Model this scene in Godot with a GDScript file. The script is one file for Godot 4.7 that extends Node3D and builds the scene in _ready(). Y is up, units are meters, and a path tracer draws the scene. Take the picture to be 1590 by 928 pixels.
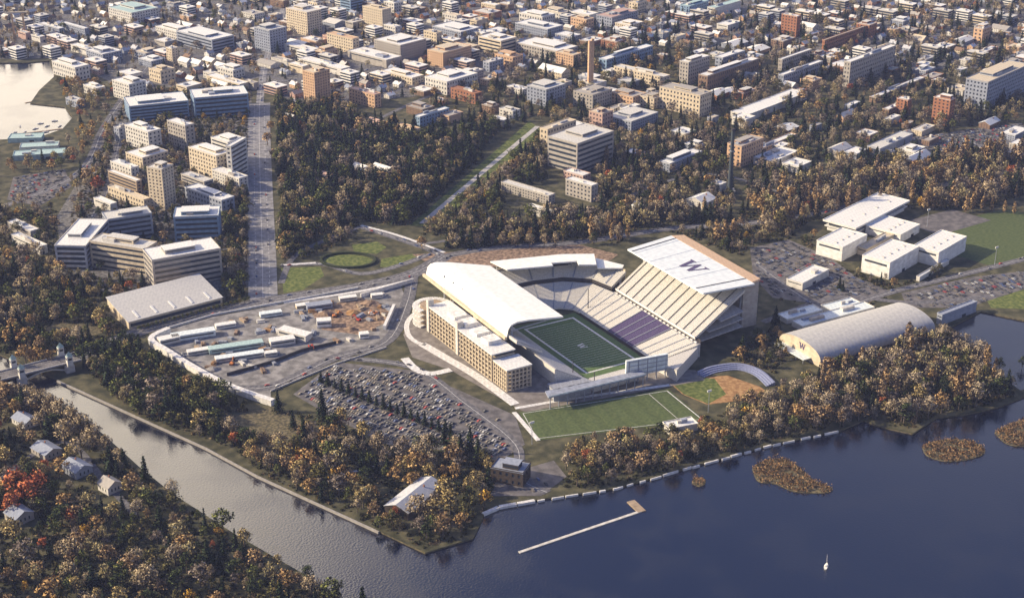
extends Node3D
# An aerial view of a lakeside university: stadium, hospital, campus, canal and city.
# Units are metres, y up; x runs to the right of the photograph and z towards the viewer.

const EAST := 42.0   # the street grid: east runs 42 degrees from +x towards +z
var mats := {}
var proto := {}
var taken := {}
var occ := PackedByteArray()
const OX := -1300.0
const OZ := -1800.0
const CELL := 3.0
const ONX := 900
const ONZ := 900
var rng := RandomNumberGenerator.new()

# ------------------------------------------------------------------ where things stand
var BUILDINGS := [
	["hospital_wing", "leftmost hospital wing with white roof and dark glass end wall", "hospital", -469.2, -116.6, 86.5, 80.9, 33.8, 28.2, "ribbon", "glassdark", "white", 5],
	["hospital_block", "cream hospital block with four brown window bands facing the woods", "hospital", -417.0, -85.6, 68.8, 24.0, 69.7, 29.5, "ribbon", "cream", "pale", 5],
	["hospital_block", "grey hospital block with slanting window bands, nearest the boulevard", "hospital", -347.3, -53.0, 27.3, 73.4, 36.0, 34.0, "ribbon", "stone", "white", 6],
	["hospital_block", "shaded hospital block behind the cream front, with bluish window bands", "hospital", -434.6, -178.7, 25.0, 50.6, 26.0, 27.7, "ribbon", "bluegrey", "pale", 5],
	["hospital_block", "blue glazed hospital block beside the boulevard trees", "hospital", -355.4, -178.5, 6.9, 49.9, 32.0, 29.3, "ribbon", "blueglass", "white", 5],
	["hospital_tower", "tall narrow hospital tower with blank cream side", "tower", -416.4, -278.9, 63.4, 21.9, 22.2, 49.8, "punch", "cream", "pale", 12],
	["hospital_annex", "flat white roofed annex with blue end wall right of the tower", "building", -360.6, -279.5, 48.0, 19.1, 70.5, 16.9, "punch", "bluegrey", "white", 3],
	["exhibition_hall", "long low hall with pale sloping roof and skylight strips beside the road", "hall", -351.1, 24.2, 36.9, 101.6, 50.0, 7.6, "shed", "cream", "pale", 1],
	["laboratory", "cream laboratory with blue shaded wall right of the tower", "building", -381.1, -398.3, 48.0, 22.3, 56.3, 31.2, "punch", "cream", "white", 6],
	["laboratory", "slab laboratory stacked with white balconies along the boulevard", "building", -344.2, -385.7, 69.4, 38.6, 7.3, 45.3, "ribbon", "pale", "white", 8],
	["laboratory", "low block with dark windows below the cream laboratory", "building", -386.7, -339.2, 48.0, 13.7, 46.2, 15.7, "ribbon", "stone", "pale", 4],
	["laboratory", "white block beside the boulevard above the annex", "building", -348.3, -351.0, 48.0, 14.0, 53.1, 16.6, "punch", "pale", "white", 4],
	["laboratory", "brown windowed block left of the hospital tower", "building", -476.0, -341.3, 48.0, 7.5, 59.3, 16.6, "ribbon", "tan", "white", 4],
	["clinic", "white flat clinic behind the brown windowed block", "building", -484.3, -378.0, 48.0, 11.5, 43.9, 19.3, "punch", "pale", "white", 4],
	["clinic", "long cream roofed clinic in front of the hospital tower", "building", -460.5, -294.2, 48.0, 9.2, 73.2, 11.3, "punch", "cream", "cream", 2],
	["clinic", "low white roofed shed left of the cream clinic", "building", -483.2, -270.2, 48.0, 9.0, 34.3, 9.7, "plain", "pale", "white", 2],
	["house", "white roofed house among brown trees left of the hospital", "house", -537.2, -143.6, 48.0, 9.7, 57.3, 9.1, "plain", "pale", "white", 2],
	["house", "small grey house left of the hospital wing", "house", -556.6, -188.0, 48.0, 11.6, 48.3, 9.3, "plain", "stone", "white", 2],
	["glass_office", "long blue glass office with four window bands, left one of two", "office", -503.7, -655.9, 21.2, 82.6, 49.4, 22.3, "ribbon", "blueglass", "white", 5],
	["glass_office", "long blue glass office with four window bands, right one of two", "office", -416.6, -669.8, 17.5, 76.1, 45.8, 29.0, "ribbon", "blueglass", "white", 5],
	["laboratory", "pale block left of the boulevard below the glass offices", "building", -489.9, -510.0, 48.0, 20.6, 51.8, 26.5, "punch", "pale", "white", 5],
	["laboratory", "pale windowed block with dark shaded side left of the boulevard", "building", -440.2, -514.6, 48.0, 14.7, 39.4, 31.9, "punch", "stone", "white", 6],
	["laboratory", "white stepped block close to the boulevard", "building", -364.4, -437.9, 48.0, 27.1, 34.3, 34.3, "ribbon", "pale", "white", 7],
	["laboratory", "dark blue block between pale laboratories", "building", -521.0, -537.8, 48.0, 26.9, 11.8, 19.8, "punch", "bluegrey", "pale", 4],
	["laboratory", "cream low block by the red tree", "building", -471.0, -443.3, 48.0, 40.0, 36.3, 13.8, "punch", "cream", "white", 3],
	["boat_shed", "pale turquoise roofed boat shed on the bay shore", "boat shed", -616.8, -464.7, 11.5, 64.6, 22.0, 6.1, "plain", "turq", "turq", 1],
	["boat_shed", "turquoise roofed boat shed nearest the bay water", "boat shed", -655.1, -537.0, 5.8, 43.9, 22.0, 5.4, "plain", "turq", "turq", 1],
	["boat_shed", "pale green roofed boat shed behind the other two", "boat shed", -626.4, -499.3, 10.4, 49.3, 20.0, 5.3, "plain", "pale", "turq", 1],
	["low_building", "blue-grey low block with white roof across the bay, from the left", "building", -789.2, -1149.8, 48.0, 10.1, 63.2, 10.0, "punch", "bluegrey", "white", 3],
	["low_building", "blue-grey low block with white roof across the bay, second from the left", "building", -746.4, -1142.0, 48.0, 7.6, 69.7, 12.2, "punch", "bluegrey", "white", 3],
	["city_building", "off-white block with turquoise roof in the city beyond the bay", "building", -669.0, -1243.8, 48.0, 57.1, 69.4, 19.6, "punch", "pale", "turq", 4],
	["city_building", "blue-grey block with white roof above the blue glass offices", "building", -507.2, -1051.8, 48.0, 45.0, 94.9, 20.7, "ribbon", "bluegrey", "white", 4],
	["city_building", "off-white block with white roof in the city beyond the bay", "building", -566.7, -1113.6, 48.0, 31.9, 75.5, 14.0, "punch", "pale", "white", 3],
	["city_building", "off-white block with white roof at the head of the bay", "building", -679.5, -862.5, 48.0, 25.2, 63.1, 20.3, "punch", "pale", "white", 3],
	["city_building", "blue-grey block with white roof at the head of the bay", "building", -654.3, -967.5, 48.0, 36.4, 46.4, 13.5, "punch", "bluegrey", "white", 3],
	["low_building", "off-white low block with white roof at the head of the bay, from the left", "building", -696.1, -1001.5, 48.0, 12.2, 54.9, 10.7, "plain", "pale", "white", 2],
	["tower_block", "off-white tall block with white roof near the blue glass offices", "building", -562.3, -745.2, 48.0, 29.4, 41.8, 25.0, "punch", "pale", "white", 5],
	["city_building", "cream block with cream roof near the blue glass offices", "building", -534.0, -837.0, 48.0, 26.2, 29.4, 18.7, "punch", "cream", "cream", 3],
	["city_building", "cream block with white roof in the city beyond the bay", "building", -538.7, -940.2, 48.0, 12.5, 15.2, 24.9, "punch", "cream", "white", 6],
	["house", "off-white house with white roof above the blue glass offices, from the left", "house", -515.6, -923.5, 48.0, 12.5, 23.2, 13.4, "gable", "pale", "white", 2],
	["house", "off-white house with white roof above the blue glass offices, second from the left", "house", -494.9, -911.6, 48.0, 12.5, 22.7, 13.4, "gable", "pale", "white", 2],
	["house", "cream house with white roof above the blue glass offices, second from the left", "house", -477.4, -932.1, 48.0, 15.2, 22.9, 11.2, "gable", "cream", "white", 2],
	["house", "off-white house with white roof above the blue glass offices, third from the left", "house", -455.6, -903.4, 48.0, 12.6, 20.9, 10.4, "gable", "pale", "white", 2],
	["city_building", "off-white block with white roof above the blue glass offices", "building", -434.0, -867.7, 48.0, 22.6, 37.9, 11.7, "punch", "pale", "white", 2],
	["low_building", "blue-grey low block with white roof in the city beyond the bay", "building", -569.4, -928.5, 48.0, 27.0, 34.0, 10.3, "punch", "bluegrey", "white", 3],
	["low_building", "cream low block with white roof near the blue glass offices", "building", -481.7, -779.9, 48.0, 28.4, 25.1, 9.8, "plain", "cream", "white", 2],
	["low_building", "cream low block with white roof above the blue glass offices", "building", -429.6, -808.6, 48.0, 17.1, 79.3, 9.9, "plain", "cream", "white", 2],
	["low_building", "off-white low block with white roof at the head of the bay, second from the left", "building", -619.2, -764.2, 48.0, 15.6, 33.2, 11.7, "punch", "pale", "white", 2],
	["low_building", "blue-grey low block with off-white roof at the head of the bay", "building", -631.6, -702.0, 48.0, 12.9, 29.5, 9.6, "punch", "bluegrey", "pale", 2],
	["low_building", "off-white low block with white roof on the far shore of the bay", "building", -793.7, -1084.3, 48.0, 9.8, 27.3, 8.7, "plain", "pale", "white", 2],
	["low_building", "pinkish low block with off-white roof on the far shore of the bay", "building", -821.2, -1100.7, 48.0, 9.8, 23.7, 11.0, "plain", "pink", "pale", 2],
	["city_building", "blue-grey block with off-white roof at the top of the boulevard", "building", -395.5, -1029.6, 48.0, 35.4, 39.2, 36.1, "punch", "bluegrey", "pale", 8],
	["tower_block", "cream tall block with off-white roof at the top of the boulevard", "building", -355.2, -1145.8, 48.0, 31.8, 54.2, 39.6, "punch", "cream", "pale", 9],
	["city_building", "cream block with off-white roof at the top of the boulevard", "building", -353.8, -1303.0, 48.0, 15.4, 24.5, 16.8, "punch", "cream", "pale", 3],
	["city_building", "blue glazed block with off-white roof in the dense city centre", "building", -290.5, -1319.1, 48.0, 31.6, 27.5, 20.2, "ribbon", "blueglass", "pale", 4],
	["city_building", "off-white block with white roof in the dense city centre, from the left", "building", -214.1, -1305.3, 48.0, 22.6, 26.7, 16.8, "punch", "pale", "white", 3],
	["city_building", "cream block with cream roof in the dense city centre", "building", -232.9, -1176.6, 48.0, 21.4, 48.7, 35.6, "punch", "cream", "cream", 8],
	["city_building", "off-white block with white roof in the dense city centre, second from the left", "building", -203.2, -1120.8, 48.0, 12.1, 28.3, 17.4, "punch", "pale", "white", 3],
	["city_building", "cream block with peach roof in the dense city centre", "building", -276.3, -1021.2, 48.0, 14.2, 62.4, 24.4, "punch", "cream", "peach", 5],
	["city_building", "grey stone block with white roof in the dense city centre", "building", -181.0, -996.2, 48.0, 58.2, 60.5, 24.1, "punch", "stone", "white", 6],
	["campus_building", "cream block with cream roof in the city above the campus", "building", -131.5, -1060.1, 48.0, 12.2, 30.0, 21.7, "punch", "cream", "cream", 4],
	["campus_building", "blue-grey block with white roof in the city above the campus", "building", -95.0, -1129.4, 48.0, 47.4, 66.8, 12.6, "punch", "bluegrey", "white", 3],
	["campus_building", "cream block with white roof beside the brick campanile", "building", -23.9, -1017.5, 48.0, 37.4, 50.2, 22.9, "ribbon", "cream", "white", 4],
	["campus_building", "peach block with cream roof in the city above the campus", "building", -99.2, -942.6, 48.0, 64.7, 34.2, 23.7, "punch", "peach", "cream", 6],
	["campus_building", "peach block with peach roof beside the brick campanile", "building", -5.1, -929.0, 48.0, 24.3, 38.4, 16.3, "punch", "peach", "peach", 3],
	["tower_block", "peach tall block with cream roof by the tall peach tower", "building", -283.0, -716.7, 48.0, 29.8, 25.4, 48.6, "punch", "peach", "cream", 12],
	["city_building", "peach block with pinkish roof at the upper edge of the campus wood", "building", -213.3, -710.3, 48.0, 12.7, 54.6, 19.2, "punch", "peach", "pink", 4],
	["campus_building", "off-white block with white roof left of the campus chimney", "building", -90.9, -794.0, 48.0, 66.2, 45.7, 19.7, "punch", "pale", "white", 3],
	["campus_building", "red brick block with red brick roof left of the campus chimney", "building", -67.0, -728.6, 48.0, 13.7, 49.4, 15.2, "punch", "brick", "brick", 3],
	["campus_building", "blue glazed block with white roof at the upper edge of the campus wood", "building", -111.5, -618.7, 48.0, 58.2, 10.1, 14.6, "punch", "blueglass", "white", 3],
	["campus_building", "cream block with peach roof at the upper edge of the campus wood", "building", -138.6, -544.7, 48.0, 7.3, 37.2, 16.9, "punch", "cream", "peach", 3],
	["house", "pinkish house with pinkish roof at the upper edge of the campus wood", "house", -186.2, -595.8, 48.0, 12.2, 28.4, 11.9, "gable", "pink", "pink", 2],
	["house", "cream house with white roof in the campus wood, from the left", "house", -189.9, -399.0, 48.0, 13.3, 23.9, 12.3, "gable", "cream", "white", 2],
	["house", "cream house with white roof in the campus wood, second from the left", "house", -162.9, -396.4, 48.0, 15.7, 28.2, 12.2, "gable", "cream", "white", 2],
	["house", "pinkish house with pinkish roof in the campus wood", "house", -231.7, -371.1, 48.0, 12.8, 21.6, 11.0, "gable", "pink", "pink", 2],
	["low_building", "off-white low block with white roof at the top of the boulevard", "building", -339.5, -994.3, 48.0, 16.4, 69.5, 12.6, "plain", "pale", "white", 2],
	["low_building", "off-white low block with white roof by the tall peach tower", "building", -293.8, -901.8, 48.0, 18.8, 99.6, 10.2, "plain", "pale", "white", 2],
	["low_building", "grey stone low block with white roof in the dense city centre", "building", -219.0, -949.6, 48.0, 33.8, 89.5, 12.4, "plain", "stone", "white", 3],
	["low_building", "cream low block with white roof at the upper edge of the campus wood", "building", -167.7, -842.1, 48.0, 24.7, 67.6, 10.1, "punch", "cream", "white", 2],
	["low_building", "pinkish low block with peach roof in the dense city centre", "building", -300.3, -1069.1, 48.0, 20.0, 22.4, 13.0, "punch", "pink", "peach", 3],
	["low_building", "peach low block with cream roof by the tall peach tower", "building", -299.6, -970.3, 48.0, 34.1, 21.7, 13.6, "punch", "peach", "cream", 3],
	["low_building", "cream low block with white roof by the tall peach tower", "building", -332.1, -888.9, 48.0, 13.1, 33.5, 11.2, "plain", "cream", "white", 2],
	["campus_building", "blue-grey block with off-white roof left of the campus chimney", "building", -29.2, -900.9, 48.0, 32.7, 13.7, 14.7, "punch", "bluegrey", "pale", 3],
	["house", "peach house with off-white roof by the tall peach tower", "house", -311.7, -628.8, 48.0, 11.8, 19.3, 9.4, "gable", "peach", "pale", 2],
	["low_building", "grey stone low block with white roof left of the campus chimney, from the left", "building", -65.0, -844.3, 48.0, 42.7, 18.9, 12.0, "punch", "stone", "white", 3],
	["campus_building", "grey stone block with white roof beside the brick campanile", "building", 55.9, -992.2, 48.0, 48.0, 90.5, 16.5, "punch", "stone", "white", 3],
	["campus_building", "peach block with cream roof beside the brick campanile", "building", 89.3, -934.0, 48.0, 19.0, 36.1, 17.9, "punch", "peach", "cream", 4],
	["tower_block", "blue-grey tall block with off-white roof beside the brick campanile", "building", 49.8, -722.3, 48.0, 43.2, 37.2, 24.8, "punch", "bluegrey", "pale", 5],
	["house", "cream house with white roof beside the brick campanile", "house", 65.5, -863.0, 48.0, 21.4, 47.0, 16.0, "gable", "cream", "white", 2],
	["campus_building", "off-white block with white roof beside the brick campanile", "building", 44.0, -1220.7, 48.0, 34.4, 54.0, 14.6, "punch", "pale", "white", 2],
	["low_building", "off-white low block with cream roof at the far top edge", "building", 79.3, -1256.3, 48.0, 28.3, 44.9, 11.5, "punch", "pale", "cream", 2],
	["campus_building", "peach block with cream roof at the far top edge", "building", 121.6, -1181.1, 48.0, 21.0, 34.7, 16.1, "punch", "peach", "cream", 3],
	["campus_building", "blue-grey block with pinkish roof at the far top edge", "building", 184.4, -1218.9, 48.0, 72.7, 34.5, 16.2, "punch", "bluegrey", "pink", 3],
	["campus_building", "cream block with cream roof at the far top edge", "building", 226.8, -1304.7, 48.0, 26.6, 20.5, 16.8, "punch", "cream", "cream", 3],
	["campus_building", "blue glazed block with turquoise roof at the far top edge", "building", 327.3, -1286.4, 48.0, 59.0, 19.8, 18.3, "punch", "blueglass", "turq", 4],
	["campus_building", "off-white block with turquoise roof on the wooded campus right of the library", "building", 381.5, -1293.4, 48.0, 80.7, 16.7, 15.0, "plain", "pale", "turq", 2],
	["low_building", "blue-grey low block with white roof beside the brick campanile, from the left", "building", 46.2, -1146.3, 48.0, 40.4, 73.0, 13.2, "punch", "bluegrey", "white", 3],
	["low_building", "off-white low block with white roof at the far top edge", "building", 127.4, -1242.8, 48.0, 25.1, 44.6, 11.4, "plain", "pale", "white", 3],
	["campus_building", "blue glazed block with white roof behind the library with blue wall", "building", 181.2, -939.0, 48.0, 118.9, 15.5, 17.7, "punch", "blueglass", "white", 3],
	["campus_building", "cream block with off-white roof behind the library with blue wall", "building", 197.5, -833.8, 48.0, 16.1, 95.1, 15.7, "punch", "cream", "pale", 3],
	["tower_block", "cream tall block with grey stone roof by the long white terrace roofs", "building", 247.4, -677.0, 48.0, 28.2, 71.2, 31.0, "punch", "cream", "stone", 5],
	["tower_block", "grey stone tall block with white roof behind the library with blue wall", "building", 277.9, -836.4, 48.0, 55.1, 16.8, 34.4, "punch", "stone", "white", 6],
	["campus_building", "blue-grey block with white roof on the wooded campus right of the library", "building", 345.2, -934.5, 48.0, 60.6, 14.7, 16.3, "punch", "bluegrey", "white", 3],
	["campus_building", "brown block with white roof on the wooded campus right of the library", "building", 331.4, -838.5, 48.0, 137.5, 16.5, 21.3, "punch", "brown", "white", 3],
	["campus_building", "pinkish block with cream roof at the end of the green vista", "building", 122.9, -598.5, 48.0, 23.6, 23.9, 22.5, "punch", "pink", "cream", 4],
	["campus_building", "blue-grey block with off-white roof in the middle of the campus", "building", 167.1, -615.8, 48.0, 61.2, 45.5, 12.5, "punch", "bluegrey", "pale", 3],
	["campus_building", "peach block with grey stone roof in the middle of the campus", "building", 169.2, -714.5, 48.0, 30.5, 40.1, 15.1, "punch", "peach", "stone", 3],
	["campus_building", "cream block with grey stone roof in the middle of the campus", "building", 202.7, -700.6, 48.0, 26.5, 26.2, 15.1, "punch", "cream", "stone", 3],
	["campus_building", "grey stone block with grey stone roof in the middle of the campus", "building", 117.0, -709.5, 48.0, 44.5, 36.1, 20.6, "punch", "stone", "stone", 4],
	["tower_block", "grey stone tall block with off-white roof at the end of the green vista", "building", 88.3, -439.7, 48.0, 73.1, 49.4, 39.2, "ribbon", "stone", "pale", 6],
	["tower_block", "cream tall block with cream roof at the end of the green vista", "building", 61.5, -522.3, 48.0, 58.8, 13.6, 26.8, "punch", "cream", "cream", 4],
	["campus_building", "off-white block with white roof at the end of the green vista", "building", 88.3, -563.8, 48.0, 38.1, 38.7, 10.4, "punch", "pale", "white", 2],
	["low_building", "off-white low block with white roof by the long white terrace roofs, second from the left", "building", 370.5, -687.4, 48.0, 156.2, 27.9, 9.2, "plain", "pale", "white", 2],
	["campus_building", "off-white block with white roof by the long white terrace roofs", "building", 322.1, -610.0, 48.0, 23.1, 23.3, 10.6, "plain", "pale", "white", 2],
	["tower_block", "peach tall block with grey stone roof right of the dark chimney", "building", 301.2, -447.6, 48.0, 50.5, 21.9, 27.3, "punch", "peach", "stone", 5],
	["campus_building", "blue-grey block with white roof left of the dark chimney", "building", 217.2, -432.4, 48.0, 69.8, 16.3, 11.1, "punch", "bluegrey", "white", 3],
	["campus_building", "grey stone block with off-white roof in the trees behind the stadium", "building", 19.2, -312.2, 48.0, 11.8, 77.1, 10.6, "punch", "stone", "pale", 3],
	["campus_building", "off-white block with white roof in the trees behind the stadium", "building", 35.4, -242.6, 48.0, 6.9, 38.0, 9.8, "plain", "pale", "white", 3],
	["campus_building", "grey stone block with white roof in the trees behind the stadium", "building", 84.2, -309.1, 48.0, 12.3, 40.5, 20.0, "punch", "stone", "white", 4],
	["low_building", "pinkish low block with white roof in the trees behind the stadium", "building", 81.5, -377.6, 48.0, 15.1, 31.5, 8.5, "punch", "pink", "white", 2],
	["house", "off-white house with white roof left of the dark chimney, second from the left", "house", 226.5, -282.2, 48.0, 26.4, 24.4, 12.8, "gable", "pale", "white", 3],
	["low_building", "off-white low block with white roof left of the dark chimney", "building", 252.8, -333.5, 48.0, 13.7, 15.3, 10.0, "plain", "pale", "white", 3],
	["house", "off-white house with white roof left of the dark chimney, from the left", "house", 151.2, -264.5, 48.0, 12.5, 13.5, 9.7, "gable", "pale", "white", 3],
	["low_building", "peach low block with white roof right of the dark chimney", "building", 347.8, -502.0, 48.0, 92.5, 10.0, 8.8, "punch", "peach", "white", 2],
	["low_building", "off-white low block with white roof right of the dark chimney, from the left", "building", 342.2, -448.7, 48.0, 60.6, 29.4, 8.6, "plain", "pale", "white", 2],
	["campus_building", "red brick block with white roof on the wooded ridge", "building", 472.0, -1121.6, 48.0, 12.0, 30.7, 35.1, "punch", "brick", "white", 7],
	["house", "off-white house with white roof on the wooded ridge", "house", 510.6, -1160.3, 48.0, 20.7, 28.2, 12.8, "gable", "pale", "white", 3],
	["campus_building", "red brick block with off-white roof on the wooded ridge", "building", 601.2, -1122.8, 48.0, 25.6, 24.6, 20.5, "punch", "brick", "pale", 4],
	["campus_building", "red brick block with cream roof on the wooded ridge", "building", 551.5, -1061.9, 48.0, 130.9, 4.8, 18.4, "punch", "brick", "cream", 3],
	["campus_building", "grey stone block with white roof in the dormitory row", "building", 447.0, -926.0, 48.0, 85.9, 7.1, 17.7, "punch", "stone", "white", 3],
	["campus_building", "blue-grey block with white roof in the dormitory row", "building", 440.9, -840.1, 48.0, 110.4, 9.1, 18.6, "punch", "bluegrey", "white", 3],
	["tower_block", "grey stone tall block with white roof in the dormitory row", "building", 547.3, -850.0, 48.0, 135.5, 11.1, 38.5, "punch", "stone", "white", 6],
	["campus_building", "cream block with white roof by the brick dormitory towers", "building", 593.5, -927.0, 48.0, 12.2, 22.8, 16.4, "punch", "cream", "white", 2],
	["low_building", "brown low block with white roof by the brick dormitory towers, from the left", "building", 574.7, -772.6, 48.0, 149.0, 10.6, 7.7, "plain", "brown", "white", 2],
	["campus_building", "red brick block with white roof by the brick dormitory towers", "building", 555.7, -659.0, 48.0, 11.1, 17.6, 22.6, "punch", "brick", "white", 5],
	["tower_block", "red brick tall block with white roof by the brick dormitory towers", "building", 599.6, -613.8, 48.0, 15.1, 25.5, 36.9, "punch", "brick", "white", 8],
	["tower_block", "blue-grey tall block with cream roof at the upper right edge", "building", 710.9, -742.0, 48.0, 134.0, 34.0, 39.6, "punch", "bluegrey", "cream", 7],
	["house", "grey stone house with cream roof at the upper right edge", "house", 674.3, -1063.2, 48.0, 22.0, 28.3, 15.5, "gable", "stone", "cream", 3],
	["campus_building", "peach block with off-white roof at the upper right edge", "building", 786.2, -1082.7, 48.0, 32.7, 16.2, 23.4, "punch", "peach", "pale", 4],
	["low_building", "blue-grey low block with off-white roof above the row of tall trees", "building", 501.9, -503.0, 48.0, 87.0, 18.9, 10.5, "plain", "bluegrey", "pale", 3],
	["house", "blue-grey house with white roof above the row of tall trees", "house", 521.7, -439.0, 48.0, 44.5, 18.3, 13.7, "gable", "bluegrey", "white", 2],
	["campus_building", "peach block with cream roof in the dormitory row", "building", 449.5, -798.8, 48.0, 25.3, 22.4, 12.8, "punch", "peach", "cream", 3],
	["house", "off-white house with white roof in the dormitory row", "house", 416.6, -787.5, 48.0, 17.7, 18.0, 11.8, "gable", "pale", "white", 3],
	["house", "peach house with off-white roof by the brick dormitory towers", "house", 469.4, -635.7, 48.0, 34.8, 14.4, 11.2, "gable", "peach", "pale", 3],
	["low_building", "off-white low block with white roof right of the dark chimney, second from the left", "building", 363.2, -415.6, 48.0, 30.4, 24.9, 8.6, "plain", "pale", "white", 2],
	["house", "grey stone house with off-white roof right of the dark chimney", "house", 428.4, -480.4, 48.0, 35.6, 19.3, 11.4, "gable", "stone", "pale", 3],
	["house", "blue-grey house with white roof at the upper right edge", "house", 751.0, -1066.9, 48.0, 37.5, 22.0, 10.9, "gable", "bluegrey", "white", 2],
	["house", "off-white house with white roof at the upper right edge, from the left", "house", 813.5, -1177.8, 48.0, 31.5, 13.1, 7.9, "gable", "pale", "white", 2],
	["low_building", "brown low block with white roof on the wooded campus right of the library", "building", 302.0, -982.4, 48.0, 39.0, 16.5, 8.4, "punch", "brown", "white", 3],
	["low_building", "off-white low block with white roof at the upper right edge", "building", 693.3, -870.0, 48.0, 21.2, 12.9, 9.1, "punch", "pale", "white", 3],
	["low_building", "blue-grey low block with cream roof at the far top edge", "building", 250.8, -1109.0, 48.0, 19.9, 24.4, 8.8, "punch", "bluegrey", "cream", 3],
	["low_building", "peach low block with grey stone roof at the upper right edge", "building", 829.3, -1089.6, 48.0, 19.3, 19.5, 9.8, "punch", "peach", "stone", 3],
	["low_building", "off-white low block with white roof on the wooded campus right of the library", "building", 375.3, -1175.2, 48.0, 40.9, 22.8, 8.9, "plain", "pale", "white", 2],
	["house", "peach house with white roof on the wooded campus right of the library", "house", 399.5, -1013.8, 48.0, 35.7, 28.7, 8.5, "gable", "peach", "white", 4],
	["low_building", "brown low block with white roof beside the brick campanile", "building", 133.0, -1067.5, 48.0, 35.6, 26.2, 6.5, "punch", "brown", "white", 4],
	["low_building", "off-white low block with cream roof in the dormitory row", "building", 461.7, -992.6, 48.0, 28.9, 9.7, 11.6, "punch", "pale", "cream", 3],
	["low_building", "blue-grey low block with off-white roof behind the library with blue wall", "building", 176.8, -812.7, 48.0, 20.5, 27.1, 7.0, "punch", "bluegrey", "pale", 3],
	["low_building", "brown low block with white roof by the brick dormitory towers, third from the left", "building", 646.0, -811.6, 48.0, 16.3, 18.1, 8.0, "punch", "brown", "white", 3],
	["low_building", "red brick low block with cream roof by the brick dormitory towers", "building", 589.5, -875.6, 48.0, 26.0, 13.4, 8.1, "punch", "brick", "cream", 2],
	["low_building", "grey stone low block with cream roof on the wooded campus right of the library", "building", 374.9, -841.5, 48.0, 17.6, 19.9, 8.0, "punch", "stone", "cream", 3],
	["low_building", "brown low block with white roof at the upper right edge", "building", 706.7, -1018.3, 48.0, 39.8, 25.2, 8.5, "punch", "brown", "white", 2],
	["house", "blue-grey house with cream roof on the wooded ridge", "house", 605.0, -1022.8, 48.0, 39.7, 14.2, 7.5, "gable", "bluegrey", "cream", 2],
	["low_building", "brown low block with off-white roof behind the library with blue wall", "building", 242.3, -960.6, 48.0, 13.7, 15.4, 8.4, "punch", "brown", "pale", 4],
	["low_building", "off-white low block with cream roof at the upper right edge", "building", 666.2, -770.4, 48.0, 30.7, 24.9, 6.9, "plain", "pale", "cream", 4],
	["house", "blue-grey house with white roof on the wooded campus right of the library", "house", 368.4, -1048.1, 48.0, 41.1, 25.5, 9.7, "gable", "bluegrey", "white", 3],
	["low_building", "off-white low block with off-white roof at the upper right edge", "building", 718.8, -930.9, 48.0, 19.7, 14.3, 8.3, "punch", "pale", "pale", 3],
	["low_building", "off-white low block with off-white roof beside the brick campanile", "building", 121.3, -803.0, 48.0, 27.6, 32.5, 7.9, "plain", "pale", "pale", 3],
	["low_building", "blue-grey low block with white roof at the upper right edge", "building", 764.8, -838.0, 48.0, 39.5, 18.7, 8.0, "punch", "bluegrey", "white", 4],
	["low_building", "red brick low block with grey stone roof by the brick dormitory towers", "building", 641.9, -836.6, 48.0, 35.7, 19.3, 7.9, "plain", "brick", "stone", 3],
	["low_building", "brown low block with off-white roof in the dormitory row", "building", 449.2, -1054.5, 48.0, 37.0, 23.8, 10.8, "punch", "brown", "pale", 3],
	["low_building", "peach low block with grey stone roof on the wooded ridge", "building", 647.3, -1119.2, 48.0, 19.0, 15.8, 12.1, "plain", "peach", "stone", 2],
	["house", "blue-grey house with cream roof at the upper right edge", "house", 733.8, -821.1, 48.0, 26.7, 13.5, 9.0, "gable", "bluegrey", "cream", 3],
	["low_building", "blue-grey low block with white roof beside the brick campanile, second from the left", "building", 94.8, -1097.6, 48.0, 25.3, 36.8, 7.6, "punch", "bluegrey", "white", 2],
	["low_building", "blue-grey low block with grey stone roof at the far top edge", "building", 261.7, -1175.7, 48.0, 24.1, 15.2, 7.9, "punch", "bluegrey", "stone", 2],
	["low_building", "grey stone low block with white roof in the dormitory row", "building", 508.4, -954.6, 48.0, 31.2, 23.6, 8.3, "punch", "stone", "white", 3],
	["low_building", "brown low block with white roof on the wooded ridge", "building", 498.8, -1207.9, 48.0, 25.0, 26.2, 9.0, "punch", "brown", "white", 3],
	["low_building", "red brick low block with off-white roof behind the library with blue wall", "building", 166.3, -1043.4, 48.0, 22.2, 32.5, 11.8, "punch", "brick", "pale", 4],
	["low_building", "blue-grey low block with white roof by the brick dormitory towers, second from the left", "building", 636.3, -865.0, 48.0, 30.7, 20.8, 11.1, "punch", "bluegrey", "white", 4],
	["low_building", "grey stone low block with off-white roof at the upper right edge", "building", 660.5, -944.5, 48.0, 36.0, 13.5, 7.3, "punch", "stone", "pale", 4],
	["low_building", "brown low block with grey stone roof on the wooded ridge", "building", 672.7, -1130.4, 48.0, 31.1, 31.6, 8.8, "punch", "brown", "stone", 4],
	["low_building", "blue-grey low block with white roof on the wooded campus right of the library", "building", 383.8, -947.9, 48.0, 25.4, 24.5, 10.5, "punch", "bluegrey", "white", 2],
	["low_building", "off-white low block with off-white roof right of the library, from the left", "building", 330.5, -973.9, 48.0, 21.5, 22.6, 6.3, "punch", "pale", "pale", 4],
	["house", "off-white house with white roof at the upper right edge, second from the left", "house", 736.5, -872.9, 48.0, 26.2, 16.0, 9.1, "gable", "pale", "white", 2],
	["low_building", "off-white low block with white roof by the brick dormitory towers, from the left", "building", 560.6, -913.6, 48.0, 21.8, 18.3, 11.3, "punch", "pale", "white", 4],
	["house", "off-white house with white roof on the wooded campus right of the library", "house", 322.0, -768.1, 48.0, 20.1, 19.6, 6.9, "gable", "pale", "white", 2],
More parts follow.
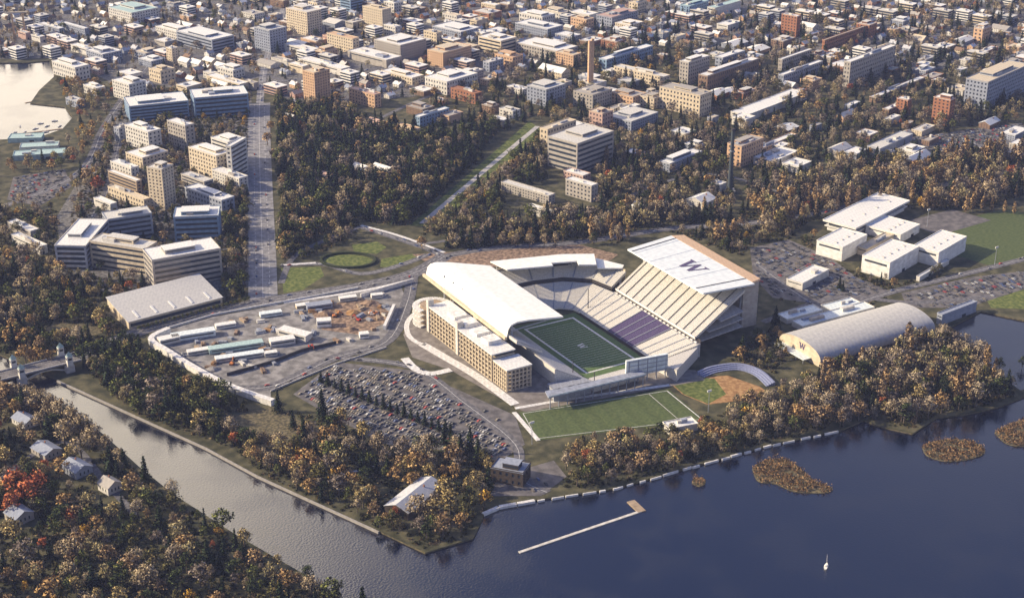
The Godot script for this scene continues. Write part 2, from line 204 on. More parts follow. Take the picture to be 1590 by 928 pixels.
	["low_building", "blue-grey low block with cream roof beside the brick campanile", "building", 76.3, -806.4, 48.0, 18.0, 21.6, 7.0, "plain", "bluegrey", "cream", 3],
	["low_building", "blue-grey low block with white roof on the wooded ridge", "building", 677.0, -1194.5, 48.0, 29.4, 23.7, 10.1, "punch", "bluegrey", "white", 3],
	["house", "off-white house with grey stone roof at the upper right edge", "house", 838.6, -1149.3, 48.0, 27.0, 29.3, 11.2, "gable", "pale", "stone", 3],
	["low_building", "red brick low block with grey stone roof in the dormitory row, second from the left", "building", 491.4, -965.9, 48.0, 32.8, 16.6, 9.4, "punch", "brick", "stone", 3],
	["low_building", "red brick low block with white roof in the dormitory row", "building", 518.4, -906.7, 48.0, 42.4, 26.5, 8.2, "punch", "brick", "white", 4],
	["low_building", "blue-grey low block with grey stone roof at the upper right edge, from the left", "building", 784.4, -911.7, 48.0, 36.3, 19.3, 9.2, "punch", "bluegrey", "stone", 2],
	["house", "off-white house with off-white roof on the wooded campus right of the library", "house", 324.3, -1053.6, 48.0, 33.0, 13.0, 6.5, "gable", "pale", "pale", 2],
	["low_building", "grey stone low block with cream roof on the wooded ridge", "building", 626.8, -1175.2, 48.0, 24.1, 13.8, 6.7, "punch", "stone", "cream", 3],
	["low_building", "blue-grey low block with grey stone roof at the upper right edge, second from the left", "building", 815.0, -965.8, 48.0, 39.7, 14.1, 7.3, "punch", "bluegrey", "stone", 2],
	["low_building", "off-white low block with white roof behind the library with blue wall", "building", 151.5, -863.4, 48.0, 19.2, 12.5, 9.1, "punch", "pale", "white", 2],
	["low_building", "grey stone low block with off-white roof in the dormitory row", "building", 491.7, -885.3, 48.0, 24.3, 9.2, 7.1, "punch", "stone", "pale", 4],
	["low_building", "red brick low block with white roof at the upper right edge", "building", 774.6, -1003.4, 48.0, 43.5, 13.4, 6.4, "punch", "brick", "white", 3],
	["low_building", "peach low block with white roof on the wooded ridge", "building", 508.7, -1106.0, 48.0, 36.6, 10.0, 7.7, "punch", "peach", "white", 2],
	["house", "off-white house with white roof in the middle of the campus", "house", 147.8, -766.7, 48.0, 26.1, 29.3, 5.9, "gable", "pale", "white", 4],
	["low_building", "cream low block with white roof at the far top edge", "building", 202.2, -1168.0, 48.0, 37.8, 32.3, 11.2, "punch", "cream", "white", 3],
	["low_building", "peach low block with cream roof at the upper right edge", "building", 821.4, -1011.3, 48.0, 23.6, 22.2, 9.6, "plain", "peach", "cream", 4],
	["low_building", "off-white low block with cream roof behind the library with blue wall", "building", 278.8, -1090.0, 48.0, 27.2, 12.0, 7.6, "plain", "pale", "cream", 2],
	["house", "peach house with grey stone roof at the far top edge", "house", 178.4, -1092.1, 48.0, 15.7, 17.9, 7.7, "gable", "peach", "stone", 3],
	["low_building", "off-white low block with off-white roof right of the library, second from the left", "building", 356.2, -845.2, 48.0, 26.2, 10.6, 7.0, "plain", "pale", "pale", 3],
	["low_building", "blue-grey low block with white roof beside the brick campanile, third from the left", "building", 119.7, -842.7, 48.0, 23.3, 28.0, 6.0, "plain", "bluegrey", "white", 3],
	["low_building", "peach low block with cream roof on the wooded campus right of the library", "building", 308.7, -871.2, 48.0, 37.5, 24.1, 6.1, "plain", "peach", "cream", 3],
	["low_building", "off-white low block with white roof by the brick dormitory towers, second from the left", "building", 528.8, -615.7, 48.0, 34.1, 10.0, 7.4, "punch", "pale", "white", 3],
	["house", "red brick house with white roof by the long white terrace roofs", "house", 301.2, -750.0, 48.0, 31.3, 24.2, 9.8, "gable", "brick", "white", 2],
	["low_building", "blue-grey low block with white roof by the brick dormitory towers, from the left", "building", 490.2, -691.5, 48.0, 28.7, 9.5, 5.7, "plain", "bluegrey", "white", 2],
	["low_building", "off-white low block with white roof in the middle of the campus, second from the left", "building", 168.3, -666.7, 48.0, 32.7, 11.6, 8.5, "punch", "pale", "white", 2],
	["low_building", "brown low block with grey stone roof by the brick dormitory towers", "building", 549.0, -598.7, 48.0, 21.7, 8.9, 5.5, "plain", "brown", "stone", 2],
	["low_building", "blue-grey low block with white roof by the long white terrace roofs", "building", 241.0, -489.7, 48.0, 15.9, 20.8, 9.7, "punch", "bluegrey", "white", 3],
	["low_building", "grey stone low block with cream roof in the middle of the campus", "building", 202.9, -732.1, 48.0, 26.4, 15.3, 10.6, "punch", "stone", "cream", 2],
	["low_building", "brown low block with white roof above the row of tall trees", "building", 481.3, -548.8, 48.0, 24.0, 22.6, 7.2, "punch", "brown", "white", 2],
	["low_building", "grey stone low block with white roof right of the dark chimney", "building", 355.7, -492.1, 48.0, 20.1, 15.0, 8.0, "plain", "stone", "white", 4],
	["low_building", "blue-grey low block with white roof at the end of the green vista", "building", 160.0, -463.8, 48.0, 17.8, 21.2, 7.0, "punch", "bluegrey", "white", 2],
	["low_building", "brown low block with white roof by the brick dormitory towers, second from the left", "building", 540.9, -663.4, 48.0, 36.7, 10.2, 9.5, "punch", "brown", "white", 2],
	["low_building", "red brick low block with off-white roof by the long white terrace roofs", "building", 343.2, -744.7, 48.0, 33.6, 15.8, 9.8, "punch", "brick", "pale", 2],
	["low_building", "blue-grey low block with white roof above the row of tall trees, from the left", "building", 449.3, -469.4, 48.0, 27.7, 19.1, 7.0, "plain", "bluegrey", "white", 3],
	["low_building", "grey stone low block with grey stone roof at the end of the green vista", "building", 103.2, -486.9, 48.0, 16.0, 22.9, 5.3, "punch", "stone", "stone", 3],
	["low_building", "red brick low block with grey stone roof in the dormitory row, from the left", "building", 425.2, -755.5, 48.0, 17.3, 14.3, 7.7, "plain", "brick", "stone", 3],
	["low_building", "off-white low block with white roof in the middle of the campus, from the left", "building", 124.4, -740.9, 48.0, 12.0, 30.4, 10.6, "punch", "pale", "white", 3],
	["low_building", "blue-grey low block with grey stone roof right of the dark chimney", "building", 417.6, -582.4, 48.0, 18.2, 8.2, 7.3, "punch", "bluegrey", "stone", 3],
	["low_building", "blue-grey low block with cream roof by the long white terrace roofs", "building", 280.9, -620.5, 48.0, 15.5, 8.7, 7.4, "punch", "bluegrey", "cream", 3],
	["low_building", "brown low block with grey stone roof above the row of tall trees", "building", 560.6, -523.6, 48.0, 26.8, 11.4, 6.3, "punch", "brown", "stone", 3],
	["house", "brown house with white roof right of the dark chimney", "house", 378.1, -584.9, 48.0, 27.6, 22.8, 6.4, "gable", "brown", "white", 2],
	["low_building", "off-white low block with white roof by the long white terrace roofs, from the left", "building", 232.6, -552.8, 48.0, 25.1, 24.7, 8.1, "punch", "pale", "white", 4],
	["low_building", "cream low block with grey stone roof in the middle of the campus", "building", 151.7, -677.3, 48.0, 32.6, 10.6, 5.7, "plain", "cream", "stone", 4],
	["low_building", "cream low block with off-white roof above the row of tall trees", "building", 563.2, -571.7, 48.0, 38.0, 15.5, 6.4, "punch", "cream", "pale", 3],
	["low_building", "cream low block with cream roof above the row of tall trees", "building", 658.9, -467.6, 48.0, 24.6, 16.9, 6.1, "punch", "cream", "cream", 4],
	["house", "cream house with grey stone roof above the row of tall trees", "house", 532.3, -554.3, 48.0, 29.2, 11.6, 6.3, "gable", "cream", "stone", 2],
	["low_building", "blue-grey low block with white roof above the row of tall trees, second from the left", "building", 681.7, -551.9, 48.0, 41.3, 21.2, 8.1, "punch", "bluegrey", "white", 3],
	["low_building", "blue-grey low block with grey stone roof above the row of tall trees", "building", 493.4, -471.5, 48.0, 12.5, 10.4, 5.3, "punch", "bluegrey", "stone", 3],
	["house", "brown house with white roof by the brick dormitory towers", "house", 662.2, -601.8, 48.0, 31.3, 16.2, 10.1, "gable", "brown", "white", 4],
	["low_building", "off-white low block with white roof above the row of tall trees", "building", 522.8, -471.3, 48.0, 30.9, 23.2, 9.6, "punch", "pale", "white", 4],
	["low_building", "grey stone low block with white roof above the row of tall trees", "building", 673.8, -507.0, 48.0, 23.2, 15.4, 6.2, "punch", "stone", "white", 3],
	["low_building", "off-white low block with off-white roof left of the campus chimney", "building", -3.2, -651.2, 48.0, 16.3, 25.8, 9.5, "punch", "pale", "pale", 2],
	["low_building", "off-white low block with white roof left of the campus chimney", "building", 8.6, -770.7, 48.0, 15.8, 32.1, 7.8, "punch", "pale", "white", 2],
	["low_building", "peach low block with grey stone roof at the upper edge of the campus wood", "building", -84.6, -627.8, 48.0, 28.4, 17.6, 10.2, "plain", "peach", "stone", 2],
	["low_building", "grey stone low block with white roof left of the campus chimney, second from the left", "building", -16.1, -606.8, 48.0, 14.6, 23.0, 9.3, "plain", "stone", "white", 2],
	["house", "blue-grey house with white roof beside the brick campanile", "house", 53.0, -784.2, 48.0, 32.4, 12.7, 10.8, "gable", "bluegrey", "white", 3],
	["low_building", "brown low block with grey stone roof at the upper edge of the campus wood", "building", -130.2, -662.7, 48.0, 24.5, 32.4, 10.3, "punch", "brown", "stone", 4],
	["low_building", "brown low block with off-white roof left of the campus chimney", "building", -30.8, -670.8, 48.0, 16.3, 18.8, 10.4, "punch", "brown", "pale", 3],
	["low_building", "red brick low block with white roof left of the campus chimney", "building", -102.5, -713.4, 48.0, 12.0, 15.7, 5.8, "punch", "brick", "white", 3],
	["low_building", "peach low block with cream roof left of the campus chimney", "building", -34.6, -819.4, 48.0, 25.8, 14.6, 8.0, "punch", "peach", "cream", 2],
	["low_building", "brown low block with white roof at the upper edge of the campus wood", "building", -132.9, -766.2, 48.0, 24.3, 29.7, 6.8, "punch", "brown", "white", 4],
	["low_building", "grey stone low block with off-white roof in the city beyond the bay", "building", -664.5, -1301.1, 48.0, 12.6, 25.3, 8.2, "punch", "stone", "pale", 3],
	["low_building", "blue-grey low block with cream roof in the city beyond the bay", "building", -589.0, -978.6, 48.0, 26.2, 31.3, 9.5, "punch", "bluegrey", "cream", 2],
	["low_building", "peach low block with off-white roof in the city beyond the bay", "building", -572.7, -1237.8, 48.0, 15.4, 26.0, 6.9, "punch", "peach", "pale", 4],
	["low_building", "off-white low block with grey stone roof up the boulevard, from the left", "building", -460.5, -1258.7, 48.0, 23.4, 35.8, 8.0, "punch", "pale", "stone", 2],
	["low_building", "brown low block with off-white roof above the blue glass offices", "building", -473.1, -1079.3, 48.0, 20.3, 13.7, 7.6, "punch", "brown", "pale", 4],
	["low_building", "grey stone low block with grey stone roof above the blue glass offices", "building", -392.1, -794.1, 48.0, 9.9, 25.7, 10.0, "plain", "stone", "stone", 2],
	["house", "grey stone house with off-white roof in the city beyond the bay", "house", -616.4, -1129.0, 48.0, 22.5, 18.2, 9.9, "gable", "stone", "pale", 3],
	["low_building", "grey stone low block with white roof in the city beyond the bay", "building", -575.1, -1059.4, 48.0, 23.4, 28.3, 7.6, "plain", "stone", "white", 2],
	["low_building", "off-white low block with off-white roof above the blue glass offices", "building", -462.1, -849.8, 48.0, 11.1, 23.6, 9.0, "punch", "pale", "pale", 2],
	["low_building", "off-white low block with white roof near the blue glass offices", "building", -588.6, -858.8, 48.0, 23.6, 31.9, 7.1, "plain", "pale", "white", 4],
	["house", "cream house with white roof above the blue glass offices, from the left", "house", -487.0, -822.7, 48.0, 9.6, 15.9, 11.0, "gable", "cream", "white", 2],
	["low_building", "blue-grey low block with grey stone roof at the top of the boulevard", "building", -442.6, -1020.1, 48.0, 10.7, 13.3, 11.8, "punch", "bluegrey", "stone", 4],
	["house", "cream house with white roof above the blue glass offices, third from the left", "house", -438.4, -798.5, 48.0, 9.7, 38.9, 10.0, "gable", "cream", "white", 3],
	["house", "red brick house with white roof beyond the bay, second from the left", "house", -581.7, -1297.5, 48.0, 14.3, 27.7, 8.1, "gable", "brick", "white", 2],
	["house", "red brick house with white roof beyond the bay, from the left", "house", -563.4, -1175.4, 48.0, 15.0, 38.2, 10.1, "gable", "brick", "white", 3],
	["low_building", "blue-grey low block with grey stone roof in the city beyond the bay", "building", -606.3, -1307.1, 48.0, 28.5, 21.0, 11.7, "punch", "bluegrey", "stone", 2],
	["low_building", "blue-grey low block with white roof in the city above the campus", "building", -25.7, -1130.6, 48.0, 35.7, 31.2, 6.6, "punch", "bluegrey", "white", 4],
	["low_building", "cream low block with white roof in the dense city centre", "building", -229.3, -1001.5, 48.0, 21.5, 18.2, 9.5, "plain", "cream", "white", 2],
	["low_building", "blue-grey low block with cream roof at the top of the boulevard", "building", -417.2, -1235.8, 48.0, 17.6, 17.5, 10.3, "plain", "bluegrey", "cream", 3],
	["low_building", "off-white low block with white roof in the city above the campus", "building", -51.8, -1109.3, 48.0, 20.7, 24.2, 8.8, "punch", "pale", "white", 4],
	["low_building", "brown low block with white roof up the boulevard, second from the left", "building", -350.3, -1194.2, 48.0, 11.8, 42.3, 6.8, "punch", "brown", "white", 4],
	["low_building", "cream low block with grey stone roof left of the campus chimney", "building", -35.8, -938.7, 48.0, 12.0, 11.1, 6.2, "punch", "cream", "stone", 3],
	["low_building", "brown low block with off-white roof in the dense city centre", "building", -258.2, -1316.1, 48.0, 12.8, 24.4, 12.9, "punch", "brown", "pale", 3],
	["low_building", "peach low block with white roof in the city above the campus", "building", -155.8, -1085.2, 48.0, 33.4, 16.8, 6.5, "punch", "peach", "white", 3],
	["low_building", "cream low block with white roof in the city above the campus", "building", -38.5, -1309.8, 48.0, 13.7, 34.9, 11.8, "punch", "cream", "white", 3],
	["house", "brown house with white roof at the top of the boulevard", "house", -353.0, -1053.1, 48.0, 18.2, 40.5, 8.6, "gable", "brown", "white", 3],
	["low_building", "off-white low block with cream roof in the city above the campus", "building", -105.4, -1225.4, 48.0, 13.0, 34.6, 12.5, "punch", "pale", "cream", 2],
	["low_building", "grey stone low block with off-white roof in the dense city centre", "building", -271.8, -1184.8, 48.0, 28.8, 19.6, 10.1, "plain", "stone", "pale", 2],
	["low_building", "cream low block with cream roof in the city above the campus", "building", -58.9, -1198.0, 48.0, 29.5, 20.0, 10.1, "plain", "cream", "cream", 4],
	["low_building", "off-white low block with grey stone roof up the boulevard, second from the left", "building", -364.2, -932.4, 48.0, 11.9, 39.2, 8.3, "punch", "pale", "stone", 4],
	["low_building", "brown low block with cream roof at the top of the boulevard", "building", -425.1, -1341.7, 48.0, 13.7, 38.0, 12.9, "punch", "brown", "cream", 4],
	["low_building", "grey stone low block with cream roof in the city above the campus", "building", -77.5, -1022.7, 48.0, 29.2, 36.3, 7.5, "punch", "stone", "cream", 2],
	["low_building", "brown low block with off-white roof beside the brick campanile", "building", -11.1, -1312.3, 48.0, 15.6, 25.2, 11.8, "plain", "brown", "pale", 3],
	["house", "off-white house with grey stone roof at the top of the boulevard", "house", -384.5, -924.7, 48.0, 23.6, 37.8, 8.3, "gable", "pale", "stone", 3],
	["low_building", "brown low block with grey stone roof in the dense city centre", "building", -169.5, -1298.8, 48.0, 14.7, 31.3, 8.1, "punch", "brown", "stone", 4],
	["low_building", "peach low block with white roof at the top of the boulevard", "building", -330.6, -1066.4, 48.0, 21.2, 38.7, 7.6, "punch", "peach", "white", 4],
	["low_building", "red brick low block with off-white roof in the city above the campus", "building", -44.1, -1258.8, 48.0, 33.7, 39.0, 10.3, "plain", "brick", "pale", 2],
	["house", "blue-grey house with off-white roof in the dense city centre", "house", -307.5, -1198.0, 48.0, 31.5, 31.7, 10.1, "gable", "bluegrey", "pale", 2],
	["low_building", "blue-grey low block with white roof at the top of the boulevard", "building", -376.3, -1293.1, 48.0, 28.7, 28.7, 11.7, "punch", "bluegrey", "white", 3],
	["low_building", "brown low block with white roof up the boulevard, from the left", "building", -385.4, -1176.1, 48.0, 20.3, 30.6, 11.3, "punch", "brown", "white", 2],
	["gymnasium", "largest gymnasium with overhanging flat white roof by the playing fields", "gymnasium", 413.2, -230.7, 48.0, 123.9, 42.7, 12.4, "overhang", "white", "white", 2],
	["gymnasium", "low white gymnasium hall directly before the overhanging roof", "gymnasium", 433.8, -188.3, 48.0, 44.2, 44.1, 9.2, "plain", "white", "white", 1],
	["gymnasium", "white windowless gymnasium block left of the other cubes", "gymnasium", 364.3, -132.2, 48.0, 52.0, 32.4, 15.8, "plain", "white", "white", 1],
	["gymnasium", "white windowless gymnasium cube nearest the car parks", "gymnasium", 407.4, -85.7, 48.0, 62.7, 33.2, 18.4, "plain", "white", "white", 1],
	["gymnasium", "white gymnasium cube at the edge of the green playing field", "gymnasium", 469.1, -119.4, 48.0, 63.8, 30.8, 16.5, "plain", "white", "white", 1],
	["gymnasium_link", "low cream link between the white gymnasium cubes", "building", 405.0, -143.4, 48.0, 60.9, 11.2, 7.6, "plain", "cream", "cream", 1],
	["pavilion", "small white flat roofed pavilion between the car parks", "building", 312.4, -47.7, 48.0, 52.0, 19.7, 7.3, "plain", "pale", "white", 1],
	["bus_shelter", "long thin white canopy beside the gymnasium cubes", "canopy", 450.8, -71.7, 48.0, 65.8, 3.8, 4.4, "plain", "pale", "white", 1],
	["sports_hall", "short white roof strip at the back left of four beside the arched hall", "hall", 288.4, 43.8, 30.2, 46.3, 16.0, 4.2, "plain", "pale", "lightblue", 1],
	["sports_hall", "short white roof strip at the back right of four beside the arched hall", "hall", 333.5, 23.8, 30.2, 39.1, 16.0, 4.2, "plain", "pale", "lightblue", 1],
	["sports_hall", "longest of four white roof strips beside the arched hall", "hall", 320.9, 50.3, 30.2, 93.5, 16.0, 4.9, "plain", "pale", "lightblue", 1],
	["sports_hall", "white roof strip tucked against the arched hall", "hall", 328.2, 71.1, 30.2, 82.8, 12.0, 4.8, "plain", "pale", "lightblue", 1],
	["tennis_bubble", "dark blue low hall by the bay right of the arched hall", "hall", 444.5, 46.7, 36.9, 54.2, 6.3, 10.5, "plain", "bluegrey", "bluegrey", 1],
	["boat_house", "shingled boathouse with pale grey gabled roof on the point", "boathouse", -77.0, 402.0, 59.5, 49.5, 22.0, 10.9, "gable", "darkwood", "greymetal", 1],
	["activity_center", "waterfront building with striped blue grey roof and dark walls", "building", -1.0, 365.9, 69.4, 18.1, 27.7, 12.4, "punch", "darkwood", "bluegrey", 2],
	["field_shelter", "long white shelter at the corner of the practice field", "shelter", 144.8, 281.0, 21.2, 27.1, 13.6, 5.6, "plain", "pale", "white", 1],
	["house", "grey roofed house among red trees at the left edge", "house", -380.9, 426.8, 48.0, 15.7, 16.4, 10.3, "gable", "stone", "bluegrey", 1],
	["house", "grey house behind red trees on the south bank", "house", -388.7, 323.5, 48.0, 15.9, 21.3, 8.5, "gable", "stone", "bluegrey", 1],
	["house", "slate roofed house on the south bank, middle of the three", "house", -354.9, 354.4, 48.0, 15.8, 20.3, 10.1, "gable", "bluegrey", "bluegrey", 1],
	["house", "pale gabled house on the south bank above the yellow tree", "house", -321.3, 382.6, 48.0, 13.4, 14.2, 10.6, "gable", "pale", "stone", 1],
	["house", "small pale house in the south bank trees by the bridge", "house", -421.7, 271.0, 48.0, 13.8, 20.4, 8.7, "gable", "pale", "bluegrey", 1]]
var LAKE := [-552,80.7,-419.8,183.9,-257.9,312.5,-206.8,359.8,-100.7,444.6,-64.8,474,-29.3,453.7,-23.4,428.9,-21.5,418.5,-10.1,407.9,17.8,398.2,85.2,379.3,148.2,345.1,220.1,308.1,282.1,283,306.5,264.2,317.9,276,343.2,288.8,371.1,259.4,398,253.4,430.1,240,459,220.1,494.1,200.9,498.7,186.5,460,207.3,448.2,165.1,445.3,121.9,425.8,76.2,473.8,31,510,53.1,578.2,95.6,3000,60,3000,1500,100,1500,-68.1,579.4,-116.1,537.8,-152.5,501.3,-209.9,449.1,-249.9,408.9,-268.8,390.3,-307,345.1,-349.6,289.9,-384.8,249.8,-424.6,215,-498,170.5,-630.6,73.1]
var BAY := [-3000,-640,-874.1,-938.4,-773.1,-942.4,-739.5,-954.4,-705.9,-861.5,-707.3,-781.9,-701.1,-713.6,-645.3,-693.9,-620.7,-642.7,-620.5,-587.7,-640.7,-552.4,-682.7,-540.9,-741.7,-535.2,-3000,-300]
var ROADS := [
	["boulevard", 30, [-253.2,19.7,-273.7,-113.2,-307.4,-323.3,-348.8,-587.7,-366.9,-713.6], "of the broad tree lined boulevard"],
	["boulevard", 11, [-366.9,-713.6,-379.6,-817.4,-394.2,-970.5,-406.2,-1189.8,-427.9,-1505.3], "of the broad tree lined boulevard"],
	["main_road", 16, [-488.6,199.6,-466.9,178.5,-410.4,140.3], "passing behind the stadium"],
	["main_road", 20, [-410.4,140.3,-363.4,77.7,-301.7,34.2,-232.1,-3.3,-158.6,-33.8,-106.6,-67.3,-74.2,-117], "passing behind the stadium"],
	["main_road", 13, [-74.2,-117,-25,-140,75.9,-159.6,181.2,-202.2,272.3,-218.9,352.2,-248.9,474.5,-318.6,664.7,-426.6], "passing behind the stadium"],
	["site_road", 13, [-272.1,199.6,-219.4,199.6,-167.3,138.9,-121.3,103,-107.3,9.9,-106.3,-61.9], "along the building site"],
	["lot_road", 9, [-167.3,138.9,-93.1,159.6,-43,231.4,2.7,308.1,5.8,361.9,28.2,387.3], "beside the south car park"],
	["vista_path", 7, [-104.4,-218.9,-73.9,-302.4,-20.8,-447.5,35.7,-599.7], "down the green vista"],
	["crescent_road", 10, [-174.4,-208.4,-134.9,-175.6,-96.7,-141.9,-74.2,-117], "round the crescent lawns"],
	["crescent_road", 9, [-250.1,-90.9,-206,-94.6,-161.6,-67.3,-121.9,-90.9,-92.2,-122.7], "round the crescent lawns"],
	["crescent_road", 7, [-174.4,-208.4,-213.6,-161.6,-239.8,-113.2,-243.2,-40.8], "round the crescent lawns"],
	["campus_road", 6, [-38.4,-277.5,-26,-212.6,-69,-167.6,-111.6,-151.7], "through the campus trees"],
	["east_road", 10, [265.3,-94.6,306,9.9,329.8,22.9,398.4,-20.2,468.7,-58.3,567.8,-113.2], "between the east car parks"],
	["east_road", 8, [249.5,57.8,334.9,-3.3,411.3,9.9,495,-6.7], "between the east car parks"],
	["city_street", 12, [-619.4,-255.4,-549.5,-396,-563.7,-587.7,-572.5,-781.9,-572.5,-1011.7,-537.9,-1287.9], "through the city"],
	["city_street", 9, [-489.2,-191.9,-495.2,-323.3,-523.8,-501.5,-544.1,-617.9], "through the city"],
	["city_street", 10, [-385.5,-817.4,-236,-891.7,-37.3,-1054.1,115.6,-1143.2], "through the city"],
	["city_street", 7, [-327,-487.7,-239.5,-543.8,-145.1,-713.6,-35.1,-884.1], "through the city"],
	["campus_road", 7, [330.6,-255.4,306.1,-347,248.3,-396,171,-347,110.2,-255.4], "through the campus trees"],
	["campus_road", 8, [692.3,-543.8,581.7,-487.7,480.8,-416.3,357.7,-323.3,306.1,-347], "through the campus trees"],
	["south_road", 6, [-419.7,382.3,-396.4,319.2,-372.3,308.1,-330.7,367.1,-292.5,421.3], "among the south bank houses"]]
var SHEETS := [
	["lawn", "round green lawn inside the crescent road", [-152.3,-103.8,-152.6,-99.5,-154.4,-95.5,-157.5,-91.9,-161.7,-89,-166.8,-86.9,-172.6,-85.6,-178.7,-85.4,-184.8,-86.1,-190.6,-87.8,-195.8,-90.4,-200.1,-93.6,-203.3,-97.5,-205.2,-101.7,-205.7,-106,-204.7,-110.2,-202.4,-114.1,-198.7,-117.5,-194,-120.1,-188.4,-121.9,-182.4,-122.7,-176.1,-122.4,-170,-121.1,-164.4,-118.9,-159.6,-115.9,-155.8,-112.2,-153.4,-108.1], "lawn"],
	["lawn", "green lawn beside the boulevard", [-249.1,-83.5,-207.2,-87.2,-200.2,-61.9,-218.1,-23.6,-237,-15.1], "lawn"],
	["lawn", "green lawn at the foot of the vista", [-179.3,-151.7,-152,-161.6,-139.8,-143.9,-149,-124.6,-174.2,-128.4], "lawn"],
	["lawn", "grass strip under the vista path", [-118.2,-212.6,-88.3,-208.4,48.3,-564,24.3,-624.1], "lawn"],
	["lawn", "green lawn left of the stadium", [-142.9,-109.5,-110,-124.6,-98.8,-113.2,-128.4,-83.5,-142.6,-87.2], "lawn"],
	["turf", "broad green playing field at the right edge", [478.5,-208.4,584.6,-266.4,661.6,-223.1,627.5,-122.7,518.6,-89,485.7,-122.7], "playing_field"],
	["lawn", "grassy shore at the right edge", [487.4,-3.3,541.2,-27,524.7,26.2,486.5,22.9], "lawn"],
	["turf", "striped green practice field before the stadium", [6.2,249.8,141.7,204.8,167.6,264.2,20.2,301.3], "practice_field"],
	["rust", "rust and green track field by the stadium", [145,194.4,174.9,179.9,198.9,177.2,225.3,199.6,234.2,217.5,203.9,227.6,173.2,235.1,153.5,215], "track_field"],
	["lawn", "green half of the track field", [146.2,194.4,174.7,181.2,186.2,183.9,192.9,215,174.5,233.8,154.7,215], "lawn"],
	["bank", "yellowish grass on the canal bank", [-261,261.8,-213.6,240,-175.4,273.7,-191.4,319.2,-225.6,308.1], "bank_grass"],
	["bank", "yellowish grass on the canal bank", [-457.4,57.8,-410.7,65.5,-400.2,82.2,-420.8,100.1,-458.6,76.2], "bank_grass"],
	["asphalt", "crowded grey car park south of the stadium", [-197,215,-166.3,148.6,-92.7,166.4,-55.6,199.6,2.8,255.8,10.9,308.1,-13.3,340.9,-51.2,319.2,-106,308.1,-154.4,261.8], "car_park"],
	["asphalt", "car park between stadium and gymnasium", [265.1,-141.9,312.3,-167.6,349.2,-113.2,366.1,-58.3,397.3,-15.1,324.2,18.1,268.6,-3.3,256.6,-58.3], "car_park"],
	["asphalt", "grey car park near the bay", [403.9,-15.1,489.3,-58.3,556.4,-76.3,542.2,-30.4,460.4,22.9,401.6,22.9], "car_park"],
	["asphalt", "blue grey sports courts by the gymnasium", [452.3,-223.1,523.5,-266.4,558.8,-229.5,486.6,-181.7], "car_park"],
	["asphalt", "dark car park on the upper campus", [526.8,-543.8,714.9,-617.9,671,-474.1,536,-474.1], "car_park"],
	["asphalt", "car park left of the hospital", [-627.2,-383.6,-571.2,-416.3,-544.7,-347,-564.8,-277.5,-610.1,-300.2], "car_park"],
	["asphalt", "grey yard by the waterfront building", [-16.9,392.3,-13.1,361.9,34.6,335.5,44.4,361.9,23,392.3], "car_park"],
	["city", "grey paved ground round the hospital", [-477.4,-54.8,-534.4,-244.5,-552.9,-543.8,-574.1,-747.3,-389.7,-781.9,-272.4,-32.1,-362.1,-6.7,-446.2,-23.6], "campus_ground"],
	["gravel", "pale gravel of the building site", [-350.4,103,-338.5,76.2,-299.7,45.3,-227,9.9,-118.8,-44.3,-107.3,9.9,-121.6,100.1,-167.8,134.7,-219.4,199.6,-214.9,231.4,-240.4,215,-296.2,165.1], "site_ground"],
	["dirt", "reddish earth of the excavation", [-205.3,26.2,-155.8,-3.3,-124.7,22.9,-124.7,57.8,-147.6,88.2,-186.6,76.2], "dirt_ground"],
	["dirt", "brown ground behind the stadium", [-109.9,-122.7,75.6,-151.7,117,-122.7,101.2,-94.6,-10.4,-85.4,-87.1,-90.9], "dirt_ground"],
	["plaza", "pale plaza round the stadium", [-106.1,88.2,-100.3,38.9,-80.9,9.9,21.2,145.9,170.4,166.4,177.1,186.5,60.2,231.4,11.3,249.8,-56.8,166.4,-94.3,138.9], "plaza"]]
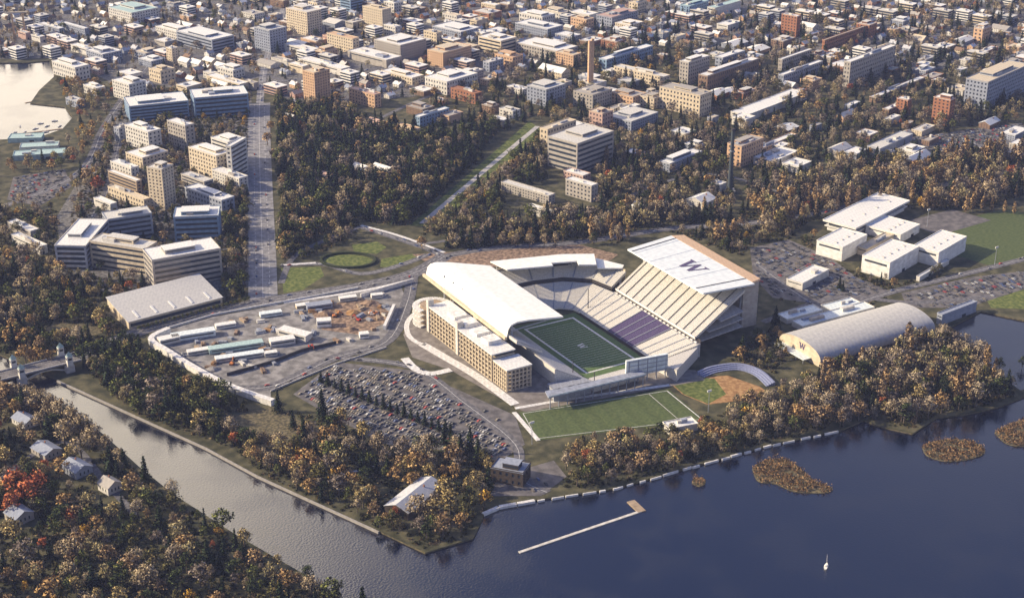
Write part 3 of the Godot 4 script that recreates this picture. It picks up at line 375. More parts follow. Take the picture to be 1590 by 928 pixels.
var WOODS := [
	["on the canal north bank", 7.2, [2, 0.4, 5, 3, 0], 15, [-404.1,152.8,-389.4,88.2,-360.6,76.2,-340.7,124.7,-274,189.1,-213.1,243.7,-195.2,249.8,-202.2,319.2,-247.3,308.1,-336.7,249.8]],
	["on the low canal bank below the car park", 9.5, [4, 3, 2, 1, 0.3], 15, [-259.9,267.8,-199.3,261.8,-160.3,308.1,-123.3,356.7,-99.7,392.3,-99.9,441.8,-207.3,356.7]],
	["by the shore below the stadium car park", 12.5, [5, 3, 2, 2, 0.6], 17, [-192.4,249.8,-153.7,267.8,-94.4,319.2,-40.3,324.6,-17.5,340.9,-20,421.3,-29.4,449.1,-64.9,471.4,-98.4,441.8,-100.4,382.3,-160.3,308.1]],
	["on the south bank of the canal", 11.5, [5, 2.2, 3.5, 3, 0.4], 14, [-503.8,189.1,-424,221.3,-384.6,257,-348.4,299,-305.1,353.6,-267.6,396.2,-249,413.7,-209.2,453.7,-152,505.5,-85.9,575.8,-394.4,575.8]],
	["along the lake shore beside the practice field", 9, [5, 2.2, 3.4, 0.5, 0], 13, [39.8,340.9,57.1,308.1,123.3,296.8,160.8,279.5,190.4,243.7,242.9,199.6,272.1,199.6,281.2,273.7,220.8,303.6,148.9,338.7,85.6,372.2,43.8,382.3]],
	["on the wooded spit by the arched hall", 8.6, [7, 1.0, 1.8, 0.6, 2.0], 16, [266.3,199.6,294.7,173.2,354.4,145.9,417.6,88.2,442.1,124.7,445.5,166.4,457.4,209.9,425.1,237.5,372,255.8,344.6,283,308.7,261.8,283,278.3,264.3,249.8]],
	["in the park by the bridge", 12, [3, 2, 3, 2.5, 0.3], 15, [-565.7,-40.8,-478,-67.3,-423.7,26.2,-376.4,76.2,-408.3,124.7,-449.3,131.8,-518,145.9]],
	["left of the hospital", 14, [4, 2, 1.5, 1.5, 0], 14, [-634.6,-255.4,-542.6,-266.4,-486.2,-67.3,-565.7,-40.8]],
	["beside the hospital and the boulevard", 10, [2.5, 0.6, 3, 2, 0], 13, [-369.4,-447.5,-337.7,-447.5,-270.4,-23.6,-292.8,9.9,-306.4,-49.5]],
	["between the hospital buildings", 12, [3, 1, 2.5, 2, 0.2], 10, [-520.6,-255.4,-554.8,-587.7,-572.5,-781.9,-395.2,-817.4,-287.1,-113.2,-390.5,-76.3,-466.5,-76.3]],
	["in front of the hospital", 11, [2, 1, 3, 2, 0], 12, [-483.4,-61.9,-384.3,-47.8,-380.6,-15.1,-430.2,13.2,-470.9,-40.8]],
	["in the campus wood left of the vista", 9.5, [3, 0.7, 3, 4.6, 0.4], 16, [-341.7,-713.6,-255.7,-697.1,-154.3,-572.9,-91.4,-543.8,-4.5,-617.9,-54.2,-447.5,-115.2,-212.6,-175.7,-223.1,-222,-171.6,-250.5,-103.8]],
	["in the campus wood right of the vista", 10.5, [5, 0.9, 2.4, 2, 0.4], 15, [39.9,-587.7,44.2,-371.2,-3.9,-323.3,-18.7,-223.1,-40,-171.6,-106.1,-181.7,-74.7,-323.3,-29.2,-447.5]],
	["in the wood behind the stadium", 9, [5, 0.8, 1.6, 2, 1.6], 15, [-26.2,-223.1,125.4,-255.4,253.2,-244.5,265.4,-223.1,151.1,-196,119.1,-155.6,17.9,-141.9,-75.2,-141.9]],
	["on the campus slope left of the dark chimney", 11.5, [5, 1.1, 1.4, 3, 1], 15, [104.2,-447.5,179.6,-558.2,295.5,-572.9,262.2,-255.4,123.4,-223.1,96.1,-277.5]],
	["along the road behind the gymnasium", 11, [6, 1.5, 0.5, 1.2, 3], 17, [268.3,-244.5,355.9,-359,504.4,-447.5,686.2,-495.9,632.8,-323.3,572.5,-277.5,485.3,-266.4,435.2,-282,347.6,-223.1,294.1,-167.6]],
	["on the campus slope right of the dark chimney", 13.5, [5, 0.8, 1, 3.4, 0.5], 14, [304.3,-572.9,451.2,-602.7,744.1,-713.6,675.3,-460.7,501.4,-434.4,361.8,-347,268.3,-244.5]],
	["on the wooded campus ridge", 15.5, [5, 0.7, 0.8, 4, 0.3], 14, [419.6,-1189.8,963.6,-1392.8,748.4,-697.1,448.3,-587.7,304.3,-572.9,322.4,-781.9]],
	["between the campus buildings", 16.5, [4, 0.8, 1.4, 4, 0.5], 13, [-147.1,-747.3,4.9,-854.1,115.6,-1143.2,426.6,-1238.1,302.3,-558.2,104.2,-447.5,40.5,-617.9,-90.9,-529.5]],
	["in the far city streets", 17, [5, 0.8, 1.4, 3.4, 0.2], 11, [-1330,-1756.6,1276.6,-1756.6,963.6,-1392.8,419.6,-1189.8,115.6,-1143.2,4.9,-854.1,-147.1,-747.3,-341.7,-713.6,-381.1,-854.1,-453.8,-817.4,-600.2,-817.4,-739.8,-970.5,-1021.8,-950.4]],
	["on the bay shore", 15, [3, 4, 1, 1.5, 0.2], 13, [-697.9,-835.6,-596,-799.5,-510.6,-474.1,-522.7,-323.3,-589,-255.4,-650.6,-434.4,-590.2,-487.7,-607,-617.9]],
	["beside the stadium east stand", 11, [2.5, 1, 2.5, 2, 0], 11, [178.7,145.9,216.7,88.2,261.5,42.1,267.1,124.7,244.1,173.2,209,145.9]],
	["behind the north stand", 12, [4, 1.2, 1.5, 2, 0.4], 11, [180.2,-191.9,271.4,-212.6,326.6,-187.8,314.5,-167.6,265.9,-147.8,250.9,-117]],
	["beside the gymnasium", 13, [3, 1.5, 1.5, 2, 0], 9, [323.2,-167.6,343.9,-181.7,331.1,-122.7,367.9,-67.3,409.9,-40.8,466.5,-76.3,437,-40.8,391.7,-20.2,349,-76.3]],
	["round the crescent lawns", 10, [4, 2.4, 1.5, 2, 0], 12, [-258.5,-151.7,-214.2,-167.6,-175.7,-223.1,-181.9,-171.6,-209.8,-128.4,-247.4,-90.9]],
	["beside the car parks", 30, [3, 2, 1, 2, 0], 10, [267.3,-132.3,314.9,-161.6,352.6,-94.6,405.9,-23.6,355.2,26.2,274.4,1.7]],
	["beyond the left edge", 16, [4, 2, 2, 2, 0], 14, [-883.2,-587.7,-741.2,-587.7,-488.6,199.6,-602.8,145.9]]]
var CITY := [-1330,-1756.6,1276.6,-1756.6,861.4,-930.5,607.7,-891.7,425.5,-1011.7,218.7,-1054.1,113.8,-1098,4.9,-854.1,-147.1,-747.3,-330,-697.1,-381.1,-854.1,-453.8,-817.4,-572.5,-781.9,-729.5,-970.5,-1021.8,-950.4]
var ARCH := [272.1, 135.2, 30.6, 145.9, 30.0]
var STACK := [265.7, -323.3, 81.8]
var CAMP := [117.1, -796.0, 74.7]
var GANTRY := [-834.3, -1115.9, 39.6]
var BRIDGE := [-460.6,191.8,-405.6,154.2]
var CANALWALL := [-416.9,187.8,-257.5,314.7,-206.5,361.9,-101.6,445.5]
var SITEWALL := [-335.9,82.2,-348.5,105.9,-325.2,134.7,-295.7,167.8,-263.3,199.6,-236.7,220.1,-211.9,236.3]
var HOARDING := [
	["white hoarding along the main road behind the building site", [-155.8,-3.3,-103.9,-44.3], 1.2, 4.5, "whiteconcrete"],
	["short white hoarding beside the site road", [-125.3,76.2,-119.5,22.9], 3, 4.5, "whiteconcrete"],
	["dark fence line dividing the building site", [-262.8,178.5,-226.2,152.8,-199.4,126.1,-169.3,108.9], 0.8, 3.4, "darkgap"],
	["grey barrier along the site road", [-218,209.9,-165.7,154.2,-120.3,117.5], 0.8, 1.4, "concrete"],
	["thin white fence on the upper side of the site", [-337.8,73.1,-300.3,42.1,-227.5,6.6,-160.7,-27], 0.8, 2.2, "whiteconcrete"]]
var TRAILERS := [
	["white shed nearest the white retaining wall", -331.1, 105.9, 30, 20, 10, 6, "pale", "white"],
	["long pale blue site office by the road", -309.7, 94.1, 22, 42, 10, 6, "lightblue", "lightblue"],
	["long greenish site shed in two rows, upper one", -264.1, 120.4, 20, 52, 9, 5, "turq", "turq"],
	["long grey site shed below the greenish shed", -257.2, 140.3, 20, 46, 8, 4, "pale", "lightblue"],
	["white angled site hall with bright roof", -210.9, 94.1, -30, 34, 11, 7, "pale", "white"],
	["white site office left of the angled hall", -221.4, 108.9, 20, 24, 10, 6, "pale", "white"],
	["white storage cabin beside the excavation", -185.8, 67.0, 10, 14, 9, 7, "white", "white"],
	["blue sheeted cabin at the excavation edge", -195.9, 22.9, 20, 26, 10, 5, "bluegrey", "bluegrey"],
	["small white cabin at the lower right of the site", -143.9, 94.1, 15, 9, 7, 5, "white", "white"],
	["grey cabin row at the left end of the site", -297.0, 129.0, 22, 24, 7, 4, "pale", "white"],
	["small pale cabin by the dark fence", -228.8, 134.7, 20, 12, 6, 4, "pale", "white"],
	["white cabin near the road corner", -139.3, -3.3, 15, 12, 6, 4, "white", "white"],
	["pale cabin above the excavation", -168.5, 3.3, 18, 18, 7, 4, "pale", "white"],
	["bluish cabin on the upper side of the site", -242.1, 42.1, 20, 22, 7, 4, "lightblue", "lightblue"],
	["cream cabin on the upper side of the site", -212.2, 22.9, 20, 14, 7, 4, "cream", "white"],
	["white cabin under the main road", -282.6, 70.1, 22, 20, 7, 4, "white", "white"]]
var DIGGERS := [
	["orange excavator at the left of the excavation", -177.2, 45.3, 20, "orange"],
	["red excavator in the middle of the excavation", -153.2, 54.6, 140, "red"],
	["orange excavator at the right of the excavation", -137.8, 38.9, 220, "orange"],
	["orange excavator by the dark fence", -262.2, 154.2, 80, "orange"],
	["red excavator near the white angled hall", -193.0, 117.5, 300, "red"]]
var HEAPS := [
	["rust brown spoil heap at the upper left of the excavation", -187.6, 38.9, 9, 4, "dirt"],
	["long rust brown spoil heap in the excavation", -144.5, 13.2, 11, 4, "dirt"],
	["grey gravel heap left of the angled hall", -244.7, 110.3, 8, 3.5, "gravel"],
	["small brown spoil heap at the bottom of the excavation", -158.2, 76.2, 7, 3, "dirt"],
	["grey gravel heap by the retaining wall", -278.3, 165.1, 8, 3, "gravel"],
	["orange brown spoil heap under the red excavator", -160.1, 35.8, 8, 3.4, "rust"]]
var SITE := [-334.5,110.3,-313.7,73.1,-225.3,22.9,-130.2,-15.1,-118.5,9.9,-135,88.2,-181.1,124.7,-234.1,179.9,-284.8,162.4]
var PATHS := [
	["curving white path round the ramp at the stadium corner", [-80.5,19.7,-97.2,35.8,-104.1,60.8,-101.1,88.2,-91.3,105.9,-82.4,110.3], 5],
	["white promenade along the stadium offices", [-86.8,108.9,-57.6,145.9,-32.6,178.5,2.9,235.1], 9],
	["white forecourt curving towards the car park", [-101.5,140.3,-89.8,163.7,-75.6,173.2,-56.9,165.1], 8],
	["pale path along the top of the practice field", [2.8,242.5,43.1,227.6,89.9,212.5,143.6,197], 4],
	["thin pale path at the left edge of the practice field", [1.7,249.8,22.4,301.3], 4],
	["pale path curving below the car park trees", [-156.4,343,-144.9,351.5,-128.9,353.6,-108.7,343], 3],
	["pale path beside the main road", [-233.6,9.9,-157.4,-20.2,-105.6,-51.3], 4],
	["white path across the crescent lawns", [-250.1,-90.9,-213.4,-98.3], 4],
	["pale walk beside the crescent road", [-174.7,-212.6,-127.9,-179.6,-74.7,-128.4], 4]]
var HEDGE := [-149.5,-103.8,-149.6,-100.4,-150.4,-97.1,-152,-93.9,-154.3,-91,-157.2,-88.5,-160.7,-86.3,-164.6,-84.7,-168.8,-83.5,-173.4,-82.8,-178,-82.6,-182.7,-83,-187.3,-84,-191.7,-85.4,-195.8,-87.4,-199.5,-89.7,-202.6,-92.4,-205.1,-95.5,-207,-98.7,-208.1,-102.1,-208.5,-105.6,-208.2,-109,-207,-112.3,-205.1,-115.4,-202.6,-118.2,-199.4,-120.6,-195.7,-122.6,-191.5,-124.1,-187,-125.1,-182.3,-125.5,-177.5,-125.4,-172.7,-124.7,-168.1,-123.4,-163.8,-121.7,-159.9,-119.4,-156.5,-116.8,-153.7,-113.9,-151.6,-110.7,-150.1,-107.3,-149.5,-103.8]
var SHOREEDGE := [20.3,399.2,85.1,380.3,148.1,346.2,220,309.2,282.4,284.2]
var WHARF := [-22.5,419.4,-10.1,408.9,18.8,399.2]
var JETTY := [5.3,472,51.6,443.4,102.2,412.5]
var JETTYEND := [101.6,414.4,93.7,398]
var SAIL := [231.1, 491.0]
var BOATS := [[-658.8,-616.1,20],[-646.4,-603.9,50],[-642.4,-628.4,10],[-628.6,-603.9,70],[-659.1,-591.9,30],[-684.0,-603.9,120],[-669.0,-577.0,80],[-640.7,-577.0,15],[-682.3,-574.1,60]]
var DOCKS := [
	["brown dock reaching into the far bay", [-678,-745,-710,-718.1]],
	["longer grey dock below the brown one", [-621.7,-591.9,-673.5,-568.2]]]
var REEDS := [
	["largest brown reed island with a trailing tail near the shore", [197.2,347.1,208.1,334.3,224.8,330,236,342.8,243.9,363.8,257.4,378.1,249.2,386.1,226.4,384.1,212.9,372,199.4,367.9], 3.6],
	["oval brown reed island in the right of the lake", [345.8,310.2,361.2,298.9,380.9,296.7,396,305.7,395.9,321.2,379.5,332.1,359.9,335.4,346.4,325.6], 3.4],
	["reed bed at the right edge of the lake", [414.4,285.2,433.1,268.9,464.8,257,471.1,305.7,437.1,310.2,419.4,305.7], 3.2],
	["tiny bushy reed islet close to the shore", [145.1,370,149.1,361.7,155.4,361.7,156.5,370,150.6,376.1], 6.5]]
var BLEACHER := [175.9,181.2,189,170.5,209.5,165.1,224.1,175.9,232.3,199.6]
var FIELDLINES := [[[9.6,252.2,140.2,208.6],0.5],[[21.3,297.9,165.4,263],0.5],[[9.6,252.2,21.3,297.9],0.5],[[140.2,208.6,165.4,263],0.9],[[123.4,215,147,267.8],0.4]]
var MOWN := [[8.6,250.6,15.9,248.1,30.1,297.8,22.2,299.8],[23.1,245.7,30.4,243.3,46,293.8,38,295.8],[37.7,240.8,45,238.3,61.9,289.7,53.9,291.7],[52.3,235.9,59.7,233.4,78,285.6,69.9,287.6],[67,230.9,74.4,228.4,94.1,281.5,86,283.5],[81.9,225.9,89.3,223.4,110.3,277.3,102.2,279.4],[96.8,220.9,104.3,218.4,126.7,273.2,118.5,275.3],[111.9,215.9,119.4,213.3,143.1,269,134.9,271.1],[127,210.8,134.6,208.2,159.6,264.8,151.3,266.9]]
var LAMPS := [[16.8,308.1,"floodlight mast at the lower left corner of the practice field"],[172.6,249.8,"floodlight mast at the right corner of the practice field"],[478.5,-208.4,"floodlight mast left of the green playing field"],[522.6,-90.9,"floodlight mast at the near edge of the green playing field"]]
var LOTS := [
	["parked in the south car park", "cars in the south car park", 116.128, 98.805, 6.6, 0.6, [-197,215,-165.9,152.8,-92.4,170.5,-55.4,206.1,-8.4,261.8,2.7,308.1,-16,335.5,-51.3,317,-106.2,305.8,-154.4,261.8]],
	["parked between stadium and gymnasium", "cars in the north car park", 0.670, -0.740, 7, 0.5, [265.1,-141.9,311.6,-163.6,348.4,-109.5,365.4,-54.8,397.6,-16.8,325.1,13.2,269.1,-6.7,256.6,-58.3]],
	["parked near the bay", "cars in the east car park", 0.740, -0.600, 7, 0.45, [403.9,-15.1,489.3,-58.3,556.4,-76.3,542.2,-30.4,460.4,22.9,401.6,22.9]],
	["parked on the upper campus", "cars in the upper car park", 0.900, -0.300, 7, 0.7, [526.8,-543.8,714.9,-617.9,671,-474.1,536,-474.1]],
	["parked left of the hospital", "cars in the city car park", 0.700, -0.700, 7, 0.7, [-627.2,-383.6,-571.2,-416.3,-544.7,-347,-564.8,-277.5,-610.1,-300.2]],
	["parked on the building site", "cars on the building site", 0.880, -0.450, 14, 0.35, [-231.2,199.6,-167.2,140.3,-121.1,105.9,-114.3,114.7,-165.7,154.2,-212.2,209.9]],
	["parked by the waterfront building", "cars by the waterfront", 0.900, -0.400, 9, 0.35, [-12.8,390.3,23.6,356.7,39.4,356.7,22,390.3]]]
var TREES := [
	["conifer", 0, -174.7, 191.8, 12.5, 1.25, "in the row dividing the south car park"],
	["conifer", 1, -167.7, 197.6, 14.1, 1.25, "in the row dividing the south car park"],
	["conifer", 2, -160.8, 203.3, 10.6, 1.25, "in the row dividing the south car park"],
	["conifer", 0, -153.9, 209.0, 13.2, 1.25, "in the row dividing the south car park"],
	["conifer", 1, -147.1, 214.7, 13.5, 1.25, "in the row dividing the south car park"],
	["conifer", 2, -140.3, 220.4, 10.5, 1.25, "in the row dividing the south car park"],
	["conifer", 0, -133.6, 225.9, 13.9, 1.25, "in the row dividing the south car park"],
	["conifer", 1, -126.9, 231.5, 12.8, 1.25, "in the row dividing the south car park"],
	["conifer", 2, -120.3, 237.0, 10.7, 1.25, "in the row dividing the south car park"],
	["conifer", 0, -113.7, 242.5, 14.3, 1.25, "in the row dividing the south car park"],
	["conifer", 1, -107.2, 247.9, 12.0, 1.25, "in the row dividing the south car park"],
	["conifer", 2, -100.7, 253.3, 11.2, 1.25, "in the row dividing the south car park"],
	["conifer", 0, -94.3, 258.6, 14.5, 1.25, "in the row dividing the south car park"],
	["conifer", 1, -87.9, 263.9, 11.3, 1.25, "in the row dividing the south car park"],
	["conifer", 2, -81.6, 269.2, 11.9, 1.25, "in the row dividing the south car park"],
	["conifer", 0, -75.3, 274.4, 14.4, 1.25, "in the row dividing the south car park"],
	["conifer", 1, -69.1, 279.6, 10.8, 1.25, "in the row dividing the south car park"],
	["conifer", 2, -62.9, 284.8, 12.7, 1.25, "in the row dividing the south car park"],
	["conifer", 1, -56.7, 289.9, 14.0, 1.25, "in the row dividing the south car park"],
	["conifer", 0, -205.4, 249.8, 22.0, 1.15, "below the south car park"],
	["conifer", 1, -175.6, 308.1, 26.0, 1.15, "below the south car park"],
	["conifer", 1, -161.9, 340.9, 24.0, 1.15, "below the south car park"],
	["conifer", 1, -156.4, 319.2, 20.0, 1.15, "below the south car park"],
	["conifer", 2, -188.5, 279.5, 18.0, 1.15, "below the south car park"],
	["conifer", 2, -139.1, 356.7, 22.0, 1.15, "below the south car park"],
	["conifer", 2, -148.7, 340.9, 18.0, 1.15, "below the south car park"],
	["conifer", 1, -51.2, 319.2, 26.0, 1.15, "below the south car park"],
	["conifer", 1, -42.7, 332.3, 24.0, 1.15, "below the south car park"],
	["conifer", 1, -34.9, 324.6, 26.0, 1.15, "below the south car park"],
	["conifer", 1, -28.2, 335.5, 22.0, 1.15, "below the south car park"],
	["conifer", 0, -57.1, 308.1, 20.0, 1.15, "below the south car park"],
	["conifer", 2, -124.0, 349.3, 15.0, 1.15, "below the south car park"],
	["conifer", 0, -110.2, 356.7, 16.0, 1.15, "below the south car park"],
	["bare", 3, -141.6, 382.3, 17.0, 1.10, "on the canal bank by the boathouse"],
	["bare", 3, -127.8, 392.3, 17.0, 1.10, "on the canal bank by the boathouse"],
	["bare", 3, -118.4, 411.8, 17.0, 1.10, "on the canal bank by the boathouse"],
	["bare", 3, -153.7, 367.1, 17.0, 1.10, "on the canal bank by the boathouse"],
	["autumn", 3, -505.4, -323.3, 24.0, 1.05, "beside the brown windowed laboratory"],
	["autumn", 1, -519.5, -295.6, 13.0, 1.10, "beside the red tree by the laboratory"],
	["autumn", 3, -390.6, 397.2, 30.0, 1.15, "among the south bank houses"],
	["autumn", 3, -377.6, 407.0, 28.0, 1.15, "among the south bank houses"],
	["autumn", 3, -374.1, 394.2, 26.0, 1.15, "among the south bank houses"],
	["autumn", 3, -387.5, 421.3, 22.0, 1.15, "among the south bank houses"],
	["autumn", 3, -337.8, 435.4, 16.0, 1.15, "among the south bank houses"],
	["bare", 1, -439.4, 227.6, 19.0, 1.25, "at the near canal bank by the bridge"],
	["bare", 1, -425.5, 240.0, 23.0, 1.25, "at the near canal bank by the bridge"],
	["bare", 1, -413.7, 249.8, 26.0, 1.25, "at the near canal bank by the bridge"],
	["bare", 1, -402.0, 259.4, 25.0, 1.25, "at the near canal bank by the bridge"],
	["bare", 1, -389.8, 271.3, 27.0, 1.25, "at the near canal bank by the bridge"],
	["bare", 1, -377.8, 283.0, 25.0, 1.25, "at the near canal bank by the bridge"],
	["bare", 1, -365.4, 296.8, 26.0, 1.25, "at the near canal bank by the bridge"],
	["bare", 1, -351.6, 312.5, 24.0, 1.25, "at the near canal bank by the bridge"],
	["bare", 1, -338.7, 325.7, 20.0, 1.25, "at the near canal bank by the bridge"],
	["bare", 1, -323.9, 343.0, 18.0, 1.25, "at the near canal bank by the bridge"],
	["bare", 1, -377.8, 308.1, 26.0, 1.25, "at the near canal bank by the bridge"],
	["bare", 1, -357.4, 332.3, 24.0, 1.25, "at the near canal bank by the bridge"],
	["autumn", 4, -323.1, 456.4, 14.0, 1.25, "at the near end of the south bank"],
	["autumn", 4, -222.3, 450.9, 10.0, 1.20, "at the water edge of the south bank"],
	["autumn", 0, -100.0, -136.1, 17.0, 1.20, "standing at the foot of the vista"],
	["autumn", 0, -454.2, 156.9, 24.0, 1.20, "beside the bridge"],
	["autumn", 0, -442.2, 156.9, 22.0, 1.20, "beside the bridge"],
	["autumn", 0, -432.5, 156.9, 19.0, 1.20, "beside the bridge"],
	["autumn", 0, -447.0, 156.9, 18.0, 1.20, "beside the bridge"],
	["poplar", 0, 229.5, -161.6, 26.0, 1.40, "behind the north stand"],
	["poplar", 0, 238.7, -159.6, 26.0, 1.40, "behind the north stand"],
	["poplar", 0, 248.6, -163.6, 26.0, 1.40, "behind the north stand"],
	["poplar", 0, 489.3, -264.2, 24.0, 1.25, "along the green playing field"],
	["poplar", 0, 496.1, -273.1, 28.0, 1.25, "along the green playing field"],
	["poplar", 0, 500.6, -266.4, 20.0, 1.25, "along the green playing field"],
	["poplar", 0, 523.7, -273.1, 26.0, 1.25, "along the green playing field"],
	["poplar", 0, 527.1, -268.6, 20.0, 1.25, "along the green playing field"],
	["poplar", 0, 535.8, -255.4, 22.0, 1.25, "along the green playing field"],
	["poplar", 0, 544.6, -259.8, 24.0, 1.25, "along the green playing field"],
	["poplar", 0, 558.0, -264.2, 18.0, 1.25, "along the green playing field"],
	["poplar", 0, 567.4, -259.8, 16.0, 1.25, "along the green playing field"],
	["poplar", 0, 581.4, -255.4, 15.0, 1.25, "along the green playing field"],
	["poplar", 0, 591.5, -251.0, 15.0, 1.25, "along the green playing field"],
	["poplar", 0, 291.2, -221.0, 17.0, 1.15, "in the roadside row behind the gymnasium"],
	["poplar", 1, 303.3, -219.5, 19.0, 1.15, "in the roadside row behind the gymnasium"],
	["poplar", 0, 315.3, -218.0, 21.0, 1.15, "in the roadside row behind the gymnasium"],
	["poplar", 1, 331.6, -242.0, 23.0, 1.15, "in the roadside row behind the gymnasium"],
	["poplar", 0, 343.7, -240.5, 18.0, 1.15, "in the roadside row behind the gymnasium"],
	["poplar", 1, 355.8, -239.0, 20.0, 1.15, "in the roadside row behind the gymnasium"],
	["poplar", 0, 372.8, -263.6, 22.0, 1.15, "in the roadside row behind the gymnasium"],
	["poplar", 1, 385.1, -262.0, 18.0, 1.15, "in the roadside row behind the gymnasium"],
	["poplar", 0, 397.3, -260.4, 20.0, 1.15, "in the roadside row behind the gymnasium"],
	["poplar", 1, 415.0, -285.5, 22.0, 1.15, "in the roadside row behind the gymnasium"],
	["poplar", 0, 427.3, -283.9, 17.0, 1.15, "in the roadside row behind the gymnasium"],
	["poplar", 1, 439.6, -282.3, 19.0, 1.15, "in the roadside row behind the gymnasium"],
	["poplar", 0, 458.1, -308.0, 21.0, 1.15, "in the roadside row behind the gymnasium"],
	["poplar", 1, 470.5, -306.4, 23.0, 1.15, "in the roadside row behind the gymnasium"],
	["poplar", 1, 487.4, -323.3, 19.0, 1.15, "in the roadside row behind the gymnasium"],
	["poplar", 0, 112.6, -167.6, 20.0, 1.20, "behind the west end of the stadium"],
	["poplar", 0, 121.0, -163.6, 22.0, 1.20, "behind the west end of the stadium"],
	["poplar", 0, 110.3, -191.9, 22.0, 1.20, "behind the west end of the stadium"],
	["poplar", 0, 131.0, -171.6, 18.0, 1.20, "behind the west end of the stadium"],
	["poplar", 0, 163.4, -255.4, 22.0, 1.20, "behind the west end of the stadium"],
	["poplar", 0, 170.2, -264.2, 20.0, 1.20, "behind the west end of the stadium"],
	["poplar", 0, 119.0, -212.6, 18.0, 1.20, "behind the west end of the stadium"],
	["bare", 1, -10.8, -143.9, 19.0, 0.95, "in the line behind the stadium"],
	["bare", 1, 3.6, -143.9, 19.0, 0.95, "in the line behind the stadium"],
	["bare", 1, 19.4, -143.9, 19.0, 0.95, "in the line behind the stadium"],
	["bare", 1, 35.9, -143.9, 19.0, 0.95, "in the line behind the stadium"],
	["bare", 1, 48.0, -143.9, 19.0, 0.95, "in the line behind the stadium"],
	["autumn", 0, 360.7, 175.9, 17.0, 1.20, "before the arched hall"],
	["autumn", 1, 351.2, 186.5, 14.0, 1.10, "before the arched hall"],
	["autumn", 2, 272.1, 199.6, 14.0, 1.20, "by the corner of the arched hall"],
	["autumn", 2, 281.4, 212.5, 14.0, 1.20, "by the corner of the arched hall"],
	["autumn", 2, 294.2, 194.4, 14.0, 1.20, "by the corner of the arched hall"],
	["autumn", 2, 157.9, 310.3, 13.0, 1.20, "by the shelter on the lake shore"],
	["autumn", 2, 168.5, 308.1, 13.0, 1.20, "by the shelter on the lake shore"],
	["autumn", 2, 180.7, 319.2, 13.0, 1.20, "by the shelter on the lake shore"],
	["autumn", 2, 163.8, 287.6, 13.0, 1.20, "by the shelter on the lake shore"],
	["autumn", 0, -95.1, 370.1, 16.0, 1.25, "round the boathouse"],
	["autumn", 2, -84.0, 356.7, 18.0, 1.25, "round the boathouse"],
	["autumn", 0, -71.1, 351.5, 17.0, 1.25, "round the boathouse"],
	["autumn", 0, -77.5, 377.3, 14.0, 1.25, "round the boathouse"],
	["autumn", 2, -34.2, 392.3, 16.0, 1.25, "round the boathouse"],
	["autumn", 2, -28.4, 378.3, 17.0, 1.25, "round the boathouse"],
	["autumn", 0, -96.4, 435.4, 12.0, 1.25, "round the boathouse"],
	["autumn", 2, -85.9, 444.6, 12.0, 1.25, "round the boathouse"],
	["autumn", 2, -56.3, 449.1, 11.0, 1.25, "round the boathouse"],
	["autumn", 0, -326.8, -515.4, 20.0, 1.10, "at the edge of the campus wood"],
	["autumn", 0, -308.5, -447.5, 18.0, 1.10, "at the edge of the campus wood"],
	["autumn", 0, -330.7, -572.9, 18.0, 1.10, "at the edge of the campus wood"],
	["autumn", 0, -247.0, -255.4, 13.0, 1.10, "at the edge of the campus wood"],
	["autumn", 0, -222.4, -273.1, 13.0, 1.10, "at the edge of the campus wood"],
	["conifer", 1, -250.1, -447.5, 26.0, 1.20, "in the campus wood by the boulevard"],
	["conifer", 1, -242.9, -495.9, 24.0, 1.20, "in the campus wood by the boulevard"],
	["conifer", 1, -212.3, -487.7, 24.0, 1.20, "in the campus wood by the boulevard"],
	["conifer", 1, -263.0, -416.3, 22.0, 1.20, "in the campus wood by the boulevard"],
	["conifer", 1, -201.3, -507.0, 22.0, 1.20, "in the campus wood by the boulevard"],
	["conifer", 0, -120.0, -242.4, 20.0, 1.20, "lining the vista"],
	["conifer", 0, -114.1, -258.7, 20.0, 1.20, "lining the vista"],
	["conifer", 1, -108.0, -275.3, 20.0, 1.20, "lining the vista"],
	["conifer", 2, -101.8, -292.2, 20.0, 1.20, "lining the vista"],
	["conifer", 0, -95.5, -309.4, 20.0, 1.20, "lining the vista"],
	["conifer", 0, -89.1, -326.8, 20.0, 1.20, "lining the vista"],
	["conifer", 1, -82.6, -344.6, 20.0, 1.20, "lining the vista"],
	["conifer", 2, -76.0, -362.7, 20.0, 1.20, "lining the vista"],
	["conifer", 0, -69.2, -381.1, 20.0, 1.20, "lining the vista"],
	["conifer", 0, -62.4, -399.8, 20.0, 1.20, "lining the vista"],
	["conifer", 1, -55.4, -418.9, 20.0, 1.20, "lining the vista"],
	["conifer", 2, -48.3, -438.3, 20.0, 1.20, "lining the vista"],
	["conifer", 0, -41.1, -458.1, 20.0, 1.20, "lining the vista"],
	["conifer", 0, 342.2, -27.0, 14.0, 1.20, "between the east car parks"],
	["conifer", 0, 344.2, -20.2, 12.0, 1.20, "between the east car parks"],
	["green", 2, 442.9, 154.2, 17.0, 1.10, "on the outer spit"],
	["green", 2, 452.6, 166.4, 14.0, 1.10, "on the outer spit"],
	["green", 2, 476.2, 159.6, 12.0, 1.10, "on the outer spit"],
	["green", 0, -365.6, 79.2, 6.5, 1.10, "in the hedge below the long hall"],
	["green", 1, -361.9, 76.4, 6.5, 1.10, "in the hedge below the long hall"],
	["green", 0, -358.2, 73.6, 6.5, 1.10, "in the hedge below the long hall"],
	["green", 1, -354.5, 70.8, 6.5, 1.10, "in the hedge below the long hall"],
	["green", 0, -350.8, 68.0, 6.5, 1.10, "in the hedge below the long hall"],
	["green", 1, -347.1, 65.2, 6.5, 1.10, "in the hedge below the long hall"],
	["green", 0, -343.3, 62.3, 6.5, 1.10, "in the hedge below the long hall"],
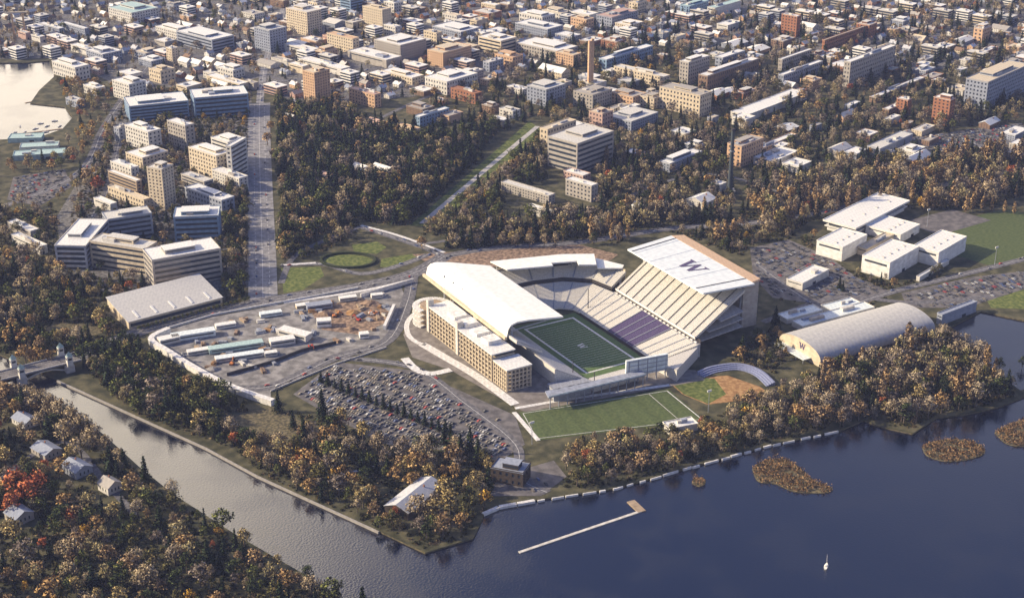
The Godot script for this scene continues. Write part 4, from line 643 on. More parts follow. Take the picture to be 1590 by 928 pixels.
	["green", 1, -339.6, 59.5, 6.5, 1.10, "in the hedge below the long hall"],
	["green", 0, -335.8, 56.6, 6.5, 1.10, "in the hedge below the long hall"],
	["green", 1, -332.0, 53.8, 6.5, 1.10, "in the hedge below the long hall"],
	["green", 0, -328.2, 50.9, 6.5, 1.10, "in the hedge below the long hall"],
	["green", 1, -324.4, 48.0, 6.5, 1.10, "in the hedge below the long hall"],
	["green", 0, -320.6, 45.1, 6.5, 1.10, "in the hedge below the long hall"],
	["green", 1, -316.8, 42.2, 6.5, 1.10, "in the hedge below the long hall"],
	["green", 0, -312.9, 39.3, 6.5, 1.10, "in the hedge below the long hall"],
	["green", 1, -309.0, 36.4, 6.5, 1.10, "in the hedge below the long hall"],
	["green", 0, -305.2, 33.5, 6.5, 1.10, "in the hedge below the long hall"],
	["green", 1, -301.3, 30.5, 6.5, 1.10, "in the hedge below the long hall"],
	["green", 0, -297.4, 27.6, 6.5, 1.10, "in the hedge below the long hall"],
	["green", 1, -293.5, 24.6, 6.5, 1.10, "in the hedge below the long hall"],
	["green", 0, -289.5, 21.6, 6.5, 1.10, "in the hedge below the long hall"],
	["green", 1, -285.6, 18.7, 6.5, 1.10, "in the hedge below the long hall"],
	["green", 0, -281.6, 15.7, 6.5, 1.10, "in the hedge below the long hall"],
	["green", 1, -277.7, 12.7, 6.5, 1.10, "in the hedge below the long hall"],
	["green", 0, -273.7, 9.6, 6.5, 1.10, "in the hedge below the long hall"],
	["green", 0, -269.7, 6.6, 6.5, 1.10, "in the hedge below the long hall"]]

# ------------------------------------------------------------------ mesh collector
class M:
	var v := PackedVector3Array()
	var n := PackedVector3Array()
	var c := PackedColorArray()
	var col := Color(1, 1, 1)
	func tri(a: Vector3, b: Vector3, d: Vector3) -> void:   # counter-clockwise from outside
		var nn := (b - a).cross(d - a).normalized()
		v.append(a); v.append(d); v.append(b)
		for i in 3:
			n.append(nn); c.append(col)
	func trin(a: Vector3, b: Vector3, d: Vector3, na: Vector3, nb: Vector3, nd: Vector3) -> void:
		v.append(a); v.append(d); v.append(b)
		n.append(na); n.append(nd); n.append(nb)
		for i in 3: c.append(col)
	func quad(a: Vector3, b: Vector3, d: Vector3, e: Vector3) -> void:
		tri(a, b, d); tri(a, d, e)
	func box(x0: float, x1: float, y0: float, y1: float, z0: float, z1: float) -> void:
		hexa(Vector3(x0, y0, z0), Vector3(x1, y0, z0), Vector3(x1, y0, z1), Vector3(x0, y0, z1), Vector3(x0, y1, z0), Vector3(x1, y1, z0), Vector3(x1, y1, z1), Vector3(x0, y1, z1))
	# bottom a b d e, top f g h i, both clockwise seen from above in x,z
	func hexa(a: Vector3, b: Vector3, d: Vector3, e: Vector3, f: Vector3, g: Vector3, h: Vector3, i: Vector3) -> void:
		quad(a, b, d, e)
		quad(f, i, h, g)
		quad(a, f, g, b)
		quad(b, g, h, d)
		quad(d, h, i, e)
		quad(e, i, f, a)
	func bar(p: Vector3, q: Vector3, w: float, h: float) -> void:   # a beam between two points, p and q on its centre line
		var d := (q - p).normalized()
		var s := d.cross(Vector3.UP)
		s = Vector3.RIGHT if s.length() < 0.01 else s.normalized()
		var u := s.cross(d)
		s *= w * 0.5; u *= h * 0.5
		hexa(p - s - u, q - s - u, q + s - u, p + s - u, p - s + u, q - s + u, q + s + u, p + s + u)
	func tube(p: Vector3, q: Vector3, r0: float, r1: float, k := 6, cap := true) -> void:
		var d := (q - p).normalized()
		var s := d.cross(Vector3.UP)
		s = Vector3.RIGHT if s.length() < 0.01 else s.normalized()
		var u := s.cross(d)
		for i in k:
			var t0 := TAU * i / k
			var t1 := TAU * (i + 1) / k
			var e0 := s * cos(t0) + u * sin(t0)
			var e1 := s * cos(t1) + u * sin(t1)
			trin(p + e1 * r0, p + e0 * r0, q + e0 * r1, e1, e0, e0)
			trin(p + e1 * r0, q + e0 * r1, q + e1 * r1, e1, e0, e1)
			if cap and r1 > 0.01:
				tri(q, q + e1 * r1, q + e0 * r1)
	func slab(poly: PackedVector2Array, y0: float, y1: float) -> void:   # poly in x,z
		var p := poly
		if Geometry2D.is_polygon_clockwise(p):
			p = p.duplicate(); p.reverse()
		var ix := Geometry2D.triangulate_polygon(p)
		for k in range(0, ix.size(), 3):
			var a := p[ix[k]]
			var b := p[ix[k + 1]]
			var d := p[ix[k + 2]]
			var A := Vector3(a.x, y1, a.y)
			var B := Vector3(b.x, y1, b.y)
			var D := Vector3(d.x, y1, d.y)
			if (B - A).cross(D - A).y < 0.0:
				tri(A, D, B)
			else:
				tri(A, B, D)
		if y1 > y0:
			for k in p.size():
				var a := p[k]
				var b := p[(k + 1) % p.size()]
				var A := Vector3(a.x, y0, a.y)
				var B := Vector3(b.x, y0, b.y)
				var up := Vector3(0, y1 - y0, 0)
				var out := Vector3(b.y - a.y, 0, a.x - b.x)
				if (B - A).cross(up).dot(out) > 0.0:
					quad(A, B, B + up, A + up)
				else:
					quad(B, A, A + up, B + up)
	func mesh(m: Material) -> ArrayMesh:
		var arr := []
		arr.resize(Mesh.ARRAY_MAX)
		arr[Mesh.ARRAY_VERTEX] = v
		arr[Mesh.ARRAY_NORMAL] = n
		arr[Mesh.ARRAY_COLOR] = c
		var am := ArrayMesh.new()
		am.add_surface_from_arrays(Mesh.PRIMITIVE_TRIANGLES, arr)
		am.surface_set_material(0, m)
		return am

func lin(r: float, g: float, b: float) -> Color:
	return Color(r, g, b).linear_to_srgb()

func numbered(called: String) -> String:
	if not taken.has(called):
		taken[called] = 0
		return called
	taken[called] += 1
	return "%s_%03d" % [called, taken[called]]

func part(called: String, m: M, mat: Material, parent: Node3D) -> MeshInstance3D:
	var o := MeshInstance3D.new()
	o.mesh = m.mesh(mat)
	o.name = numbered(called) if parent == self else called
	parent.add_child(o, true)
	return o

func inst(called: String, me: Mesh, parent: Node3D) -> MeshInstance3D:
	var o := MeshInstance3D.new()
	o.mesh = me
	o.name = called
	parent.add_child(o, true)
	return o

func tag(o: Node3D, label: String, category: String, group := "") -> void:
	o.set_meta("label", label)
	o.set_meta("category", category)
	if group: o.set_meta("group", group)

func structure(o: Node3D, label := "") -> void:
	o.set_meta("kind", "structure")
	if label: o.set_meta("label", label)

func thing(called: String, label: String, category: String, at: Vector3, turn := 0.0, group := "") -> Node3D:
	var o := Node3D.new()
	o.name = numbered(called)
	add_child(o)
	o.position = at
	o.rotation_degrees.y = turn
	tag(o, label, category, group)
	return o

func copy(src: Node3D) -> Node3D:
	var c: Node3D = src.duplicate()
	c.name = numbered(String(src.get_meta("base", src.name)))
	add_child(c)
	return c

func pv(a: Array) -> PackedVector2Array:
	var p := PackedVector2Array()
	for k in range(0, a.size(), 2):
		p.append(Vector2(a[k], a[k + 1]))
	return p

# ------------------------------------------------------------------ procedural textures and materials
func grain(seed_: int, freq: float, size: int, lo: Color, hi: Color, octaves := 5, contrast := 1.0, speck := 0.0) -> ImageTexture:
	var fn := FastNoiseLite.new()
	fn.seed = seed_
	fn.frequency = freq
	fn.fractal_octaves = octaves
	var g := fn.get_seamless_image(size, size)
	var r := RandomNumberGenerator.new()
	r.seed = seed_
	var im := Image.create(size, size, false, Image.FORMAT_RGB8)
	for y in size:
		for x in size:
			var t := (g.get_pixel(x, y).r - 0.5) * contrast + 0.5 + (r.randf() - 0.5) * speck
			im.set_pixel(x, y, lo.lerp(hi, clampf(t, 0.0, 1.0)))
	im.generate_mipmaps()
	return ImageTexture.create_from_image(im)

func surf(tex: Texture2D, tint: Color, scale_m: float, rough := 0.9, spec := 0.3) -> StandardMaterial3D:
	var m := StandardMaterial3D.new()
	m.albedo_color = tint
	m.albedo_texture = tex
	m.uv1_triplanar = true
	m.uv1_world_triplanar = true
	m.uv1_scale = Vector3.ONE / scale_m
	m.roughness = rough
	m.metallic_specular = spec
	return m

func make_materials() -> void:
	var stain := grain(3, 0.012, 256, Color(0.86, 0.855, 0.85), Color(1, 1, 1), 5, 1.6, 0.15)
	var roofg := grain(8, 0.02, 256, Color(0.87, 0.875, 0.88), Color(1, 1, 0.99), 6, 1.5, 0.25)
	var pal := {
		"cream": [0.62, 0.53, 0.39], "pale": [0.62, 0.60, 0.55], "white": [0.78, 0.77, 0.73], "stone": [0.40, 0.37, 0.33],
		"bluegrey": [0.30, 0.33, 0.40], "peach": [0.60, 0.40, 0.25], "pink": [0.50, 0.34, 0.28], "brick": [0.34, 0.16, 0.09],
		"brown": [0.24, 0.16, 0.11], "tan": [0.38, 0.29, 0.20], "turq": [0.42, 0.56, 0.54], "blueglass": [0.22, 0.32, 0.45],
		"glassdark": [0.05, 0.07, 0.08], "darkwood": [0.07, 0.055, 0.045], "greymetal": [0.52, 0.53, 0.55], "lightblue": [0.72, 0.78, 0.78]}
	for k in pal:
		var p: Array = pal[k]
		mats["w_" + k] = surf(stain, lin(p[0], p[1], p[2]), 23.0, 0.85)
		mats["r_" + k] = surf(roofg, lin(p[0], p[1], p[2]), 17.0, 0.8)
	var gl := StandardMaterial3D.new()
	gl.albedo_color = lin(0.03, 0.04, 0.055); gl.roughness = 0.12; gl.metallic_specular = 0.6
	mats["glass"] = gl
	mats["asphalt"] = surf(grain(21, 0.02, 512, lin(0.085, 0.08, 0.08), lin(0.18, 0.167, 0.162), 7, 1.4, 0.5), Color.WHITE, 120.0, 0.95)
	mats["road"] = surf(grain(22, 0.02, 512, lin(0.085, 0.083, 0.09), lin(0.185, 0.18, 0.185), 6, 1.6, 0.3), Color.WHITE, 50.0, 0.95)
	mats["gravel"] = surf(grain(23, 0.02, 512, lin(0.13, 0.125, 0.12), lin(0.30, 0.285, 0.27), 7, 1.5, 0.6), Color.WHITE, 130.0, 1.0)
	mats["dirt"] = surf(grain(24, 0.02, 512, lin(0.12, 0.085, 0.06), lin(0.36, 0.25, 0.17), 6, 1.9, 0.4), Color.WHITE, 60.0, 1.0)
	mats["paving"] = surf(grain(25, 0.02, 512, lin(0.30, 0.29, 0.28), lin(0.50, 0.48, 0.45), 5, 1.6, 0.25), Color.WHITE, 40.0, 0.9)
	mats["plaza"] = surf(grain(36, 0.02, 512, lin(0.14, 0.125, 0.11), lin(0.26, 0.235, 0.21), 7, 1.4, 0.5), Color.WHITE, 110.0, 0.95)
	mats["concrete"] = surf(stain, lin(0.55, 0.53, 0.50), 14.0, 0.9)
	mats["canalwall"] = surf(stain, lin(0.36, 0.34, 0.31), 14.0, 0.9)
	mats["whiteconcrete"] = surf(stain, lin(0.74, 0.73, 0.70), 14.0, 0.9)
	mats["ground"] = surf(grain(26, 0.014, 1024, lin(0.034, 0.036, 0.018), lin(0.125, 0.112, 0.062), 7, 1.5, 0.55), Color.WHITE, 260.0, 1.0)
	mats["cityground"] = surf(grain(27, 0.03, 1024, lin(0.07, 0.068, 0.062), lin(0.22, 0.21, 0.195), 7, 1.7, 0.5), Color.WHITE, 160.0, 1.0)
	mats["mown"] = surf(grain(37, 0.02, 512, lin(0.062, 0.088, 0.032), lin(0.11, 0.134, 0.05), 6, 1.6, 0.3), Color.WHITE, 40.0, 1.0)
	mats["pitch"] = surf(grain(38, 0.02, 512, lin(0.075, 0.125, 0.045), lin(0.115, 0.17, 0.065), 6, 1.4, 0.3), Color.WHITE, 40.0, 1.0)
	mats["avenue"] = surf(grain(39, 0.02, 512, lin(0.15, 0.148, 0.155), lin(0.28, 0.275, 0.28), 7, 1.6, 0.5), Color.WHITE, 90.0, 0.95)
	mats["beige"] = surf(stain, lin(0.53, 0.45, 0.33), 14.0, 0.9)
	mats["city"] = mats["cityground"]
	mats["lawn"] = surf(grain(28, 0.02, 512, lin(0.060, 0.085, 0.020), lin(0.17, 0.185, 0.055), 6, 1.7, 0.3), Color.WHITE, 60.0, 1.0)
	mats["turf"] = surf(grain(29, 0.02, 512, lin(0.055, 0.078, 0.028), lin(0.10, 0.122, 0.046), 6, 1.4, 0.2), Color.WHITE, 50.0, 1.0)
	mats["bank"] = surf(grain(30, 0.02, 512, lin(0.055, 0.050, 0.030), lin(0.20, 0.165, 0.09), 6, 1.7, 0.4), Color.WHITE, 40.0, 1.0)
	mats["rust"] = surf(grain(31, 0.02, 256, lin(0.24, 0.13, 0.055), lin(0.42, 0.26, 0.12), 5, 1.6, 0.3), Color.WHITE, 30.0, 1.0)
	mats["seat"] = surf(grain(32, 0.03, 256, lin(0.40, 0.385, 0.35), lin(0.66, 0.64, 0.59), 4, 1.6, 0.3), Color.WHITE, 12.0, 0.7)
	mats["purple"] = surf(grain(33, 0.03, 256, lin(0.055, 0.042, 0.10), lin(0.12, 0.095, 0.19), 4, 1.6, 0.3), Color.WHITE, 12.0, 0.7)
	mats["darkgap"] = surf(stain, lin(0.06, 0.055, 0.06), 10.0, 0.9)
	mats["steel"] = surf(stain, lin(0.32, 0.34, 0.38), 10.0, 0.6)
	mats["peachroof"] = surf(roofg, lin(0.66, 0.46, 0.30), 17.0, 0.85)
	mats["stadiumroof"] = surf(grain(34, 0.02, 256, Color(0.94, 0.94, 0.935), Color(1, 1, 1), 5, 1.5, 0.1), lin(0.80, 0.80, 0.76), 40.0, 0.55)
	mats["northroof"] = surf(grain(35, 0.02, 256, Color(0.92, 0.93, 0.94), Color(1, 1, 1), 5, 1.6, 0.14), lin(0.70, 0.74, 0.74), 40.0, 0.6)
	mats["archroof"] = surf(roofg, lin(0.50, 0.49, 0.47), 22.0, 0.6)
	mats["blueseat"] = surf(stain, lin(0.25, 0.28, 0.42), 9.0, 0.7)
	mats["orangepale"] = surf(stain, lin(0.60, 0.40, 0.22), 9.0, 0.8)
	mats["hedge"] = surf(stain, lin(0.035, 0.045, 0.02), 4.0, 1.0)
	mats["line"] = surf(stain, lin(0.72, 0.72, 0.70), 9.0, 0.9)
	mats["chimney"] = surf(stain, lin(0.06, 0.075, 0.085), 9.0, 0.8)
	mats["orange"] = surf(stain, lin(0.62, 0.22, 0.06), 9.0, 0.6)
	mats["red"] = surf(stain, lin(0.45, 0.06, 0.04), 9.0, 0.6)
	mats["blue"] = surf(stain, lin(0.09, 0.14, 0.36), 9.0, 0.6)
	var leaf := StandardMaterial3D.new()
	leaf.vertex_color_use_as_albedo = true
	leaf.roughness = 0.95
	leaf.metallic_specular = 0.15
	leaf.cull_mode = BaseMaterial3D.CULL_DISABLED
	mats["leaf"] = leaf
	var bark := StandardMaterial3D.new()
	bark.albedo_color = lin(0.11, 0.085, 0.065); bark.roughness = 1.0
	mats["bark"] = bark
	for k in 7:
		var cm := StandardMaterial3D.new()
		cm.albedo_color = [lin(0.42, 0.42, 0.41), lin(0.17, 0.17, 0.18), lin(0.04, 0.04, 0.045), lin(0.3, 0.04, 0.035), lin(0.06, 0.09, 0.2), lin(0.09, 0.09, 0.09), lin(0.20, 0.17, 0.13)][k]
		cm.roughness = 0.6
		mats["car%d" % k] = cm
	# water: a dark body under small wind waves, ruffled in patches
	var fn := FastNoiseLite.new()
	fn.seed = 5; fn.frequency = 0.085; fn.fractal_octaves = 4
	var hm := fn.get_seamless_image(1024, 1024)
	hm.convert(Image.FORMAT_RGBA8)
	hm.bump_map_to_normal_map(4.0)
	hm.generate_mipmaps()
	var w := StandardMaterial3D.new()
	w.albedo_color = lin(0.002, 0.004, 0.014)
	w.roughness = 1.0
	w.roughness_texture = grain(66, 0.006, 512, Color(0.02, 0.02, 0.02), Color(0.20, 0.20, 0.20), 5, 2.6, 0.0)
	w.metallic_specular = 1.0
	w.normal_enabled = true
	w.normal_texture = ImageTexture.create_from_image(hm)
	w.normal_scale = 0.10
	w.uv1_triplanar = true; w.uv1_world_triplanar = true
	w.uv1_scale = Vector3.ONE / 230.0
	mats["water"] = w

# ------------------------------------------------------------------ which ground is taken
func paint_poly(p: PackedVector2Array, val: int, grow := 0.0) -> void:
	var q := p
	if grow > 0.0:
		var r := Geometry2D.offset_polygon(p, grow)
		if r.size() > 0: q = r[0]
	var lo := Vector2(1e9, 1e9)
	var hi := -lo
	for a in q:
		lo = lo.min(a); hi = hi.max(a)
	for iz in range(maxi(0, int((lo.y - OZ) / CELL)), mini(ONZ - 1, int((hi.y - OZ) / CELL)) + 1):
		for ix in range(maxi(0, int((lo.x - OX) / CELL)), mini(ONX - 1, int((hi.x - OX) / CELL)) + 1):
			if Geometry2D.is_point_in_polygon(Vector2(OX + (ix + 0.5) * CELL, OZ + (iz + 0.5) * CELL), q):
				occ[iz * ONX + ix] = val

func is_free(x: float, z: float, also := 0) -> bool:
	var ix := int((x - OX) / CELL)
	var iz := int((z - OZ) / CELL)
	if ix < 0 or iz < 0 or ix >= ONX or iz >= ONZ: return true
	return occ[iz * ONX + ix] == 0 or occ[iz * ONX + ix] == also

func obb(x: float, z: float, deg: float, d: float, w: float) -> PackedVector2Array:
	var t := deg_to_rad(deg)
	var X := Vector2(cos(t), -sin(t)) * d * 0.5
	var Z := Vector2(sin(t), cos(t)) * w * 0.5
	var c := Vector2(x, z)
	return PackedVector2Array([c - X - Z, c + X - Z, c + X + Z, c - X + Z])

func ribbon(pts: PackedVector2Array, w: float) -> PackedVector2Array:
	var l := PackedVector2Array()
	var r := PackedVector2Array()
	for k in pts.size():
		var d := (pts[mini(k + 1, pts.size() - 1)] - pts[maxi(k - 1, 0)]).normalized()
		var nn := Vector2(-d.y, d.x) * w * 0.5
		l.append(pts[k] + nn); r.append(pts[k] - nn)
	r.reverse()
	l.append_array(r)
	return l

func smooth_line(pts: PackedVector2Array, k := 6) -> PackedVector2Array:
	var o := PackedVector2Array()
	for i in pts.size() - 1:
		var a := pts[maxi(i - 1, 0)]
		var d := pts[mini(i + 2, pts.size() - 1)]
		for j in k:
			o.append(pts[i].cubic_interpolate(pts[i + 1], a, d, float(j) / k))
	o.append(pts[pts.size() - 1])
	return o

# ------------------------------------------------------------------ buildings
# x,z centre; deg turn; d along local x, w along local z; the seen faces are -x (left) and +z (right)
func building(e: Array) -> void:
	var called: String = e[0]
	var o := thing(called, e[1], e[2], Vector3(e[3], 0, e[4]), e[5])
	var hd: float = e[6] * 0.5
	var hw: float = e[7] * 0.5
	var h: float = e[8]
	var st: String = e[9]
	var wm: Material = mats["w_" + e[10]]
	var rm: Material = mats["r_" + e[11]]
	var fl: int = e[12]
	var r := RandomNumberGenerator.new()
	r.seed = hash(e[1])
	paint_poly(obb(e[3], e[4], e[5], e[6], e[7]), 1, 3.5)
	if e[4] > 200.0: paint_poly(obb(e[3] + 2.0, e[4] + 12.0, 0, 26, 24), 1)
	if st == "gable":
		gable(o, hd, hw, h, wm, rm, fl)
		return
	if st == "shed":
		var m := M.new()
		var yb := h + 9.0
		m.hexa(Vector3(-hd, 0, -hw), Vector3(hd, 0, -hw), Vector3(hd, 0, hw), Vector3(-hd, 0, hw), Vector3(-hd, yb, -hw), Vector3(hd, yb, -hw), Vector3(hd, h, hw), Vector3(-hd, h, hw))
		part("wall", m, wm, o)
		var p := M.new()
		var t := 0.5
		p.hexa(Vector3(-hd - 1, yb + 0.05, -hw - 1), Vector3(hd + 1, yb + 0.05, -hw - 1), Vector3(hd + 1, h + 0.05, hw + 1), Vector3(-hd - 1, h + 0.05, hw + 1), Vector3(-hd - 1, yb + t, -hw - 1), Vector3(hd + 1, yb + t, -hw - 1), Vector3(hd + 1, h + t, hw + 1), Vector3(-hd - 1, h + t, hw + 1))
		part("roof", p, rm, o)
		for k in 5:
			var s := M.new()
			var x := lerpf(-hd + 12, hd - 12, k / 4.0)
			s.bar(Vector3(x, lerpf(h, yb, 0.32) + t + 0.35, hw - hw * 0.64), Vector3(x, lerpf(h, yb, 0.05) + t + 0.35, hw - hw * 0.1), 2.2, 0.7)
			part("skylight", s, mats["r_white"], o)
		var b := M.new()
		b.box(-hd + 2, hd - 2, h * 0.25, h * 0.7, hw + 0.02, hw + 0.25)
		part("window_band", b, mats["glass"], o)
		return
	var inset := 0.45
	if st == "ribbon" or st == "punch":
		fl = maxi(fl, 2)
		var fh := h / fl
		var core := M.new()
		core.box(-hd + inset, hd - inset, 0, h - 0.2, -hw + inset, hw - inset)
		var dark: bool = e[10] == "glassdark"
		part("glazing", core, mats["glass"], o)
		if st == "ribbon":
			for k in fl:
				var s := M.new()
				var y0 := 0.0 if k == 0 else k * fh - fh * 0.26
				s.box(-hd, hd, y0, k * fh + fh * (0.12 if dark else 0.26), -hw, hw)
				part("spandrel", s, wm if not dark else mats["w_bluegrey"], o)
			var s2 := M.new()
			s2.box(-hd, hd, h - fh * 0.3, h, -hw, hw)
			part("spandrel", s2, wm if not dark else mats["w_bluegrey"], o)
			for c in [[-1, -1], [1, -1], [1, 1], [-1, 1]]:
				var q := M.new()
				var cx: float = c[0] * (hd - 1.0)
				var cz: float = c[1] * (hw - 1.0)
				q.box(cx - 1.02, cx + 1.02, 0, h - 0.05, cz - 1.02, cz + 1.02)
				part("corner_pier", q, wm if not dark else mats["w_bluegrey"], o)
		else:
			var g := M.new()
			for k in fl + 1:
				var y0 := maxf(0.0, k * fh - fh * 0.28)
				var y1 := minf(h, k * fh + fh * 0.24)
				g.box(-hd, hd, y0, y1, -hw, hw)
			var bay := clampf(h / fl * 1.15, 3.2, 5.5)
			for side in 2:
				var half := hd if side == 0 else hw
				var nb := maxi(2, int(half * 2.0 / bay))
				for k in nb + 1:
					var x := lerpf(-half + 0.7, half - 0.7, float(k) / nb)
					var pw := half * 2.0 / nb * 0.27
					for f in [-1.0, 1.0]:
						var o0 := hw if side == 0 else hd
						var q0 := o0 - 0.6 if f > 0 else -o0 + 0.01
						var q1 := o0 - 0.01 if f > 0 else -o0 + 0.6
						var a0 := maxf(x - pw, -half + 0.02)
						var a1 := minf(x + pw, half - 0.02)
						if side == 0: g.box(a0, a1, 0.02, h - 0.02, q0, q1)
						else: g.box(q0, q1, 0.02, h - 0.02, a0, a1)
			part("wall", g, wm, o)
	else:
		var wl := M.new()
		if st == "overhang":
			wl.box(-hd + 4, hd - 4, 0, h * 0.45, -hw + 4, hw - 4)
			part("wall", wl, wm, o)
			var gz := M.new()
			gz.box(-hd + 5, hd - 5, h * 0.45, h - 1.8, -hw + 5, hw - 5)
			part("glazing", gz, mats["glass"], o)
			var lo := M.new()
			lo.box(-hd + 1.5, hd - 1.5, h * 0.40, h * 0.47, -hw + 1.5, hw - 1.5)
			part("terrace", lo, rm, o)
		else:
			wl.box(-hd, hd, 0, h, -hw, hw)
			part("wall", wl, wm, o)
			var dr := M.new()
			var dx := r.randf_range(-0.5, 0.3) * hd
			dr.box(dx, dx + minf(6.0, hd * 0.5), 0, minf(3.2, h * 0.6), hw - 0.2, hw + 0.12)
			part("door", dr, mats["glass"], o)
			if h > 6.0:
				var sk := M.new()
				sk.box(-hd - 0.12, -hd + 0.1, h * 0.74, h * 0.86, -hw * 0.8, hw * 0.8)
				part("clerestory", sk, mats["glass"], o)
	var y := h if st != "overhang" else h - 1.8
	# roof: deck, raised edge, plant
	var rf := M.new()
	rf.box(-hd - (0.25 if st != "overhang" else 0.0), hd + (0.25 if st != "overhang" else 0.0), y + 0.03, y + (0.5 if st != "overhang" else 1.7), -hw - (0.25 if st != "overhang" else 0.0), hw + (0.25 if st != "overhang" else 0.0))
	var roof := part("roof", rf, rm, o)
	var top := y + (0.5 if st != "overhang" else 1.7)
	var pa := M.new()
	pa.box(-hd - 0.2, hd + 0.2, top + 0.01, top + 0.7, -hw - 0.2, -hw + 0.3)
	pa.box(-hd - 0.2, hd + 0.2, top + 0.01, top + 0.7, hw - 0.3, hw + 0.2)
	pa.box(-hd - 0.2, -hd + 0.3, top + 0.01, top + 0.69, -hw + 0.3, hw - 0.3)
	pa.box(hd - 0.3, hd + 0.2, top + 0.01, top + 0.69, -hw + 0.3, hw - 0.3)
	part("parapet", pa, wm if e[10] != "glassdark" else mats["w_pale"], o)
	if (st == "ribbon" or st == "punch") and e[6] > 15.0 and e[7] > 15.0 and h > 9.0:
		# a set-back top storey, off centre
		var px := r.randf_range(-0.25, 0.25) * hd
		var pz := r.randf_range(-0.25, 0.25) * hw
		var ax := hd * r.randf_range(0.35, 0.62)
		var az := hw * r.randf_range(0.35, 0.62)
		var ph := r.randf_range(2.8, 4.6)
		var s1 := M.new()
		s1.box(px - ax, px + ax, top - 0.05, top + ph, pz - az, pz + az)
		var up := part("upper_storey", s1, wm if e[10] != "glassdark" else mats["w_pale"], o)
		s1 = M.new()
		s1.box(px - ax - 0.06, px + ax + 0.06, top + ph * 0.35, top + ph * 0.7, pz - az * 0.9, pz + az * 0.9)
		s1.box(px - ax * 0.9, px + ax * 0.9, top + ph * 0.35, top + ph * 0.7, pz - az - 0.06, pz + az + 0.06)
		part("window_band", s1, mats["glass"], up)
		s1 = M.new()
		s1.box(px - ax - 0.4, px + ax + 0.4, top + ph + 0.02, top + ph + 0.4, pz - az - 0.4, pz + az + 0.4)
		part("upper_roof", s1, rm, up)
		top += 0.0
	if e[6] > 9.0 and e[7] > 9.0 and st != "overhang" and e[2] != "gymnasium":
		for k in r.randi_range(1, 3):
			var u := M.new()
			var sx := r.randf_range(0.10, 0.24) * hd
			var sz := r.randf_range(0.10, 0.26) * hw
			var cx := r.randf_range(-0.6, 0.6) * hd
			var cz := r.randf_range(-0.6, 0.6) * hw
			u.box(cx - sx, cx + sx, top - 0.05, top + r.randf_range(1.6, 3.4), cz - sz, cz + sz)
			part("rooftop_unit", u, [mats["w_pale"], mats["w_bluegrey"], mats["w_stone"]][k % 3], o)
	elif e[2] == "gymnasium":
		for k in 4:
			var u := M.new()
			var cx := lerpf(-0.7, 0.7, k / 3.0) * hd
			u.box(cx - 1.3, cx + 1.3, top - 0.05, top + 0.9, hw * 0.2 - 1.4, hw * 0.2 + 1.4)
			part("rooftop_vent", u, mats["w_pale"], o)

func gable(o: Node3D, hd: float, hw: float, h: float, wm: Material, rm: Material, fl: int) -> void:
	var e := h * 0.62
	var m := M.new()
	m.box(-hd, hd, 0, e, -hw, hw)
	var along := hd >= hw
	var a := hd if along else hw
	var b := hw if along else hd
	var pt := func(l: float, y: float, s: float) -> Vector3: return Vector3(l, y, s) if along else Vector3(s, y, -l)
	m.tri(pt.call(a, e, b), pt.call(a, e, -b), pt.call(a, h - 0.1, 0))
	m.tri(pt.call(-a, e, -b), pt.call(-a, e, b), pt.call(-a, h - 0.1, 0))
	part("wall", m, wm, o)
	var r := M.new()
	var k := (h - e) / b
	var ov := 0.7
	for s in [1.0, -1.0]:
		var p0: Vector3 = pt.call(-a - ov, e - k * ov + 0.02, s * (b + ov))
		var p1: Vector3 = pt.call(a + ov, e - k * ov + 0.02, s * (b + ov))
		var q1: Vector3 = pt.call(a + ov, h + 0.02, 0)
		var q0: Vector3 = pt.call(-a - ov, h + 0.02, 0)
		var up := Vector3(0, 0.28, 0)
		if s > 0:
			r.hexa(q0, q1, p1, p0, q0 + up, q1 + up, p1 + up, p0 + up)
		else:
			r.hexa(p0, p1, q1, q0, p0 + up, p1 + up, q1 + up, q0 + up)
	var roof := part("roof", r, rm, o)
	var ch := M.new()
	var cp: Vector3 = pt.call(a * 0.4, 0, b * 0.25)
	ch.box(cp.x - 0.5, cp.x + 0.5, h - (h - e) * 0.4, h + 1.0, cp.z - 0.5, cp.z + 0.5)
	part("chimney", ch, mats["w_brick"], roof)
	var wn := M.new()
	for f in maxi(1, fl):
		var y0 := e * (f + 0.35) / maxi(1, fl)
		var y1 := e * (f + 0.75) / maxi(1, fl)
		for s in [-1.0, 1.0]:
			var n := maxi(2, int(a / 2.2))
			for i in n:
				var l := lerpf(-a * 0.8, a * 0.8, (i + 0.5) / n)
				var c0: Vector3 = pt.call(l - 0.6, y0, s * (b + 0.03))
				var c1: Vector3 = pt.call(l + 0.6, y1, s * (b - 0.1))
				wn.box(minf(c0.x, c1.x), maxf(c0.x, c1.x), y0, y1, minf(c0.z, c1.z), maxf(c0.z, c1.z))
			var n2 := maxi(2, int(b / 2.2))
			for i in n2:
				var l := lerpf(-b * 0.7, b * 0.7, (i + 0.5) / n2)
				var c0: Vector3 = pt.call(s * (a + 0.03), y0, l - 0.6)
				var c1: Vector3 = pt.call(s * (a - 0.1), y1, l + 0.6)
				wn.box(minf(c0.x, c1.x), maxf(c0.x, c1.x), y0, y1, minf(c0.z, c1.z), maxf(c0.z, c1.z))
	var wo := part("window_rows", wn, mats["glass"], o)
	wo.set_meta("kind", "stuff")

